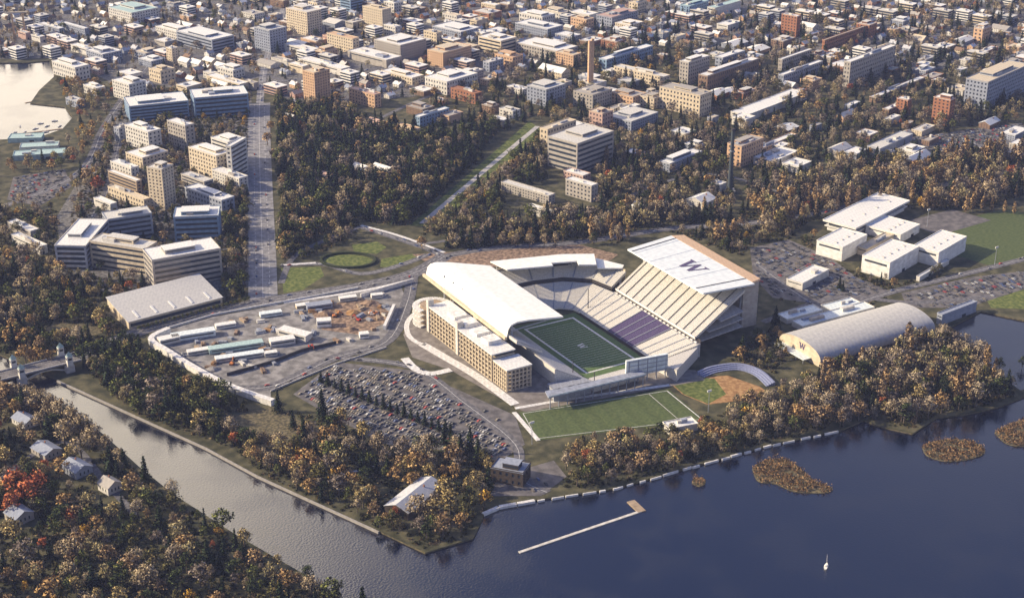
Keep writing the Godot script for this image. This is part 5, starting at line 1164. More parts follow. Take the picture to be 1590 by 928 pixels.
# ------------------------------------------------------------------ trees
func leaf_tri(m: M, p: Vector3, size: float, out: Vector3, r: RandomNumberGenerator, upright := 0.0, slim := 1.0) -> void:
	var d := Vector3(r.randf_range(-1, 1), r.randf_range(-1, 1), r.randf_range(-1, 1)).normalized()
	if upright > 0.0: d = d.lerp(Vector3.UP, upright).normalized()
	var s := d.cross(Vector3(r.randf_range(-1, 1), r.randf_range(-1, 1), r.randf_range(-1, 1)).normalized()).normalized()
	if s.length() < 0.1: s = Vector3.RIGHT
	var nn := (out + Vector3(r.randf_range(-.5, .5), r.randf_range(-.5, .5), r.randf_range(-.5, .5))).normalized()
	m.trin(p - d * size * 0.5 - s * size * 0.38 * slim, p + s * size * 0.55 * slim, p + d * size * 0.6, nn, nn, nn)

# crowns stand 15 m tall; every kind has several shapes
func crown(kind: String, seed_: int, pal: Array) -> M:
	var r := RandomNumberGenerator.new()
	r.seed = seed_ * 77 + 5
	var m := M.new()
	var put := func(p: Vector3, size: float, out: Vector3, up: float) -> void:
		var c: Color = pal[r.randi() % pal.size()]
		var k := r.randf_range(0.65, 1.35)
		m.col = Color(c.r * k, c.g * k, c.b * k)
		leaf_tri(m, p, size, out, r, up, 0.55 if kind == "bare" else 1.0)
	if kind == "conifer":
		var tiers := 15
		for t in tiers:
			var f := float(t) / (tiers - 1)
			var y := lerpf(1.6, 14.2, f)
			var rad := lerpf(3.3, 0.35, pow(f, 0.85)) * r.randf_range(0.82, 1.15)
			var nb := int(lerpf(13, 4, f))
			for b in nb:
				var a := TAU * (b + r.randf()) / nb
				var dir := Vector3(cos(a), 0, sin(a))
				var rr := rad * r.randf_range(0.75, 1.12)
				for s in 4:
					var q := (s + 0.7) / 4.0
					put.call(dir * rr * q + Vector3(r.randf_range(-.3, .3), y - rr * q * 0.32 + r.randf_range(-.3, .3), r.randf_range(-.3, .3)), lerpf(1.15, 0.8, f), (dir + Vector3(0, 0.7, 0)).normalized(), 0.0)
		for k in 8: put.call(Vector3(r.randf_range(-.2, .2), r.randf_range(13.8, 15.2), r.randf_range(-.2, .2)), 0.8, Vector3.UP, 0.6)
		return m
	if kind == "poplar":
		for k in 430:
			var y := r.randf_range(1.8, 15.2)
			var f := (y - 1.8) / 13.4
			var rad := 2.1 * pow(sin(PI * pow(clampf(f * 0.93 + 0.05, 0, 1), 0.75)), 0.7) * sqrt(r.randf()) * (1.0 + 0.25 * sin(y * 2.3 + seed_))
			var a := r.randf() * TAU
			var dir := Vector3(cos(a), 0, sin(a))
			put.call(dir * rad + Vector3(0, y, 0), r.randf_range(0.7, 1.15), (dir + Vector3(0, 0.3, 0)).normalized(), 0.55)
		return m
	var bare := kind == "bare"
	var nc := r.randi_range(11, 15)
	var wide := r.randf_range(3.9, 5.3) * (0.92 if bare else 1.0)
	for c in nc:
		var a := TAU * (c * 0.618 + r.randf() * 0.15)
		var q := sqrt((c + 0.5) / nc)
		var y := lerpf(12.4, 6.2, q * q) + r.randf_range(-1.4, 1.2)
		var cc := Vector3(cos(a) * q * wide * r.randf_range(0.65, 1.0), y, sin(a) * q * wide * r.randf_range(0.65, 1.0))
		var cr := r.randf_range(1.5, 2.6)
		for k in (38 if bare else 36):
			var d := Vector3(r.randfn(), r.randfn() * 0.85, r.randfn()).normalized()
			var p := cc + d * cr * pow(r.randf(), 0.4)
			if p.y < 2.0: p.y = 2.0 + r.randf()
			if bare:
				put.call(p, r.randf_range(0.7, 1.5), d.lerp(Vector3.UP, 0.3).normalized(), 0.5)
			else:
				put.call(p, r.randf_range(0.75, 1.3), d.lerp(Vector3.UP, 0.25).normalized(), 0.0)
	return m

func trunk(kind: String, seed_: int) -> M:
	var r := RandomNumberGenerator.new()
	r.seed = seed_ * 13 + 3
	var m := M.new()
	m.col = Color(0.11, 0.085, 0.065)
	if kind == "conifer" or kind == "poplar":
		m.tube(Vector3(0, -0.3, 0), Vector3(0, 13.5, 0), 0.34, 0.06, 5)
		return m
	m.tube(Vector3(0, -0.3, 0), Vector3(0, 4.2, 0), 0.42, 0.28, 6)
	m.tube(Vector3(0, 4.1, 0), Vector3(r.randf_range(-.5, .5), 12.0, r.randf_range(-.5, .5)), 0.28, 0.06, 5)
	for k in (9 if kind == "bare" else 6):
		var a := TAU * (k * 0.618) + r.randf() * 0.5
		var y := r.randf_range(3.0, 6.5)
		var l := r.randf_range(3.2, 5.2)
		var p := Vector3(cos(a) * l * 0.75, y + l * 0.9, sin(a) * l * 0.75)
		m.tube(Vector3(0, y, 0), p, 0.18, 0.05, 4, false)
		if kind == "bare":
			for j in 2:
				m.tube(p * 0.75 + Vector3(0, y * 0.25, 0), p + Vector3(r.randf_range(-1.4, 1.4), r.randf_range(0.8, 2.2), r.randf_range(-1.4, 1.4)), 0.07, 0.03, 3, false)
	return m

var tree_kinds := {
	"bare": [[Color(0.42, 0.35, 0.25), Color(0.34, 0.28, 0.20), Color(0.50, 0.42, 0.30)], [Color(0.52, 0.42, 0.27), Color(0.42, 0.34, 0.22), Color(0.34, 0.27, 0.18)], [Color(0.30, 0.25, 0.205), Color(0.37, 0.305, 0.25), Color(0.25, 0.205, 0.17)], [Color(0.38, 0.33, 0.18), Color(0.30, 0.255, 0.14), Color(0.46, 0.39, 0.21)]],
	"autumn": [[Color(0.48, 0.31, 0.14), Color(0.40, 0.26, 0.12), Color(0.55, 0.37, 0.17)], [Color(0.38, 0.27, 0.16), Color(0.45, 0.31, 0.17), Color(0.32, 0.225, 0.135)], [Color(0.46, 0.36, 0.17), Color(0.38, 0.30, 0.14), Color(0.54, 0.43, 0.20)], [Color(0.48, 0.145, 0.075), Color(0.40, 0.12, 0.065), Color(0.55, 0.22, 0.09)], [Color(0.62, 0.37, 0.065), Color(0.54, 0.30, 0.055), Color(0.68, 0.44, 0.085)]],
	"green": [[Color(0.115, 0.135, 0.045), Color(0.085, 0.10, 0.036), Color(0.155, 0.165, 0.055)], [Color(0.14, 0.13, 0.055), Color(0.10, 0.095, 0.04), Color(0.18, 0.16, 0.065)], [Color(0.065, 0.085, 0.038), Color(0.08, 0.10, 0.045), Color(0.05, 0.065, 0.03)]],
	"conifer": [[Color(0.030, 0.042, 0.028), Color(0.038, 0.052, 0.030), Color(0.022, 0.033, 0.023)], [Color(0.04, 0.055, 0.028), Color(0.052, 0.066, 0.032), Color(0.028, 0.042, 0.024)], [Color(0.024, 0.037, 0.029), Color(0.032, 0.048, 0.036), Color(0.042, 0.055, 0.036)]],
	"poplar": [[Color(0.43, 0.29, 0.15), Color(0.34, 0.23, 0.12), Color(0.50, 0.35, 0.18)], [Color(0.34, 0.25, 0.16), Color(0.28, 0.20, 0.135), Color(0.41, 0.30, 0.19)]]}
var tree_names := {"bare": "bare_tree", "autumn": "autumn_tree", "green": "leafy_tree", "conifer": "conifer_tree", "poplar": "columnar_tree"}
var tree_words := {"bare": ["greyish brown twiggy tree", "tan brown twiggy tree", "dull brown leafless tree", "olive brown twiggy tree"], "autumn": ["orange autumn tree", "russet autumn tree", "golden brown autumn tree", "bright red autumn tree", "bright yellow autumn tree"], "green": ["olive green broad tree", "yellowish green broad tree", "dark green broad tree"], "conifer": ["dark conifer tree", "olive conifer tree", "blackish green conifer tree"], "poplar": ["golden columnar tree", "brown columnar tree"]}

func make_tree_protos() -> void:
	for kind in tree_kinds:
		var pals: Array = tree_kinds[kind]
		for p in pals.size():
			for s in 2:
				var sd: int = p * 31 + s * 7 + kind.length() * 101
				var cm := crown(kind, sd, pals[p])
				var tm := trunk(kind, sd)
				var key := "%s_%d_%d" % [kind, p, s]
				proto[key + "_crown"] = cm.mesh(mats["leaf"])
				proto[key + "_trunk"] = tm.mesh(mats["bark"])
				cm.v.append_array(tm.v); cm.n.append_array(tm.n); cm.c.append_array(tm.c)
				proto[key + "_all"] = cm.mesh(mats["leaf"])

func plant(kind: String, pal: int, shape: int, x: float, z: float, h: float, fat: float, turn: float, label: String, group: String, y := 0.0) -> void:
	var key := "%s_%d_%d" % [kind, pal, shape]
	var o := thing(tree_names[kind], label, "tree", Vector3(x, y, z), turn, group)
	inst("trunk", proto[key + "_trunk"], o)
	inst("crown", proto[key + "_crown"], o)
	o.scale = Vector3(h / 15.0 * fat, h / 15.0, h / 15.0 * fat)

# low scrub between the trees
func undergrowth() -> void:
	var pals := [[Color(0.085, 0.085, 0.035), Color(0.12, 0.11, 0.045), Color(0.06, 0.065, 0.028)], [Color(0.24, 0.185, 0.10), Color(0.18, 0.14, 0.08), Color(0.30, 0.23, 0.13)], [Color(0.045, 0.055, 0.026), Color(0.07, 0.08, 0.036), Color(0.10, 0.095, 0.05)]]
	var words := ["olive scrub growing between the trees", "dry brown scrub growing between the trees", "dark green scrub growing between the trees"]
	var lists := [[], [], []]
	rng.seed = 555
	var nz := FastNoiseLite.new()
	nz.seed = 61; nz.frequency = 0.02
	for w in WOODS:
		var p := pv(w[4])
		var lo := Vector2(1e9, 1e9)
		var hi := -lo
		for a in p:
			lo = lo.min(a); hi = hi.max(a)
		if hi.y < -200.0: continue
		var sp := 4.6
		for iz in int((hi.y - lo.y) / sp) + 1:
			for ix in int((hi.x - lo.x) / sp) + 1:
				var q := lo + Vector2(ix + rng.randf(), iz + rng.randf()) * sp
				var s := rng.randf_range(0.5, 1.5)
				var t := rng.randf() * 360.0
				if not Geometry2D.is_point_in_polygon(q, p) or not is_free(q.x, q.y): continue
				var g := nz.get_noise_2d(q.x, q.y) + rng.randf_range(-0.25, 0.25)
				if g < -0.35: continue
				lists[0 if g < 0.0 else (1 if g < 0.22 else 2)].append(Transform3D(Basis(Vector3.UP, t).scaled(Vector3(s * 1.2, s, s * 1.2)), Vector3(q.x, 0, q.y)))
	for k in 3:
		var r := RandomNumberGenerator.new()
		r.seed = 900 + k
		var mm := M.new()
		for i in 70:
			var d := Vector3(r.randfn(), absf(r.randfn()), r.randfn()).normalized()
			var c: Color = pals[k][r.randi() % 3]
			mm.col = c * r.randf_range(0.7, 1.3)
			leaf_tri(mm, Vector3(d.x * 1.9 * r.randf(), 0.1 + d.y * 1.5 * r.randf(), d.z * 1.9 * r.randf()), r.randf_range(0.5, 1.0), d.lerp(Vector3.UP, 0.4).normalized(), r)
		many("undergrowth", mm.mesh(mats["leaf"]), lists[k], words[k], "scrub")
	print("scrub ", lists[0].size() + lists[1].size() + lists[2].size())

# ------------------------------------------------------------------ smaller things
func chain(called: String, pts: PackedVector2Array, w: float, y0: float, y1: float, mat: Material, o: Node3D, gap := 0.0, step := 0.0) -> void:
	# pieces of wall or path laid end to end along a line
	for k in pts.size() - 1:
		var a := pts[k]
		var b := pts[k + 1]
		var L := a.distance_to(b)
		var n := 1 if step <= 0.0 else maxi(1, int(L / step))
		for i in n:
			var m := M.new()
			var p := a.lerp(b, float(i) / n)
			var q := a.lerp(b, float(i + 1) / n - gap / L)
			var ym := (y0 + y1) * 0.5
			m.bar(Vector3(p.x, ym, p.y) - o.position, Vector3(q.x, ym, q.y) - o.position, w, y1 - y0)
			part(called, m, mat, o)

func first(p: PackedVector2Array) -> Vector3:
	return Vector3(p[0].x, 0, p[0].y)

func trailer(label: String, x: float, z: float, turn: float, L: float, W: float, h: float, body: String, roof: String) -> void:
	var o := thing("site_trailer", label, "trailer", Vector3(x, 0.2, z), turn, "")
	var m := M.new()
	m.box(-L / 2, L / 2, 0.4, h, -W / 2, W / 2)
	part("body", m, mats["w_" + body], o)
	m = M.new()
	m.box(-L / 2 - 0.15, L / 2 + 0.15, h + 0.01, h + 0.25, -W / 2 - 0.15, W / 2 + 0.15)
	part("roof", m, mats["r_" + roof], o)
	m = M.new()
	m.box(-L / 2 * 0.9, L / 2 * 0.9, h * 0.5, h * 0.75, W / 2 - 0.05, W / 2 + 0.06)
	part("window_band", m, mats["glass"], o)
	m = M.new()
	m.box(-L / 2, L / 2, 0, 0.4, -W / 2 + 0.3, W / 2 - 0.3)
	part("skid", m, mats["darkgap"], o)

func excavator(label: String, x: float, z: float, turn: float, col: String) -> void:
	var o := thing("excavator", label, "excavator", Vector3(x, 0.2, z), turn)
	var m := M.new()
	for s in [-1.0, 1.0]:
		m = M.new()
		m.box(-2.4, 2.4, 0, 1.1, s * 1.5 - 0.45, s * 1.5 + 0.45)
		part("track", m, mats["darkgap"], o)
	m = M.new()
	m.box(-2.6, 1.4, 1.1, 2.5, -1.6, 1.6)
	part("body", m, mats[col], o)
	m = M.new()
	m.box(0.0, 1.7, 2.5, 3.8, 0.2, 1.5)
	part("cab", m, mats["glass"], o)
	m = M.new()
	m.bar(Vector3(1.3, 2.2, -0.3), Vector3(5.0, 5.8, -0.3), 0.6, 0.8)
	part("boom", m, mats[col], o)
	m = M.new()
	m.bar(Vector3(5.0, 5.8, -0.3), Vector3(7.6, 2.4, -0.3), 0.5, 0.6)
	part("arm", m, mats[col], o)
	m = M.new()
	m.box(7.0, 8.2, 0.9, 2.4, -1.0, 0.4)
	part("bucket", m, mats["darkgap"], o)

func heap(label: String, x: float, z: float, r: float, h: float, mat: String) -> void:
	var m := M.new()
	var g := RandomNumberGenerator.new()
	g.seed = int(x * 13 + z)
	var ring := []
	for lv in 4:
		var l := []
		for k in 11:
			var a := TAU * k / 11.0
			var rr: float = r * [1.0, 0.72, 0.4, 0.12][lv] * g.randf_range(0.78, 1.2)
			l.append(Vector3(cos(a) * rr, h * [0.0, 0.45, 0.82, 1.0][lv] * g.randf_range(0.85, 1.1), sin(a) * rr * 0.8))
		ring.append(l)
	for lv in 3:
		for k in 11:
			var k2 := (k + 1) % 11
			m.quad(ring[lv][k2], ring[lv][k], ring[lv + 1][k], ring[lv + 1][k2])
	for k in 11: m.tri(Vector3(0, h, 0), ring[3][(k + 1) % 11], ring[3][k])
	var o := part("spoil_heap", m, mats[mat], self)
	o.position = Vector3(x, 0.1, z)
	tag(o, label, "heap")

func stack(label: String, x: float, z: float, turn: float, L: float, mat: String, group: String) -> void:
	var o := thing("material_stack", label, "building material", Vector3(x, 0.15, z), turn, group)
	for k in 4:
		for j in 3 - k / 2:
			var m := M.new()
			m.box(-L / 2 + (k % 2) * 0.4, L / 2 - (j % 2) * 0.5, 0.05 + k * 0.62, 0.6 + k * 0.62, -2.2 + j * 1.6, -0.8 + j * 1.6)
			part("bundle", m, mats[mat], o)

func sail_boat(label: String, x: float, z: float, turn: float, sail: bool, group := "") -> void:
	var o := thing("sail_boat" if sail else "moored_boat", label, "boat", Vector3(x, -1.35, z), turn, group)
	var m := M.new()
	var sec := [[-4.0, 0.9], [-2.0, 1.35], [0.5, 1.45], [2.8, 0.9], [4.6, 0.05]]
	for i in 4:
		var a: Array = sec[i]
		var b: Array = sec[i + 1]
		m.hexa(Vector3(a[0], -0.3, -a[1] * 0.6), Vector3(b[0], -0.3, -b[1] * 0.6), Vector3(b[0], -0.3, b[1] * 0.6), Vector3(a[0], -0.3, a[1] * 0.6), Vector3(a[0], 1.0, -a[1]), Vector3(b[0], 1.15, -b[1]), Vector3(b[0], 1.15, b[1]), Vector3(a[0], 1.0, a[1]))
	part("hull", m, mats["w_white"], o)
	m = M.new()
	m.hexa(Vector3(-1.6, 1.0, -0.8), Vector3(1.4, 1.0, -0.7), Vector3(1.4, 1.0, 0.7), Vector3(-1.6, 1.0, 0.8), Vector3(-1.4, 1.7, -0.65), Vector3(0.8, 1.6, -0.5), Vector3(0.8, 1.6, 0.5), Vector3(-1.4, 1.7, 0.65))
	part("cabin", m, mats["w_pale"], o)
	if sail:
		m = M.new()
		m.tube(Vector3(0.6, 1, 0), Vector3(0.6, 11, 0), 0.09, 0.06, 6)
		part("mast", m, mats["steel"], o)
		m = M.new()
		m.hexa(Vector3(0.5, 2.0, -0.03), Vector3(-3.6, 2.1, 0.5), Vector3(-3.6, 2.1, 0.56), Vector3(0.5, 2.0, 0.03), Vector3(0.5, 10.6, -0.03), Vector3(0.3, 10.6, 0.0), Vector3(0.3, 10.6, 0.05), Vector3(0.5, 10.6, 0.03))
		part("main_sail", m, mats["w_white"], o)
		m = M.new()
		m.hexa(Vector3(4.4, 1.3, -0.02), Vector3(1.0, 1.5, 0.5), Vector3(1.0, 1.5, 0.55), Vector3(4.4, 1.3, 0.03), Vector3(0.8, 9.6, -0.02), Vector3(0.7, 9.4, 0.02), Vector3(0.7, 9.4, 0.06), Vector3(0.8, 9.6, 0.03))
		part("jib", m, mats["w_white"], o)

func details() -> void:
	# canal walls
	var p := pv(CANALWALL)
	var o := thing("canal_wall", "straight pale concrete wall along the canal's north side", "wall", first(p))
	chain("wall_panel", p, 1.5, -2.6, 0.5, mats["canalwall"], o, 0.12, 14.0)
	# white wall round the building site
	p = pv(SITEWALL)
	o = thing("retaining_wall", "bright white retaining wall curving round the building site", "wall", first(p))
	chain("wall_panel", smooth_line(p, 4), 5.5, 0.0, 5.5, mats["whiteconcrete"], o, 0.1, 9.0)
	paint_poly(ribbon(smooth_line(p, 4), 34.0), 1)
	for h in HOARDING:
		p = pv(h[1])
		o = thing("site_hoarding", h[0], "fence", first(p))
		chain("panel", p, h[2], 0.0, h[3], mats[h[4]], o, 0.15, 8.0)
	for t in TRAILERS: trailer(t[0], t[1], t[2], t[3], t[4], t[5], t[6], t[7], t[8])
	for t in DIGGERS: excavator(t[0], t[1], t[2], t[3], t[4])
	for t in HEAPS: heap(t[0], t[1], t[2], t[3], t[4], t[5])
	rng.seed = 12
	var sp := pv(SITE)
	var n := 0
	while n < 70:
		var q := Vector2(rng.randf_range(-330, -60), rng.randf_range(-40, 170))
		if not Geometry2D.is_point_in_polygon(q, sp): continue
		n += 1
		var k := rng.randi() % 6
		var nm: String = ["rust brown", "pale timber", "steel grey", "blue wrapped", "white", "orange"][k]
		stack("stack of %s building material on the site" % nm, q.x, q.y, rng.randf() * 180, rng.randf_range(5, 11), ["dirt", "w_tan", "steel", "w_bluegrey", "w_pale", "rust"][k], "%s stacks on the building site" % nm)
	# clipped hedge round the lawn
	p = pv(HEDGE)
	o = thing("round_hedge", "dark clipped hedge ringing the round lawn", "hedge", first(p))
	chain("hedge_piece", p, 3.0, 0.0, 2.2, mats["hedge"], o)
	# plaza paths
	for h in PATHS:
		p = pv(h[1])
		o = thing("footpath", h[0], "path", first(p))
		chain("slab", smooth_line(p, 4), h[2], 0.05, 0.32, mats["whiteconcrete"], o, 0.1, 7.0)
	# lake shore edging and jetty
	p = pv(SHOREEDGE)
	o = thing("shore_edging", "broken line of white concrete blocks along the lake shore", "sea wall", first(p))
	rng.seed = 71
	for k in p.size() - 1:
		var L := p[k].distance_to(p[k + 1])
		var t := 0.0
		while t < L:
			var l := rng.randf_range(4.0, 15.0)
			var m := M.new()
			var q := (p[k + 1] - p[k]) / L
			var sd := Vector2(-q.y, q.x) * rng.randf_range(-0.8, 0.8)
			var a := p[k] + q * t + sd
			var b := p[k] + q * minf(t + l, L) + sd
			var yt := rng.randf_range(0.3, 0.8)
			m.bar(Vector3(a.x, yt * 0.5 - 0.8, a.y) - o.position, Vector3(b.x, yt * 0.5 - 0.8, b.y) - o.position, rng.randf_range(0.9, 1.7), 1.6 + yt)
			part("block", m, mats["whiteconcrete"], o)
			t += l + rng.randf_range(1.5, 7.0)
	p = pv(WHARF)
	o = thing("boat_ramp", "pale boat ramp and quay edge by the waterfront building", "quay", first(p))
	chain("block", p, 3.2, -1.6, 0.8, mats["whiteconcrete"], o, 1.0, 12.0)
	p = pv(JETTY)
	o = thing("jetty", "long narrow floating jetty with a bent end on the lake", "jetty", first(p))
	chain("float", p, 2.6, -1.5, -0.75, mats["w_pale"], o, 0.35, 9.0)
	p = pv(JETTYEND)
	chain("float", p, 7.0, -1.5, -0.6, mats["w_tan"], o, 0.35, 9.0)
	sail_boat("small white sailing boat alone on the dark lake", SAIL[0], SAIL[1], 70, true)
	for q in BOATS: sail_boat("small white boat moored in the far bay", q[0], q[1], q[2], false, "boats moored in the bay")
	for q in DOCKS:
		p = pv(q[1])
		o = thing("dock", q[0], "dock", first(p))
		chain("plank_deck", p, 3.0, -1.6, -0.7, mats["w_tan"], o, 0.3, 10.0)
	for r in REEDS: reed_bed(r[0], pv(r[1]), r[2])
	# curved bleachers by the running track
	p = smooth_line(pv(BLEACHER), 4)
	o = thing("bleachers", "curved blue bleachers beside the running track", "bleachers", first(p))
	for k in 4:
		var q := PackedVector2Array()
		for i in p.size():
			var d := (p[mini(i + 1, p.size() - 1)] - p[maxi(i - 1, 0)]).normalized()
			q.append(p[i] + Vector2(d.y, -d.x) * k * 2.2)
		var m := M.new()
		for i in q.size() - 1:
			var y := 0.8 + k * 0.9
			m.bar(Vector3(q[i].x, y * 0.5, q[i].y) - o.position, Vector3(q[i + 1].x, y * 0.5, q[i + 1].y) - o.position, 2.1, y)
		part("tier", m, mats["blueseat"], o)
	# field markings
	for l in FIELDLINES:
		p = pv(l[0])
		var m := M.new()
		m.bar(Vector3(p[0].x, 0.27, p[0].y), Vector3(p[1].x, 0.27, p[1].y), l[1], 0.05)
		var lo := part("field_line", m, mats["line"], self)
		structure(lo, "white line painted on the practice field")
	for l in MOWN:
		p = pv(l)
		var m := M.new()
		m.slab(p, 0.215, 0.215)
		structure(part("mown_band", m, mats["mown"], self), "paler mown band across the practice field")
	# orange gantry far off
	o = thing("gantry_crane", "orange lattice crane standing beyond the far bay", "crane", Vector3(GANTRY[0], 0, GANTRY[1]), 10)
	var H: float = GANTRY[2]
	for s in [-1.0, 1.0]:
		var m := M.new()
		m.bar(Vector3(s * 9, 0, 0), Vector3(s * 9, H, 0), 3, 3)
		part("leg", m, mats["orangepale"], o)
	for k in 2:
		var m := M.new()
		m.bar(Vector3(-9, 2 if k == 0 else H * 0.5, 0), Vector3(9, H * 0.35 if k == 0 else 2.0, 0), 1.6, 1.6)
		part("brace", m, mats["orangepale"], o)
	var mb := M.new()
	mb.bar(Vector3(-15, H + 1, 0), Vector3(15, H + 1, 0), 3, 2.4)
	part("girder", mb, mats["w_cream"], o)
	# floodlights round the practice field and car park
	for q in LAMPS:
		o = thing("floodlight_mast", q[2], "floodlight", Vector3(q[0], 0, q[1]), 30, "floodlight masts round the sports fields")
		var m := M.new()
		m.tube(Vector3(0, 0, 0), Vector3(0, 21, 0), 0.35, 0.2, 6)
		part("mast", m, mats["steel"], o)
		m = M.new()
		m.box(-2.2, 2.2, 20.2, 22.0, -0.3, 0.3)
		part("lamp_panel", m, mats["w_white"], o)

# ------------------------------------------------------------------ stadium (local x = u, east along the field; local z = -v, south)
func uv(u: float, v: float, y := 0.0) -> Vector3:
	return Vector3(u, y, -v)

# a seating bank of real steps between an inner (low) and an outer (high) line
func bank(inner: Array, outer: Array, y0: float, y1: float, rows: int, f0 := 0.0, f1 := 1.0) -> M:
	var m := M.new()
	var at := func(l: Array, t: float) -> Vector2:
		var s := t * (l.size() - 1)
		var i := mini(int(s), l.size() - 2)
		var a := Vector2(l[i][0], l[i][1])
		return a.lerp(Vector2(l[i + 1][0], l[i + 1][1]), s - i)
	var segs := maxi(1, int((inner.size() - 1) * 4 * (f1 - f0)))
	for s in segs:
		var ta := lerpf(f0, f1, float(s) / segs)
		var tb := lerpf(f0, f1, float(s + 1) / segs)
		var ia: Vector2 = at.call(inner, ta)
		var ib: Vector2 = at.call(inner, tb)
		var oa: Vector2 = at.call(outer, ta)
		var ob: Vector2 = at.call(outer, tb)
		for k in rows:
			var g0 := float(k) / rows
			var g1 := float(k + 1) / rows
			var y := lerpf(y0, y1, g1)
			var yp := lerpf(y0, y1, g0) if k > 0 else y0 - 1.0
			var a := ia.lerp(oa, g0)
			var b := ib.lerp(ob, g0)
			var c := ib.lerp(ob, g1)
			var d := ia.lerp(oa, g1)
			var up := uv(a.x, a.y, y)
			m.quad(uv(a.x, a.y, y), uv(b.x, b.y, y), uv(c.x, c.y, y), uv(d.x, d.y, y))
			m.quad(uv(a.x, a.y, yp), uv(b.x, b.y, yp), uv(b.x, b.y, y), up)
		# rear and under side
		var yr := 0.0 if y0 < 5 else y1 - 3.0
		m.quad(uv(ob.x, ob.y, yr), uv(oa.x, oa.y, yr), uv(oa.x, oa.y, y1), uv(ob.x, ob.y, y1))
		if y0 >= 5: m.quad(uv(ib.x, ib.y, y0 - 2.0), uv(ia.x, ia.y, y0 - 2.0), uv(oa.x, oa.y, yr), uv(ob.x, ob.y, yr))
	var e := [[f0, 1], [f1, -1]]
	for q in e:
		var i2: Vector2 = at.call(inner, q[0])
		var o2: Vector2 = at.call(outer, q[0])
		m.quad(uv(i2.x, i2.y, maxf(0, y0 - 2.5)), uv(o2.x, o2.y, 0.0 if y0 < 5 else y1 - 3.0), uv(o2.x, o2.y, y1), uv(i2.x, i2.y, y0))
	return m

func plate(pts: Array, y0: float, y1: float) -> M:   # pts [u, v, lift], a thin roof sheet
	var p := PackedVector2Array()
	for a in pts: p.append(Vector2(a[0], -a[1]))
	var m := M.new()
	m.slab(p, y0, y1)
	return m

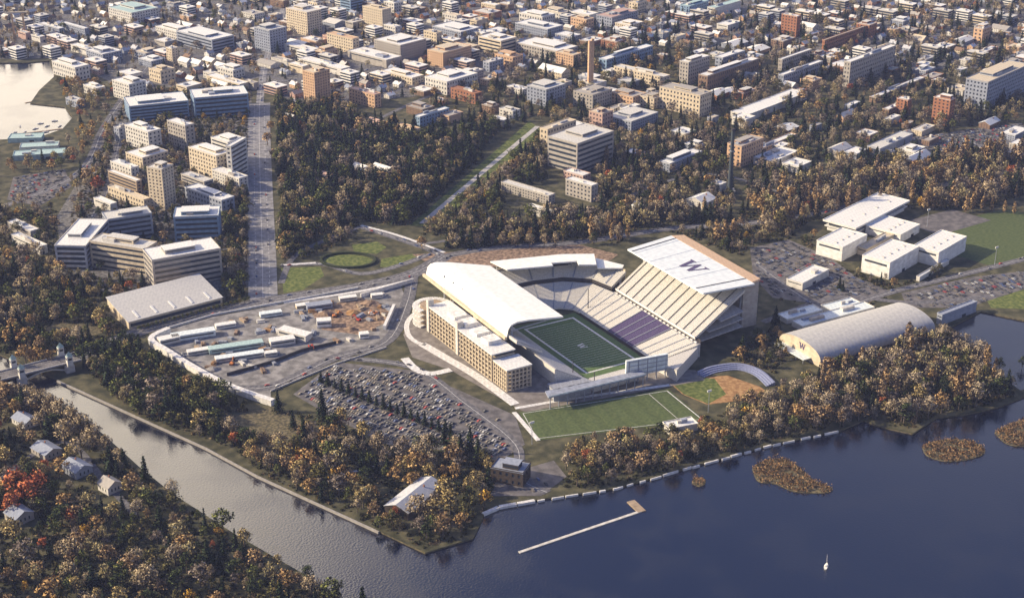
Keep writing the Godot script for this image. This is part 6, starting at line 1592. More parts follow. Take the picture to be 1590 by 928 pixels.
func stadium() -> void:
	var C := Vector3(65, 0, 110)
	var turn := -60.0
	# the field is ground
	var f := M.new()
	f.slab(PackedVector2Array([Vector2(-66, -36), Vector2(66, -36), Vector2(66, 36), Vector2(-66, 36)]), 0.0, 0.24)
	var field := part("football_field", f, mats["pitch"], self)
	structure(field, "dark green football field inside the stadium")
	field.position = C; field.rotation_degrees.y = turn
	var ln := M.new()
	for s in [-1.0, 1.0]:
		ln = M.new()
		ln.box(-57, 57, 0.25, 0.29, s * 27.6 - 1.1, s * 27.6 + 1.1)
		part("side_line", ln, mats["line"], field)
		ln = M.new()
		ln.box(s * 56 - 1.0, s * 56 + 1.0, 0.25, 0.28, -26.4, 26.4)
		part("end_line", ln, mats["line"], field)
	for k in 21:
		ln = M.new()
		var x := -45.7 + k * 4.57
		ln.box(x - 0.12, x + 0.12, 0.25, 0.27, -26, 26)
		part("yard_line", ln, mats["line"], field)
	var t := TextMesh.new()
	var fo := SystemFont.new()
	fo.font_names = PackedStringArray(["Droid Serif"]); fo.font_weight = 700
	t.font = fo; t.text = "W"; t.font_size = 64; t.pixel_size = 0.16; t.depth = 0.03
	t.material = mats["line"]
	var lo := inst("field_logo", t, field)
	lo.rotation_degrees = Vector3(-90, 0, 0); lo.position = Vector3(4, 0.29, 0)

	var o := thing("stadium", "large open stadium with white roofs over two facing stands", "stadium", C, turn)
	# north stand, lower deck in three blocks of colour
	var nin := [[-58, 38], [72, 38]]
	var nout := [[-66, 80], [82, 80]]
	for b in [[0.0, 0.375, "seat"], [0.38, 0.715, "purple"], [0.72, 1.0, "seat"]]:
		part("lower_seating", bank(nin, nout, 2.2, 14.0, 24, b[0], b[1]), mats[b[2]], o)
	for k in 12:
		var tt := (k + 0.5) / 12.0
		var p := lerpf(-58, 72, tt)
		var q := lerpf(-66, 82, tt)
		var m := M.new()
		m.bar(uv(p, 38.3, 2.75), uv(q, 79.5, 14.3), 0.75, 0.5)
		part("aisle", m, mats["steel"], o)
	var m := M.new()
	m.bar(uv(-59, 37.6, 1.2), uv(73, 37.6, 1.2), 0.5, 2.4)
	part("front_wall", m, mats["darkgap"], o)
	m = M.new()
	m.hexa(uv(-64, 84, 0), uv(80, 84, 0), uv(80, 80.3, 0), uv(-64, 80.3, 0), uv(-64, 84, 13.6), uv(80, 84, 13.6), uv(80, 80.3, 13.6), uv(-64, 80.3, 13.6))
	part("concourse", m, mats["concrete"], o)
	m = M.new()
	m.bar(uv(-64, 84.2, 15.6), uv(80, 84.2, 15.6), 0.6, 4.0)
	part("concourse_wall", m, mats["darkgap"], o)
	for k in 22:
		var pk := M.new()
		var u := lerpf(-60, 74, k / 21.0)
		pk.box(u, u + 3.4, 13.7, 14.9, -82.0, -81.0)
		part("vomitory", pk, mats["whiteconcrete"], o)
	# upper deck
	var uin := [[-61, 82], [74, 82]]
	var uout := [[-84, 154], [55, 154]]
	part("upper_seating", bank(uin, uout, 18.0, 45.0, 40), mats["seat"], o)
	for k in 11:
		var tt := (k + 0.35) / 11.0
		var a := M.new()
		a.bar(uv(lerpf(-61, 74, tt), 82.3, 18.8), uv(lerpf(-84, 55, tt), 153.5, 45.5), 0.8, 0.45)
		part("aisle", a, mats["darkgap"], o)
	m = M.new()
	m.bar(uv(-61, 81.6, 18.2), uv(74, 81.6, 18.2), 0.4, 2.0)
	part("upper_railing", m, mats["whiteconcrete"], o)
	for k in 9:
		var w := M.new()
		var u := lerpf(-70, 60, k / 8.0)
		w.bar(uv(u, 92, 0), uv(u - 4, 96, 21), 1.8, 1.8)
		part("pier", w, mats["concrete"], o)
		w = M.new()
		w.bar(uv(u - 10, 128, 0), uv(u - 11, 130, 34), 2.0, 2.0)
		part("pier", w, mats["concrete"], o)
		w = M.new()
		w.bar(uv(u - 15, 156, 0), uv(u - 15, 158, 48.5), 1.6, 1.6)
		part("pier", w, mats["steel"], o)
	for k in 3:
		var w := M.new()
		var y := 7.0 + k * 8.0
		w.hexa(uv(-78, 152, y), uv(58, 152, y), uv(66, 90 + k * 14, y), uv(-66, 90 + k * 14, y), uv(-78, 152, y + 0.8), uv(58, 152, y + 0.8), uv(66, 90 + k * 14, y + 0.8), uv(-66, 90 + k * 14, y + 0.8))
		part("concourse_floor", w, mats["concrete"], o)
	var nr := [[-79, 107], [-88, 168], [58, 163], [52, 106]]
	var roof := part("north_roof", plate(nr, 48.8, 50.4), mats["northroof"], o)
	for k in 5:
		var rb := M.new()
		var g := (k + 0.5) / 5.0
		rb.bar(uv(lerpf(-79, 52, g), 107, 50.5), uv(lerpf(-88, 58, g), lerpf(168, 163, g), 50.5), 0.35, 0.3)
		part("roof_seam", rb, mats["northroof"], roof)
	for k in 2:
		var rb := M.new()
		var g := 0.06 if k == 0 else 0.9
		rb.bar(uv(lerpf(-79, 52, g), 107, 50.6), uv(lerpf(-88, 58, g), lerpf(168, 163, g), 50.6), 0.9, 0.5)
		part("roof_edge", rb, mats["darkgap"], roof)
	var tw := TextMesh.new()
	tw.font = fo; tw.text = "W"; tw.font_size = 96; tw.pixel_size = 0.30; tw.depth = 0.1
	tw.material = mats["purple"]
	var wl := inst("letter", tw, roof)
	wl.rotation_degrees = Vector3(-90, 0, 0); wl.position = uv(-8, 136, 50.62)
	m = M.new()
	m.hexa(uv(-86, 183, 47), uv(48, 178, 47), uv(54, 163.4, 48.6), uv(-87.5, 168.3, 48.6), uv(-86, 183, 49), uv(48, 178, 49), uv(54, 163.4, 50.6), uv(-87.5, 168.3, 50.6))
	part("rear_roof", m, mats["peachroof"], o)
	m = M.new()
	m.hexa(uv(-86, 179, 0), uv(48, 176.5, 0), uv(48, 158, 0), uv(-86, 158, 0), uv(-86, 179, 46.9), uv(48, 176.5, 46.9), uv(48, 158, 46.9), uv(-86, 158, 46.9))
	part("rear_wall", m, mats["w_stone"], o)
	for k in 4:
		var rt := M.new()
		var y := 6.0 + k * 8.0
		rt.bar(uv(-86, 179.4, y), uv(48, 176.9, y), 0.6, 3.2)
		part("rear_window_band", rt, mats["glass"], o)
	# west end
	var wi := [[-58, 38], [-70, 36], [-79, 26], [-84, 8], [-84, -16], [-78, -34], [-66, -38]]
	var wo := [[-66, 80], [-94, 74], [-113, 52], [-121, 20], [-121, -22], [-112, -52], [-98, -66]]
	part("west_seating", bank(wi, wo, 2.2, 14.0, 20), mats["seat"], o)
	var w2i := []
	for a in wo: w2i.append([a[0] - 3.0, a[1] * 1.03])
	var w2o := [[-76, 104], [-108, 96], [-132, 66], [-143, 26], [-143, -26], [-132, -62], [-112, -80]]
	part("west_upper_seating", bank(w2i, w2o, 17.5, 27.0, 12), mats["seat"], o)
	for k in 9:
		var a := M.new()
		var tt := (k + 0.5) / 9.0 * 5.999
		var i := int(tt)
		var fr := tt - i
		var p := Vector2(wi[i][0], wi[i][1]).lerp(Vector2(wi[i + 1][0], wi[i + 1][1]), fr)
		var q := Vector2(wo[i][0], wo[i][1]).lerp(Vector2(wo[i + 1][0], wo[i + 1][1]), fr)
		a.bar(uv(p.x, p.y, 2.8), uv(q.x, q.y, 14.3), 0.9, 0.45)
		part("aisle", a, mats["steel"], o)
		a = M.new()
		var q2 := Vector2(w2i[i][0], w2i[i][1]).lerp(Vector2(w2i[i + 1][0], w2i[i + 1][1]), fr)
		var q3 := Vector2(w2o[i][0], w2o[i][1]).lerp(Vector2(w2o[i + 1][0], w2o[i + 1][1]), fr)
		a.bar(uv(q2.x, q2.y, 18.2), uv(q3.x, q3.y, 27.4), 1.6, 0.7)
		part("stair", a, mats["steel"], o)
	m = M.new()
	for i in 6: m.bar(uv(w2i[i][0] + 0.6, w2i[i][1], 15.6), uv(w2i[i + 1][0] + 0.6, w2i[i + 1][1], 15.6), 0.8, 3.2)
	part("concourse_wall", m, mats["darkgap"], o)
	m = M.new()
	for i in 6: m.bar(uv(w2o[i][0] - 1, w2o[i][1], 14.5), uv(w2o[i + 1][0] - 1, w2o[i + 1][1], 14.5), 1.0, 29.0)
	part("west_wall", m, mats["w_cream"], o)
	part("west_roof", plate([[-154, -12], [-134, 62], [-118, 92], [-92, 78], [-101, 62], [-110, 66], [-119, 40], [-112, 38], [-126, -8]], 33.4, 34.8), mats["stadiumroof"], o)
	part("west_roof_edge", plate([[-117, 93], [-86, 108], [-80, 102], [-93, 80]], 29.0, 30.2), mats["stadiumroof"], o)
	for k in 6:
		var pl := M.new()
		var q := Vector2(-150, -8).lerp(Vector2(-120, 86), k / 5.0)
		pl.tube(uv(q.x + 3, q.y, 0), uv(q.x + 3, q.y, 33.4), 0.7, 0.7, 6)
		part("roof_post", pl, mats["steel"], o)
	m = M.new()
	m.hexa(uv(-151, 12, 12), uv(-132, 76, 12), uv(-124, 72, 12), uv(-143, 8, 12), uv(-151, 12, 29), uv(-132, 76, 29), uv(-124, 72, 29), uv(-143, 8, 29))
	part("press_box", m, mats["darkgap"], o)
	# south stand
	part("south_seating", bank([[-66, -38], [72, -38]], [[-98, -66], [62, -66]], 2.2, 16.0, 18), mats["seat"], o)
	part("south_upper_seating", bank([[-108, -60], [30, -60]], [[-122, -84], [24, -84]], 20.0, 33.0, 16), mats["seat"], o)
	# roof: flat sheet that rolls down on its south side
	var rs := M.new()
	var prof := [[0.0, 45.0, 0.0], [0.62, 46.2, 0.0], [0.82, 45.6, 0.0], [0.92, 43.5, 0.0], [0.97, 39.5, 0.0], [1.0, 31.0, 0.0]]
	for i in prof.size() - 1:
		var g0: float = prof[i][0]
		var g1: float = prof[i + 1][0]
		var y0: float = prof[i][1]
		var y1: float = prof[i + 1][1]
		var a := uv(lerpf(-122, -163, g0), lerpf(-30, -82, g0), y0)
		var b := uv(lerpf(21, 9, g0), lerpf(-32, -86, g0), y0)
		var c := uv(lerpf(21, 9, g1), lerpf(-32, -86, g1), y1)
		var d := uv(lerpf(-122, -163, g1), lerpf(-30, -82, g1), y1)
		var up := Vector3(0, 1.5, 0)
		rs.hexa(a - up, b - up, c - up, d - up, a, b, c, d)
	var sroof := part("south_roof", rs, mats["stadiumroof"], o)
	m = M.new()
	m.bar(uv(-166, -83, 30.2), uv(9.5, -87, 30.2), 2.4, 3.0)
	part("fascia", m, mats["w_cream"], sroof)
	for k in 8:
		var u := lerpf(-118, 16, k / 7.0)
		var w := M.new()
		w.bar(uv(u - 8, -80, 0), uv(u - 8, -80, 43), 1.4, 1.4)
		part("column", w, mats["steel"], o)
		w = M.new()
		w.bar(uv(u - 8, -80, 36), uv(u, -36, 43.6), 0.9, 1.2)
		part("rafter", w, mats["steel"], o)
	# the offices behind the south stand
	var floors := 6
	m = M.new()
	m.box(-96, 25, 0, 26.5, 88.5, 107.6)
	part("office_glazing", m, mats["glass"], o)
	for k in floors:
		var w := M.new()
		var y := k * 4.5
		w.box(-100, 27.5, y, y + 1.15, 88, 112)
		part("office_floor", w, mats["beige"], o)
	for k in 22:
		var w := M.new()
		var u := lerpf(-99, 26.5, k / 21.0)
		w.box(u - 0.6, u + 0.6, 0, 25.8, 110.6, 112.3)
		part("office_pier", w, mats["beige"], o)
	m = M.new()
	m.box(-100.5, 28, 26.6, 27.6, 87.5, 112.8)
	part("office_roof", m, mats["r_white"], o)
	for k in 4:
		var w := M.new()
		var u := -70.0 + k * 22
		w.box(u, u + 14, 27.65, 30.5 + (k % 2), 92, 106)
		part("rooftop_unit", w, mats["w_white"], o)
	m = M.new()
	m.box(29, 49.5, 0, 21, 86, 107.5)
	part("corner_block", m, mats["glass"], o)
	for k in 6:
		var w := M.new()
		w.box(28.2, 53, k * 4.0, k * 4.0 + 1.3, 85, 111)
		part("corner_floor", w, mats["beige"], o)
	for k in 7:
		var w := M.new()
		var u := lerpf(29, 52, k / 6.0)
		w.box(u - 0.6, u + 0.6, 0, 20, 110.4, 111.3)
		part("corner_pier", w, mats["beige"], o)
		w = M.new()
		var zz := lerpf(86, 110, k / 6.0)
		w.box(52.2, 53.3, 0, 20, zz - 0.6, zz + 0.6)
		part("corner_pier", w, mats["beige"], o)
	m = M.new()
	m.box(27.8, 53.4, 21.4, 22.2, 84.6, 111.4)
	part("corner_roof", m, mats["r_white"], o)
	for k in 2:
		var w := M.new()
		w.box(-101.5 + k * 60 , -97 + k * 60, 0, 34, 107, 113)
		part("stair_tower", w, mats["w_pale"], o)
	# spiral ramp at the south-west corner
	for k in 4:
		var w := M.new()
		for s in 20:
			var a0 := PI * 0.15 + PI * 1.5 * s / 20.0
			var a1 := PI * 0.15 + PI * 1.5 * (s + 1) / 20.0
			w.bar(uv(-118 + cos(a0) * 17, -98 + sin(a0) * 17, 1.2 + k * 5.5), uv(-118 + cos(a1) * 17, -98 + sin(a1) * 17, 1.2 + k * 5.5), 6.0, 1.3)
		part("ramp", w, mats["whiteconcrete"], o)
	m = M.new()
	m.tube(uv(-118, -98, 0), uv(-118, -98, 19), 12, 12, 18)
	part("ramp_core", m, mats["w_tan"], o)
	# east end
	part("east_seating", bank([[70, -34], [70, 4]], [[92, -44], [92, 4]], 2.0, 10.0, 12), mats["seat"], o)
	part("east_seating", bank([[62, -74], [68, -38]], [[90, -84], [93, -46]], 3.0, 12.0, 12), mats["steel"], o)
	m = M.new()
	m.hexa(uv(88, -92, 11), uv(96, 6, 11), uv(106, 4, 11), uv(100, -96, 11), uv(88, -92, 12), uv(96, 6, 12), uv(106, 4, 12), uv(100, -96, 12))
	part("east_deck", m, mats["greydeck"] if mats.has("greydeck") else mats["w_bluegrey"], o)
	for k in 12:
		var w := M.new()
		var q := Vector2(100, -94).lerp(Vector2(104.5, 2), k / 11.0)
		w.tube(uv(q.x, q.y, 0), uv(q.x, q.y, 11), 0.5, 0.5, 6)
		part("deck_post", w, mats["steel"], o)
	m = M.new()
	m.bar(uv(100.5, -96, 12.7), uv(106, 4, 12.7), 0.2, 1.3)
	part("deck_railing", m, mats["w_lightblue"], o)
	part("corner_seating", bank([[72, 30], [74, 38]], [[112, 34], [82, 80]], 3.0, 12.0, 14), mats["seat"], o)
	m = M.new()
	m.hexa(uv(96, 34, 7), uv(90, -8, 7), uv(93, -9, 7), uv(99, 33, 7), uv(96, 34, 23), uv(90, -8, 23), uv(93, -9, 23), uv(99, 33, 23))
	part("video_board", m, mats["w_lightblue"], o)
	for k in 5:
		var w := M.new()
		var q := Vector2(93.5, -6).lerp(Vector2(98.2, 31), k / 4.0)
		w.tube(uv(q.x, q.y, 0), uv(q.x, q.y, 22.5), 0.6, 0.6, 6)
		part("board_post", w, mats["steel"], o)
	for k in 4:
		var w := M.new()
		w.bar(uv(93.8, -7, 9 + k * 4.2), uv(99.4, 32, 9 + k * 4.2), 0.4, 0.5)
		part("board_rail", w, mats["steel"], o)
	for q in [[-60, 48], [58, -44], [88, -40]]:
		var w := M.new()
		w.tube(uv(q[0], q[1], 0), uv(q[0], q[1], 26 if q[0] < 0 else 18), 0.5, 0.3, 6)
		part("flag_pole", w, mats["darkgap"], o)
	var fp := PackedVector2Array([Vector2(-168, -190), Vector2(60, -185), Vector2(115, -60), Vector2(110, 100), Vector2(60, 120), Vector2(-140, 122), Vector2(-172, 60)])
	var xf := Transform3D(Basis(Vector3.UP, deg_to_rad(turn)), C)
	var wp := PackedVector2Array()
	for p in fp:
		var g := xf * Vector3(p.x, 0, p.y)
		wp.append(Vector2(g.x, g.z))
	paint_poly(wp, 1, 2.0)

# ------------------------------------------------------------------ single structures
func arched_hall() -> void:
	var o := thing("arched_hall", "long sports hall with arched pale blue roof by the shore", "hall", Vector3(ARCH[0], 0, ARCH[1]), ARCH[2])
	var L: float = ARCH[3]
	var hw: float = ARCH[4]
	var hh := 18.0
	var seg := 22
	var rf := M.new()
	var en := M.new()
	var en2 := M.new()
	var pts := []
	for i in seg + 1:
		var a := PI * i / seg
		pts.append(Vector2(hw * cos(a) * (1.0), 4.5 + (hh - 4.5) * pow(sin(a), 0.8)))
	for i in seg:
		var a: Vector2 = pts[i]
		var b: Vector2 = pts[i + 1]
		var ta: Vector2 = pts[mini(i + 1, seg)] - pts[maxi(i - 1, 0)]
		var tb: Vector2 = pts[mini(i + 2, seg)] - pts[i]
		var na := Vector3(0, -ta.x, ta.y).normalized()
		var nb := Vector3(0, -tb.x, tb.y).normalized()
		var A0 := Vector3(0, a.y, a.x)
		var A1 := Vector3(L, a.y, a.x)
		var B0 := Vector3(0, b.y, b.x)
		var B1 := Vector3(L, b.y, b.x)
		rf.trin(A0, A1, B1, na, na, nb)
		rf.trin(A0, B1, B0, na, nb, nb)
		en.quad(Vector3(0.3, 0, b.x), Vector3(0.3, 0, a.x), Vector3(0.3, a.y - 0.2, a.x), Vector3(0.3, b.y - 0.2, b.x))
		en2.quad(Vector3(L - 0.3, 0, a.x), Vector3(L - 0.3, 0, b.x), Vector3(L - 0.3, b.y - 0.2, b.x), Vector3(L - 0.3, a.y - 0.2, a.x))
	var roof := part("roof", rf, mats["archroof"], o)
	part("end_wall", en, mats["w_cream"], o)
	part("end_wall", en2, mats["w_cream"], o)
	for k in 24:
		var rb := M.new()
		var x := lerpf(0.4, L - 0.4, k / 23.0)
		for i in seg:
			var a: Vector2 = pts[i]
			var b: Vector2 = pts[i + 1]
			rb.bar(Vector3(x, a.y + 0.03, a.x), Vector3(x, b.y + 0.03, b.x), 0.3, 0.14)
		part("roof_rib", rb, mats["archroof"], roof)
	var w := M.new()
	for s in [-1.0, 1.0]:
		w.box(0.6, L - 0.6, 0, 4.5, s * hw - (0.3 if s > 0 else -0.02), s * hw + (0.3 if s < 0 else -0.02))
	part("side_wall", w, mats["w_stone"], o)
	var bd := M.new()
	bd.box(2, L - 2, 1.0, 3.4, hw, hw + 0.15)
	part("window_band", bd, mats["glass"], o)
	var cn := M.new()
	cn.box(-9, 0.1, 4.0, 4.8, -hw * 0.9, hw * 0.55)
	part("entrance_canopy", cn, mats["r_lightblue"], o)
	for k in 5:
		var p := M.new()
		p.tube(Vector3(-8, 0, lerpf(-hw * 0.85, hw * 0.5, k / 4.0)), Vector3(-8, 4.0, lerpf(-hw * 0.85, hw * 0.5, k / 4.0)), 0.35, 0.35, 6)
		part("canopy_post", p, mats["steel"], o)
	var t := TextMesh.new()
	var fo := SystemFont.new()
	fo.font_names = PackedStringArray(["Droid Serif"]); fo.font_weight = 700
	t.font = fo; t.text = "W"; t.font_size = 64; t.pixel_size = 0.13; t.depth = 0.2
	t.material = mats["purple"]
	var lt := inst("letter", t, o)
	lt.rotation_degrees.y = -90; lt.position = Vector3(0.1, 11.2, 3)
	paint_poly(obb(ARCH[0] + cos(deg_to_rad(ARCH[2])) * L / 2, ARCH[1] - sin(deg_to_rad(ARCH[2])) * L / 2, ARCH[2], L + 8, hw * 2 + 4), 1, 2.0)

func chimney(called: String, label: String, at: Vector3, h: float, r0: float, r1: float, mat: Material) -> void:
	var o := thing(called, label, "chimney", at)
	var m := M.new()
	m.tube(Vector3(0, 0, 0), Vector3(0, h, 0), r0, r1, 16)
	part("shaft", m, mat, o)
	m = M.new()
	m.tube(Vector3(0, h - 2.2, 0), Vector3(0, h + 0.5, 0), r1 + 0.5, r1 + 0.5, 16)
	part("rim", m, mats["darkgap"], o)
	m = M.new()
	m.tube(Vector3(0, h * 0.66, 0), Vector3(0, h * 0.66 + 1.0, 0), lerpf(r0, r1, 0.66) + 0.7, lerpf(r0, r1, 0.66) + 0.7, 16)
	part("platform", m, mats["steel"], o)
	m = M.new()
	m.box(-r0 - 3, r0 + 3, 0, 5, -r0 - 3, r0 + 3)
	part("base", m, mats["w_stone"], o)
	paint_poly(obb(at.x, at.z, 0, 14, 14), 1, 2.0)

func campanile(at: Vector3, h: float) -> void:
	var o := thing("campanile", "slender orange brick campanile standing alone on the campus", "tower", at, 20)
	for k in 3:
		var m := M.new()
		var a := TAU * k / 3.0 + 0.3
		var c := Vector3(cos(a) * 2.6, 0, sin(a) * 2.6)
		var hh := h - k * 2.5
		m.box(c.x - 2.0, c.x + 2.0, 0, hh, c.z - 2.0, c.z + 2.0)
		part("shaft", m, mats["w_peach"], o)
	var m := M.new()
	m.box(-1.6, 1.6, 0, h - 7, -1.6, 1.6)
	part("core", m, mats["w_brown"], o)
	m = M.new()
	m.box(-7, 7, 0, 3, -7, 7)
	part("base", m, mats["w_brick"], o)
	paint_poly(obb(at.x, at.z, 0, 16, 16), 1, 2.0)

func bridge() -> void:
	var a := Vector3(BRIDGE[0], 0, BRIDGE[1])
	var b := Vector3(BRIDGE[2], 0, BRIDGE[3])
	var d := (b - a)
	var L := d.length()
	var o := thing("road_bridge", "grey road bridge crossing the canal at the left edge", "bridge", a, rad_to_deg(atan2(-d.z, d.x)))
	var m := M.new()
	m.box(-20, L, 7.0, 8.4, -9, 9)
	part("deck", m, mats["asphalt"], o)
	for s in [-1.0, 1.0]:
		m = M.new()
		m.box(-20, L, 8.4, 9.6, s * 9.2 - 0.3, s * 9.2 + 0.3)
		part("parapet", m, mats["concrete"], o)
		m = M.new()
		for k in 12:
			var t0 := k / 12.0
			var t1 := (k + 1) / 12.0
			m.bar(Vector3(lerpf(12, L - 14, t0), 1.0 + 5.2 * sin(PI * t0), s * 7.5), Vector3(lerpf(12, L - 14, t1), 1.0 + 5.2 * sin(PI * t1), s * 7.5), 1.0, 1.2)
		part("arch", m, mats["w_pale"], o)
		for k in 2:
			m = M.new()
			var x := 10.0 if k == 0 else L - 12
			m.box(x - 4, x + 4, 0, 7.0, s * 9.5 - 3, s * 9.5 + 3)
			part("abutment", m, mats["concrete"], o)
			m = M.new()
			m.box(x - 2.6, x + 2.6, 7.0, 17.0, s * 11.8 - 2.4, s * 11.8 + 2.4)
			var tw := part("control_tower", m, mats["w_pale"], o)
			m = M.new()
			m.tube(Vector3(x, 17.0, s * 11.8), Vector3(x, 21.5, s * 11.8), 3.6, 0.05, 4, false)
			part("tower_roof", m, mats["r_turq"], tw)
			m = M.new()
			m.box(x - 2.7, x + 2.7, 13.2, 15.4, s * 11.8 - 1.6, s * 11.8 + 1.6)
			m.box(x - 1.8, x + 1.8, 13.2, 15.4, s * 11.8 - 2.5, s * 11.8 + 2.5)
			part("tower_window", m, mats["glass"], tw)
	for k in 4:
		m = M.new()
		m.box(-20, L, 8.42, 8.45, -5.7 + k * 3.8 - 0.1, -5.7 + k * 3.8 + 0.1)
		part("lane_line", m, mats["line"], o)

func car_mesh(k: int) -> ArrayMesh:
	var m := M.new()
	m.box(-2.25, 2.25, 0.35, 0.95, -0.9, 0.9)
	m.hexa(Vector3(-1.5, 0.95, -0.85), Vector3(1.2, 0.95, -0.85), Vector3(1.2, 0.95, 0.85), Vector3(-1.5, 0.95, 0.85), Vector3(-1.1, 1.5, -0.72), Vector3(0.5, 1.5, -0.72), Vector3(0.5, 1.5, 0.72), Vector3(-1.1, 1.5, 0.72))
	var am := m.mesh(mats["car%d" % k])
	var g := M.new()
	g.hexa(Vector3(-1.42, 1.0, -0.87), Vector3(1.1, 1.0, -0.87), Vector3(1.1, 1.0, 0.87), Vector3(-1.42, 1.0, 0.87), Vector3(-1.15, 1.4, -0.77), Vector3(0.62, 1.4, -0.77), Vector3(0.62, 1.4, 0.77), Vector3(-1.15, 1.4, 0.77))
	for x in [-1.4, 1.4]:
		g.box(x - 0.33, x + 0.33, 0.02, 0.66, -0.92, -0.7)
		g.box(x - 0.33, x + 0.33, 0.02, 0.66, 0.7, 0.92)
	var arr := []
	arr.resize(Mesh.ARRAY_MAX)
	arr[Mesh.ARRAY_VERTEX] = g.v
	arr[Mesh.ARRAY_NORMAL] = g.n
	arr[Mesh.ARRAY_COLOR] = g.c
	am.add_surface_from_arrays(Mesh.PRIMITIVE_TRIANGLES, arr)
	am.surface_set_material(1, mats["glass"])
	return am

func cars() -> void:
	var meshes := []
	for k in 7: meshes.append(car_mesh(k))
	rng.seed = 404
	var all := []
	var words := ["white", "silver", "black", "red", "blue", "grey", "tan"]
	for l in LOTS:   # [place, group, dx, dz, row gap, fill, poly]
		var d := Vector2(l[2], l[3]).normalized()
		var nn := Vector2(-d.y, d.x)
		var p := pv(l[6])
		var lo := Vector2(1e9, 1e9)
		var hi := -lo
		for a in p:
			var q := Vector2(a.dot(d), a.dot(nn))
			lo = lo.min(q); hi = hi.max(q)
		var row := 0
		var s := lo.y + 3.0
		while s < hi.y - 2.0:
			var t := lo.x + 2.0
			while t < hi.x - 2.0:
				t += 2.75
				if rng.randf() > l[5]: continue
				var w: Vector2 = d * t + nn * s
				var ok := is_free(w.x, w.y, 3)
				for c in 4:
					if not Geometry2D.is_point_in_polygon(w + Vector2(3, 0).rotated(c * PI / 2), p): ok = false
				if not ok: continue
				var turn := rad_to_deg(atan2(-nn.y, nn.x)) + (180.0 if rng.randf() < 0.5 else 0.0) + rng.randf_range(-2, 2)
				all.append([w.x, w.y, turn, [0, 1, 1, 2, 2, 5, 5, 4, 3, 6, 2, 5, 6, 5, 1, 6, 2][rng.randi() % 17], l[0], l[1], (w - Vector2(0, 1449)).length()])
			s += 5.2 if row % 2 == 0 else l[4]
			row += 1
	for r in ROADS:
		if r[1] < 9.0: continue
		var pts := smooth_line(pv(r[2]))
		for k in pts.size() - 1:
			var len := pts[k].distance_to(pts[k + 1])
			var d := (pts[k + 1] - pts[k]).normalized()
			var nn := Vector2(-d.y, d.x)
			for q in int(len / 26.0) + 1:
				if rng.randf() < 0.45: continue
				var side := 1.0 if rng.randf() < 0.5 else -1.0
				var w: Vector2 = pts[k] + d * rng.randf() * len + nn * side * r[1] * 0.22
				if w.y > 200 or w.y < -900: continue
				all.append([w.x, w.y, rad_to_deg(atan2(-d.y, d.x)) + (180.0 if side > 0 else 0.0), [0, 1, 2, 5, 4, 3][rng.randi() % 6], "driving on the road " + r[3], "cars driving on the roads", (w - Vector2(0, 1449)).length()])
	all.sort_custom(func(a, b): return a[6] < b[6])
	var rest := {}
	for i in all.size():
		var a: Array = all[i]
		if i < 300:
			var o := MeshInstance3D.new()
			o.mesh = meshes[a[3]]
			o.name = numbered("parked_car" if not String(a[4]).begins_with("driving") else "moving_car")
			add_child(o)
			o.position = Vector3(a[0], 0.12, a[1]); o.rotation_degrees.y = a[2]
			tag(o, "%s car %s" % [words[a[3]], a[4]], "car", "%s %s" % [words[a[3]], a[5]])
		else:
			if not rest.has(a[3]): rest[a[3]] = []
			rest[a[3]].append(Transform3D(Basis(Vector3.UP, deg_to_rad(a[2])), Vector3(a[0], 0.12, a[1])))
	for k in rest:
		many("distant_cars", meshes[k], rest[k], "%s cars far off in the car parks" % words[k], "cars")
	print("cars ", all.size())

func many(called: String, me: Mesh, xs: Array, label: String, category: String) -> void:
	var mm := MultiMesh.new()
	mm.transform_format = MultiMesh.TRANSFORM_3D
	mm.mesh = me
	mm.instance_count = xs.size()
	for i in xs.size(): mm.set_instance_transform(i, xs[i])
	var o := MultiMeshInstance3D.new()
	o.multimesh = mm
	o.name = numbered(called)
	add_child(o)
	o.set_meta("kind", "stuff")
	tag(o, label, category)

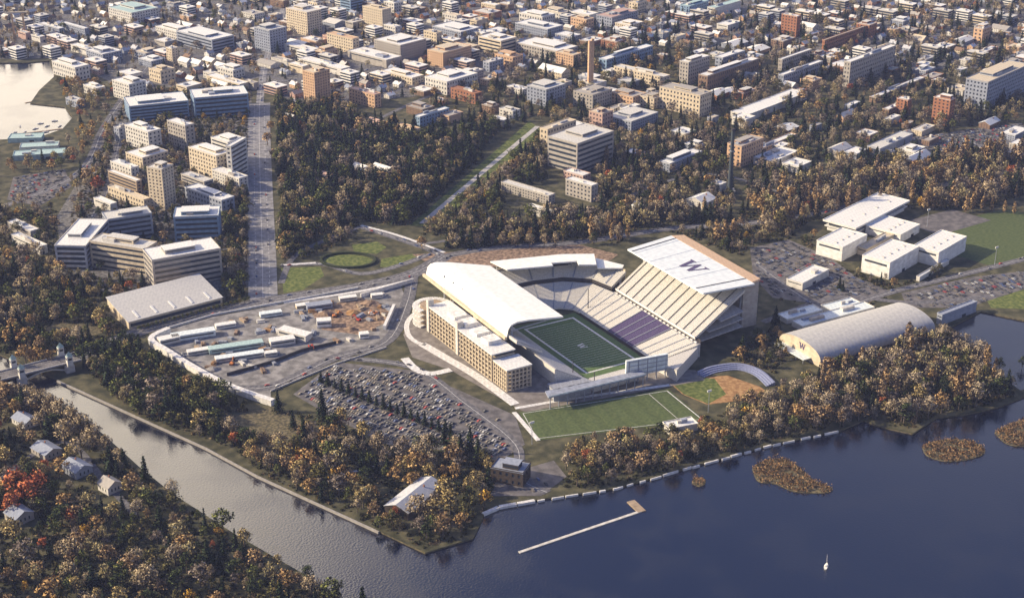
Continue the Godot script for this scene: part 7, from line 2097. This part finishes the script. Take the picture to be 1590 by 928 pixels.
func woods() -> void:
	rng.seed = 99
	var all := {"bare": [], "autumn": [], "green": [], "conifer": [], "poplar": []}
	var kinds := ["bare", "autumn", "green", "conifer", "poplar"]
	for w in WOODS:   # [place, spacing, [mix], height, poly]
		var p := pv(w[4])
		var lo := Vector2(1e9, 1e9)
		var hi := -lo
		for a in p:
			lo = lo.min(a); hi = hi.max(a)
		var sp: float = w[1]
		var sum := 0.0
		for k in w[2]: sum += k
		var patch := FastNoiseLite.new()
		patch.seed = hash(w[0]) % 1000
		patch.frequency = 0.012
		for iz in int((hi.y - lo.y) / sp) + 1:
			for ix in int((hi.x - lo.x) / sp) + 1:
				var q := lo + Vector2(ix + rng.randf() * 0.9 + (0.5 if iz % 2 else 0.0), iz + rng.randf() * 0.9) * sp
				var pick := rng.randf()
				var s1 := rng.randf()
				var s2 := rng.randf()
				var s3 := rng.randf()
				if not Geometry2D.is_point_in_polygon(q, p) or not is_free(q.x, q.y): continue
				if patch.get_noise_2d(q.x * 2.0 + 500, q.y * 2.0) < -0.3: continue
				pick = clampf(pick * 0.75 + (patch.get_noise_2d(q.x, q.y) + 0.5) * 0.25, 0.0, 0.999) * sum
				var ki := 0
				while ki < 4 and pick >= w[2][ki]:
					pick -= w[2][ki]; ki += 1
				var kind: String = kinds[ki]
				var np: int = tree_kinds[kind].size()
				var pi := int(s1 * np) % np
				if kind == "autumn" and pi >= 3 and s2 > 0.35: pi = int(s2 * 30) % 3
				var h: float = w[3] * 1.28 * lerpf(0.42, 1.38, s2 * 0.65 + s3 * 0.35) * {"bare": 1.0, "autumn": 0.95, "green": 0.9, "conifer": 1.2, "poplar": 1.25}[kind]
				all[kind].append([q.x, q.y, pi, int(s3 * 2) % 2, h, lerpf(0.75, 1.4, s3), s1 * 360.0, w[0], (q - Vector2(0, 1449)).length() + (0.0 if absf(q.x) < 0.34 * (1449 - q.y) + 20 else 5000.0)])
	for e in TREES:   # [kind, palette, x, z, height, fatness, place]
		plant(e[0], e[1], int(absf(e[2])) % 2, e[2], e[3], e[4], e[5], e[2] * 7.0, "%s %s" % [tree_words[e[0]][e[1]], e[6]], "%s %s" % [tree_words[e[0]][e[1]], e[6]])
	var count := 0
	for kind in all:
		var a: Array = all[kind]
		a.sort_custom(func(x, y): return x[8] < y[8])
		var rest := {}
		for i in a.size():
			var t: Array = a[i]
			count += 1
			if i < 250 and t[8] < 4000:
				plant(kind, t[2], t[3], t[0], t[1], t[4], t[5], t[6], "%s%s %s" % ["tall " if t[4] > 20.0 else ("small " if t[4] < 12.5 else ""), tree_words[kind][t[2]], t[7]], "%s %s" % [tree_words[kind][t[2]], t[7]])
			else:
				var key := "%s_%d_%d" % [kind, t[2], t[3]]
				if not rest.has(key): rest[key] = []
				var s: float = t[4] / 15.0
				rest[key].append(Transform3D(Basis(Vector3.UP, deg_to_rad(t[6])).scaled(Vector3(s * t[5], s, s * t[5])), Vector3(t[0], 0, t[1])))
		for key in rest:
			many("distant_woodland", proto[key + "_all"], rest[key], "far %ss merging into woodland" % tree_words[kind][int(key.split("_")[1])], "woodland")
	print("trees ", count)

func far_houses() -> void:
	rng.seed = 31
	var E := Vector2(cos(deg_to_rad(EAST)), sin(deg_to_rad(EAST)))
	var N := Vector2(sin(deg_to_rad(EAST)), -cos(deg_to_rad(EAST)))
	var p := pv(CITY)
	var walls := ["pale", "white", "cream", "stone", "bluegrey", "peach", "pink", "brick"]
	var roofs := ["white", "pale", "stone", "bluegrey", "greymetal", "pale", "brown", "white"]
	var protos := []
	for k in 16:
		var o := Node3D.new()
		var block := k >= 10
		var hd := rng.randf_range(5.5, 8.5) if not block else rng.randf_range(9, 17)
		var hw := rng.randf_range(4.5, 6.0) if not block else rng.randf_range(7, 11)
		var h := rng.randf_range(7.5, 10.5) if not block else rng.randf_range(8, 17)
		if not block:
			gable(o, hd, hw, h, mats["w_" + walls[k % 8]], mats["r_" + roofs[(k * 3) % 8]], 2)
		else:
			var fl := int(h / 3.4)
			var c := M.new()
			c.box(-hd + 0.4, hd - 0.4, 0, h - 0.1, -hw + 0.4, hw - 0.4)
			part("glazing", c, mats["glass"], o)
			var w := M.new()
			for f in fl + 1:
				w.box(-hd, hd, maxf(0, f * h / fl - 1.0), minf(h, f * h / fl + 0.8), -hw, hw)
			part("wall", w, mats["w_" + walls[(k * 5) % 8]], o)
			var rf := M.new()
			rf.box(-hd - 0.3, hd + 0.3, h + 0.02, h + 0.5, -hw - 0.3, hw + 0.3)
			part("roof", rf, mats["r_" + ("white" if k % 3 else "pale")], o)
			var ru := M.new()
			ru.box(-hd * 0.3, hd * 0.2, h + 0.52, h + 2.6, -hw * 0.3, hw * 0.3)
			part("rooftop_unit", ru, mats["w_pale"], o)
		protos.append([o, block, walls[k % 8] if not block else walls[(k * 5) % 8]])
	var spots := []
	var lo := Vector2(1e9, 1e9)
	var hi := -lo
	for a in p:
		var q := Vector2(a.dot(E), a.dot(N))
		lo = lo.min(q); hi = hi.max(q)
	var sm := M.new()
	var i0 := int(lo.x / 72.0)
	var n0 := int(lo.y / 130.0)
	for ie in range(i0, int(hi.x / 72.0) + 1):
		street(sm, E * ie * 72.0 + N * lo.y, E * ie * 72.0 + N * hi.y, 8.0, p)
	for i_n in range(n0, int(hi.y / 130.0) + 1):
		street(sm, N * i_n * 130.0 + E * lo.x, N * i_n * 130.0 + E * hi.x, 9.0, p)
	var so := part("city_streets", sm, mats["road"], self)
	structure(so, "grid of pale streets in the far city")
	for ie in range(i0, int(hi.x / 72.0) + 1):
		var n := lo.y
		while n < hi.y:
			n += rng.randf_range(14.0, 21.0)
			if absf(fposmod(n + 65.0, 130.0) - 65.0) < 15.0: continue
			for side in [-1.0, 1.0]:
				var q: Vector2 = E * (ie * 72.0 + side * rng.randf_range(15.5, 18.5)) + N * n
				var k := rng.randi_range(0, 9)
				if rng.randf() < 0.24: k = rng.randi_range(10, 15)
				if rng.randf() < 0.14: continue
				if not Geometry2D.is_point_in_polygon(q, p): continue
				var ok := true
				for c in 8:
					if not is_free(q.x + cos(c * PI / 4) * 9, q.y + sin(c * PI / 4) * 9): ok = false
				if not ok: continue
				paint_poly(obb(q.x, q.y, 0, 18, 18), 1)
				spots.append([q, k, (90.0 if k < 10 and rng.randf() < 0.5 else 0.0), (q - Vector2(0, 1449)).length() + (0.0 if absf(q.x) < 0.34 * (1449 - q.y) + 20 else 5000.0)])
	spots.sort_custom(func(a, b): return a[3] < b[3])
	print("houses ", spots.size())
	var rest := {}
	var cw := {"pale": "off-white", "white": "white", "cream": "cream", "stone": "grey", "bluegrey": "blue-grey", "peach": "peach", "pink": "pinkish", "brick": "red brick"}
	for i in spots.size():
		var s: Array = spots[i]
		var pr: Array = protos[s[1]]
		var turn: float = -EAST + s[2]
		if i < 280:
			var o: Node3D = pr[0].duplicate()
			o.name = numbered("far_house" if not pr[1] else "far_apartment_block")
			add_child(o)
			o.position = Vector3(s[0].x, 0, s[0].y); o.rotation_degrees.y = turn
			var px: float = s[0].x / (1449.0 - s[0].y)
			var where := "left of the boulevard" if px < -0.165 else ("above the campus wood" if px < -0.02 else ("behind the campanile" if px < 0.09 else ("on the ridge above the campus" if px < 0.21 else "by the upper right edge")))
			var lb := "%s %s in the far city %s" % [cw[pr[2]], "gabled house" if not pr[1] else "flat roofed apartment block", where]
			tag(o, lb, "house" if not pr[1] else "building", lb)
		else:
			if not rest.has(s[1]): rest[s[1]] = []
			rest[s[1]].append(Transform3D(Basis(Vector3.UP, deg_to_rad(turn)), Vector3(s[0].x, 0, s[0].y)))
	for k in rest:
		for c in protos[k][0].get_children():
			many("distant_rooftops", c.mesh, rest[k], "distant houses of the city at the top edge", "houses")
	for pr in protos: pr[0].free()

func street(m: M, a: Vector2, b: Vector2, w: float, p: PackedVector2Array) -> void:
	var d := (b - a).normalized()
	var nn := Vector2(-d.y, d.x) * w * 0.5
	var L := a.distance_to(b)
	var t := 0.0
	while t < L:
		var q := a + d * (t + 6.0)
		if Geometry2D.is_point_in_polygon(q, p) and is_free(q.x, q.y):
			var c := a + d * t
			var e := a + d * (t + 12.0)
			var y := 0.05
			m.quad(Vector3(c.x - nn.x, y, c.y - nn.y), Vector3(c.x + nn.x, y, c.y + nn.y), Vector3(e.x + nn.x, y, e.y + nn.y), Vector3(e.x - nn.x, y, e.y - nn.y))
			paint_poly(PackedVector2Array([c - nn, c + nn, e + nn, e - nn]), 1)
		t += 12.0

func ground() -> void:
	var outer := PackedVector2Array([Vector2(-3000, -5200), Vector2(3000, -5200), Vector2(3000, 1500), Vector2(-3000, 1500)])
	var lake := pv(LAKE)
	var bay := pv(BAY)
	var m := M.new()
	var b := M.new()
	var polys := [outer]
	for cut in [lake, bay]:
		var nx := []
		for q in polys: nx.append_array(Geometry2D.clip_polygons(q, cut))
		polys = nx
	for q in polys:
		m.slab(q, 0.0, 0.0)
		for k in q.size():
			var a: Vector2 = q[k]
			var c: Vector2 = q[(k + 1) % q.size()]
			b.quad(Vector3(a.x, -4, a.y), Vector3(c.x, -4, c.y), Vector3(c.x, 0, c.y), Vector3(a.x, 0, a.y))
	structure(part("ground", m, mats["ground"], self), "brown and olive ground under the trees")
	structure(part("shore_bank", b, mats["bank"], self), "earth bank along the water")
	m = M.new()
	m.slab(PackedVector2Array([Vector2(-3400, -1500), Vector2(3400, -1500), Vector2(3400, 1900), Vector2(-3400, 1900)]), 0, 0)
	var w := part("lake_water", m, mats["water"], self)
	w.position.y = -1.3
	structure(w, "dark blue lake water with canal and bay")
	paint_poly(lake, 2, 2.5)
	paint_poly(bay, 2, 2.5)
	var cg := M.new()
	for q in Geometry2D.clip_polygons(pv(CITY), bay): cg.slab(q, 0.03, 0.03)
	structure(part("city_ground", cg, mats["cityground"], self), "grey ground of the far city")
	var y := 0.06
	for s in SHEETS:
		y += 0.006
		var q := M.new()
		q.slab(pv(s[2]), y, y)
		structure(part(s[3], q, mats[s[0]], self), s[1])
		if s[3] != "campus_ground": paint_poly(pv(s[2]), 3)
	for r in ROADS:
		y += 0.004
		var q := M.new()
		var pts := smooth_line(pv(r[2]))
		q.slab(ribbon(pts, r[1]), y, y)
		var ro := part(r[0], q, mats["paving"] if r[0] == "vista_path" else (mats["avenue"] if r[0] == "boulevard" else mats["road"]), self)
		structure(ro, "grey road " + r[3])
		paint_poly(ribbon(pts, r[1] + 3.0), 1)
		if r[1] >= 9.0 and r[0] != "vista_path":
			var l := M.new()
			for k in pts.size() - 1:
				var len := pts[k].distance_to(pts[k + 1])
				var d := (pts[k + 1] - pts[k]).normalized()
				var nn := Vector2(-d.y, d.x)
				for off in ([0.0] if r[1] < 16 else [-r[1] * 0.24, 0.0, r[1] * 0.24]):
					var t := 0.0
					while t < len:
						var a: Vector2 = pts[k] + d * t + nn * off
						var e: Vector2 = a + d * minf(5.0, len - t)
						var h := nn * 0.16
						l.quad(Vector3(a.x - h.x, y + 0.012, a.y - h.y), Vector3(a.x + h.x, y + 0.012, a.y + h.y), Vector3(e.x + h.x, y + 0.012, e.y + h.y), Vector3(e.x - h.x, y + 0.012, e.y - h.y))
						t += 11.0 if off != 0.0 else 5.0
			var lo := part("lane_marking", l, mats["line"], ro)
			lo.set_meta("kind", "stuff")

func reed_bed(label: String, p: PackedVector2Array, h: float) -> void:
	var c := Vector2.ZERO
	for a in p: c += a
	c /= p.size()
	var o := thing("reed_island", label, "reeds", Vector3(c.x, -1.3, c.y))
	var m := M.new()
	var q := PackedVector2Array()
	for a in p: q.append(a - c)
	var rr := smooth_line(q + PackedVector2Array([q[0]]), 4)
	rr.remove_at(rr.size() - 1)
	m.slab(rr, -2.5, 0.35)
	part("mud_bank", m, mats["bank"], o)
	var g := M.new()
	var r := RandomNumberGenerator.new()
	r.seed = hash(label)
	var lo := Vector2(1e9, 1e9)
	var hi := -lo
	for a in rr:
		lo = lo.min(a); hi = hi.max(a)
	var area := (hi.x - lo.x) * (hi.y - lo.y)
	var nz := FastNoiseLite.new()
	nz.seed = 8; nz.frequency = 0.07
	for k in int(area * 2.2):
		var w := Vector2(r.randf_range(lo.x, hi.x), r.randf_range(lo.y, hi.y))
		if not Geometry2D.is_point_in_polygon(w, rr): continue
		if nz.get_noise_2d(w.x, w.y) < -0.28: continue
		var t: Color = [Color(0.42, 0.25, 0.12), Color(0.34, 0.19, 0.09), Color(0.50, 0.32, 0.16), Color(0.30, 0.20, 0.10)][r.randi() % 4]
		g.col = t * r.randf_range(0.75, 1.25)
		leaf_tri(g, Vector3(w.x, 0.4 + r.randf() * h * (0.7 + nz.get_noise_2d(w.x * 2, w.y * 2)), w.y), r.randf_range(0.7, 1.3), Vector3.UP, r, 0.6)
	var ro := part("reeds", g, mats["leaf"], o)
	ro.set_meta("kind", "stuff")

# clear blue overhead, a pale band of haze low down, an unseen bright cloud bank to the west, shaped for the water's reflections
func sky_picture() -> ImageTexture:
	var w := 512
	var h := 256
	var im := Image.create(w, h, false, Image.FORMAT_RGBF)
	var nz := FastNoiseLite.new()
	nz.seed = 14; nz.frequency = 1.6; nz.fractal_octaves = 5
	var bank_at := Vector3(-0.72, 0, -0.69)   # unseen bank of bright cloud to the west, set to warm the canal's reflection
	for y in h:
		var el := PI * 0.5 - PI * (y + 0.5) / h
		for x in w:
			var az := TAU * (x + 0.5) / w
			var d := Vector3(sin(az) * cos(el), sin(el), -cos(az) * cos(el))
			var up := maxf(d.y, 0.0)
			var c := Vector3(0.34, 0.41, 0.56).lerp(Vector3(0.035, 0.08, 0.28), pow(up, 0.40))
			var flat := Vector3(d.x, 0, d.z).normalized()
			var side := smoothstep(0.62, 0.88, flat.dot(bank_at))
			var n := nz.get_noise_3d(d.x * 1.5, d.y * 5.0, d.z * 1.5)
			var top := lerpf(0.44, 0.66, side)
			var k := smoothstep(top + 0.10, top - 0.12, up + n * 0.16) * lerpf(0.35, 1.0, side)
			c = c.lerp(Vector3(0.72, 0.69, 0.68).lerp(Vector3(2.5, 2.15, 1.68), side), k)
			if d.y < 0.0: c = Vector3(0.20, 0.19, 0.17)
			im.set_pixel(x, y, Color(c.x, c.y, c.z))
	return ImageTexture.create_from_image(im)

func _ready() -> void:
	# camera
	var cam := Camera3D.new()
	cam.name = "camera"
	cam.position = Vector3(0, 630, 1448.9)
	cam.rotation_degrees = Vector3(-23.5, 0, 0)
	cam.fov = 22.0
	cam.near = 1.0
	cam.far = 12000.0
	add_child(cam)
	cam.current = true
	# sky, haze, exposure
	var env := Environment.new()
	env.background_mode = Environment.BG_SKY
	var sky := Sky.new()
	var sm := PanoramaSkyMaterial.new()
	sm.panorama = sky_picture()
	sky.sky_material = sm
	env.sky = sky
	env.tonemap_mode = Environment.TONE_MAPPER_LINEAR
	env.tonemap_exposure = 1.6
	env.fog_enabled = true
	env.fog_light_color = Color(0.68, 0.74, 0.95)
	env.fog_density = 0.000036
	env.sdfgi_enabled = true; env.ssao_enabled = true; env.ssil_enabled = true
	var we := WorldEnvironment.new()
	we.name = "world_environment"
	we.environment = env
	add_child(we)
	# low sun from the left
	var sun := DirectionalLight3D.new()
	sun.name = "sun"
	sun.light_energy = 1.6
	sun.light_color = Color(1.0, 0.92, 0.79)
	sun.light_angular_distance = 0.5
	sun.shadow_enabled = true
	var el := deg_to_rad(26.5)
	var dir := Vector3(1.0 * cos(el), -sin(el), 0.0).normalized()
	add_child(sun)
	sun.look_at_from_position(Vector3(0, 500, 0), Vector3(0, 500, 0) + dir, Vector3.UP)

	occ.resize(ONX * ONZ)
	make_materials()
	make_tree_protos()
	ground()
	stadium()
	for e in BUILDINGS: building(e)
	arched_hall()
	chimney("smokestack", "tall dark smokestack among the trees right of the stadium", Vector3(STACK[0], 0, STACK[1]), STACK[2], 3.2, 2.0, mats["chimney"])
	campanile(Vector3(CAMP[0], 0, CAMP[1]), CAMP[2])
	bridge()
	details()
	far_houses()
	cars()
	woods()
	undergrowth()
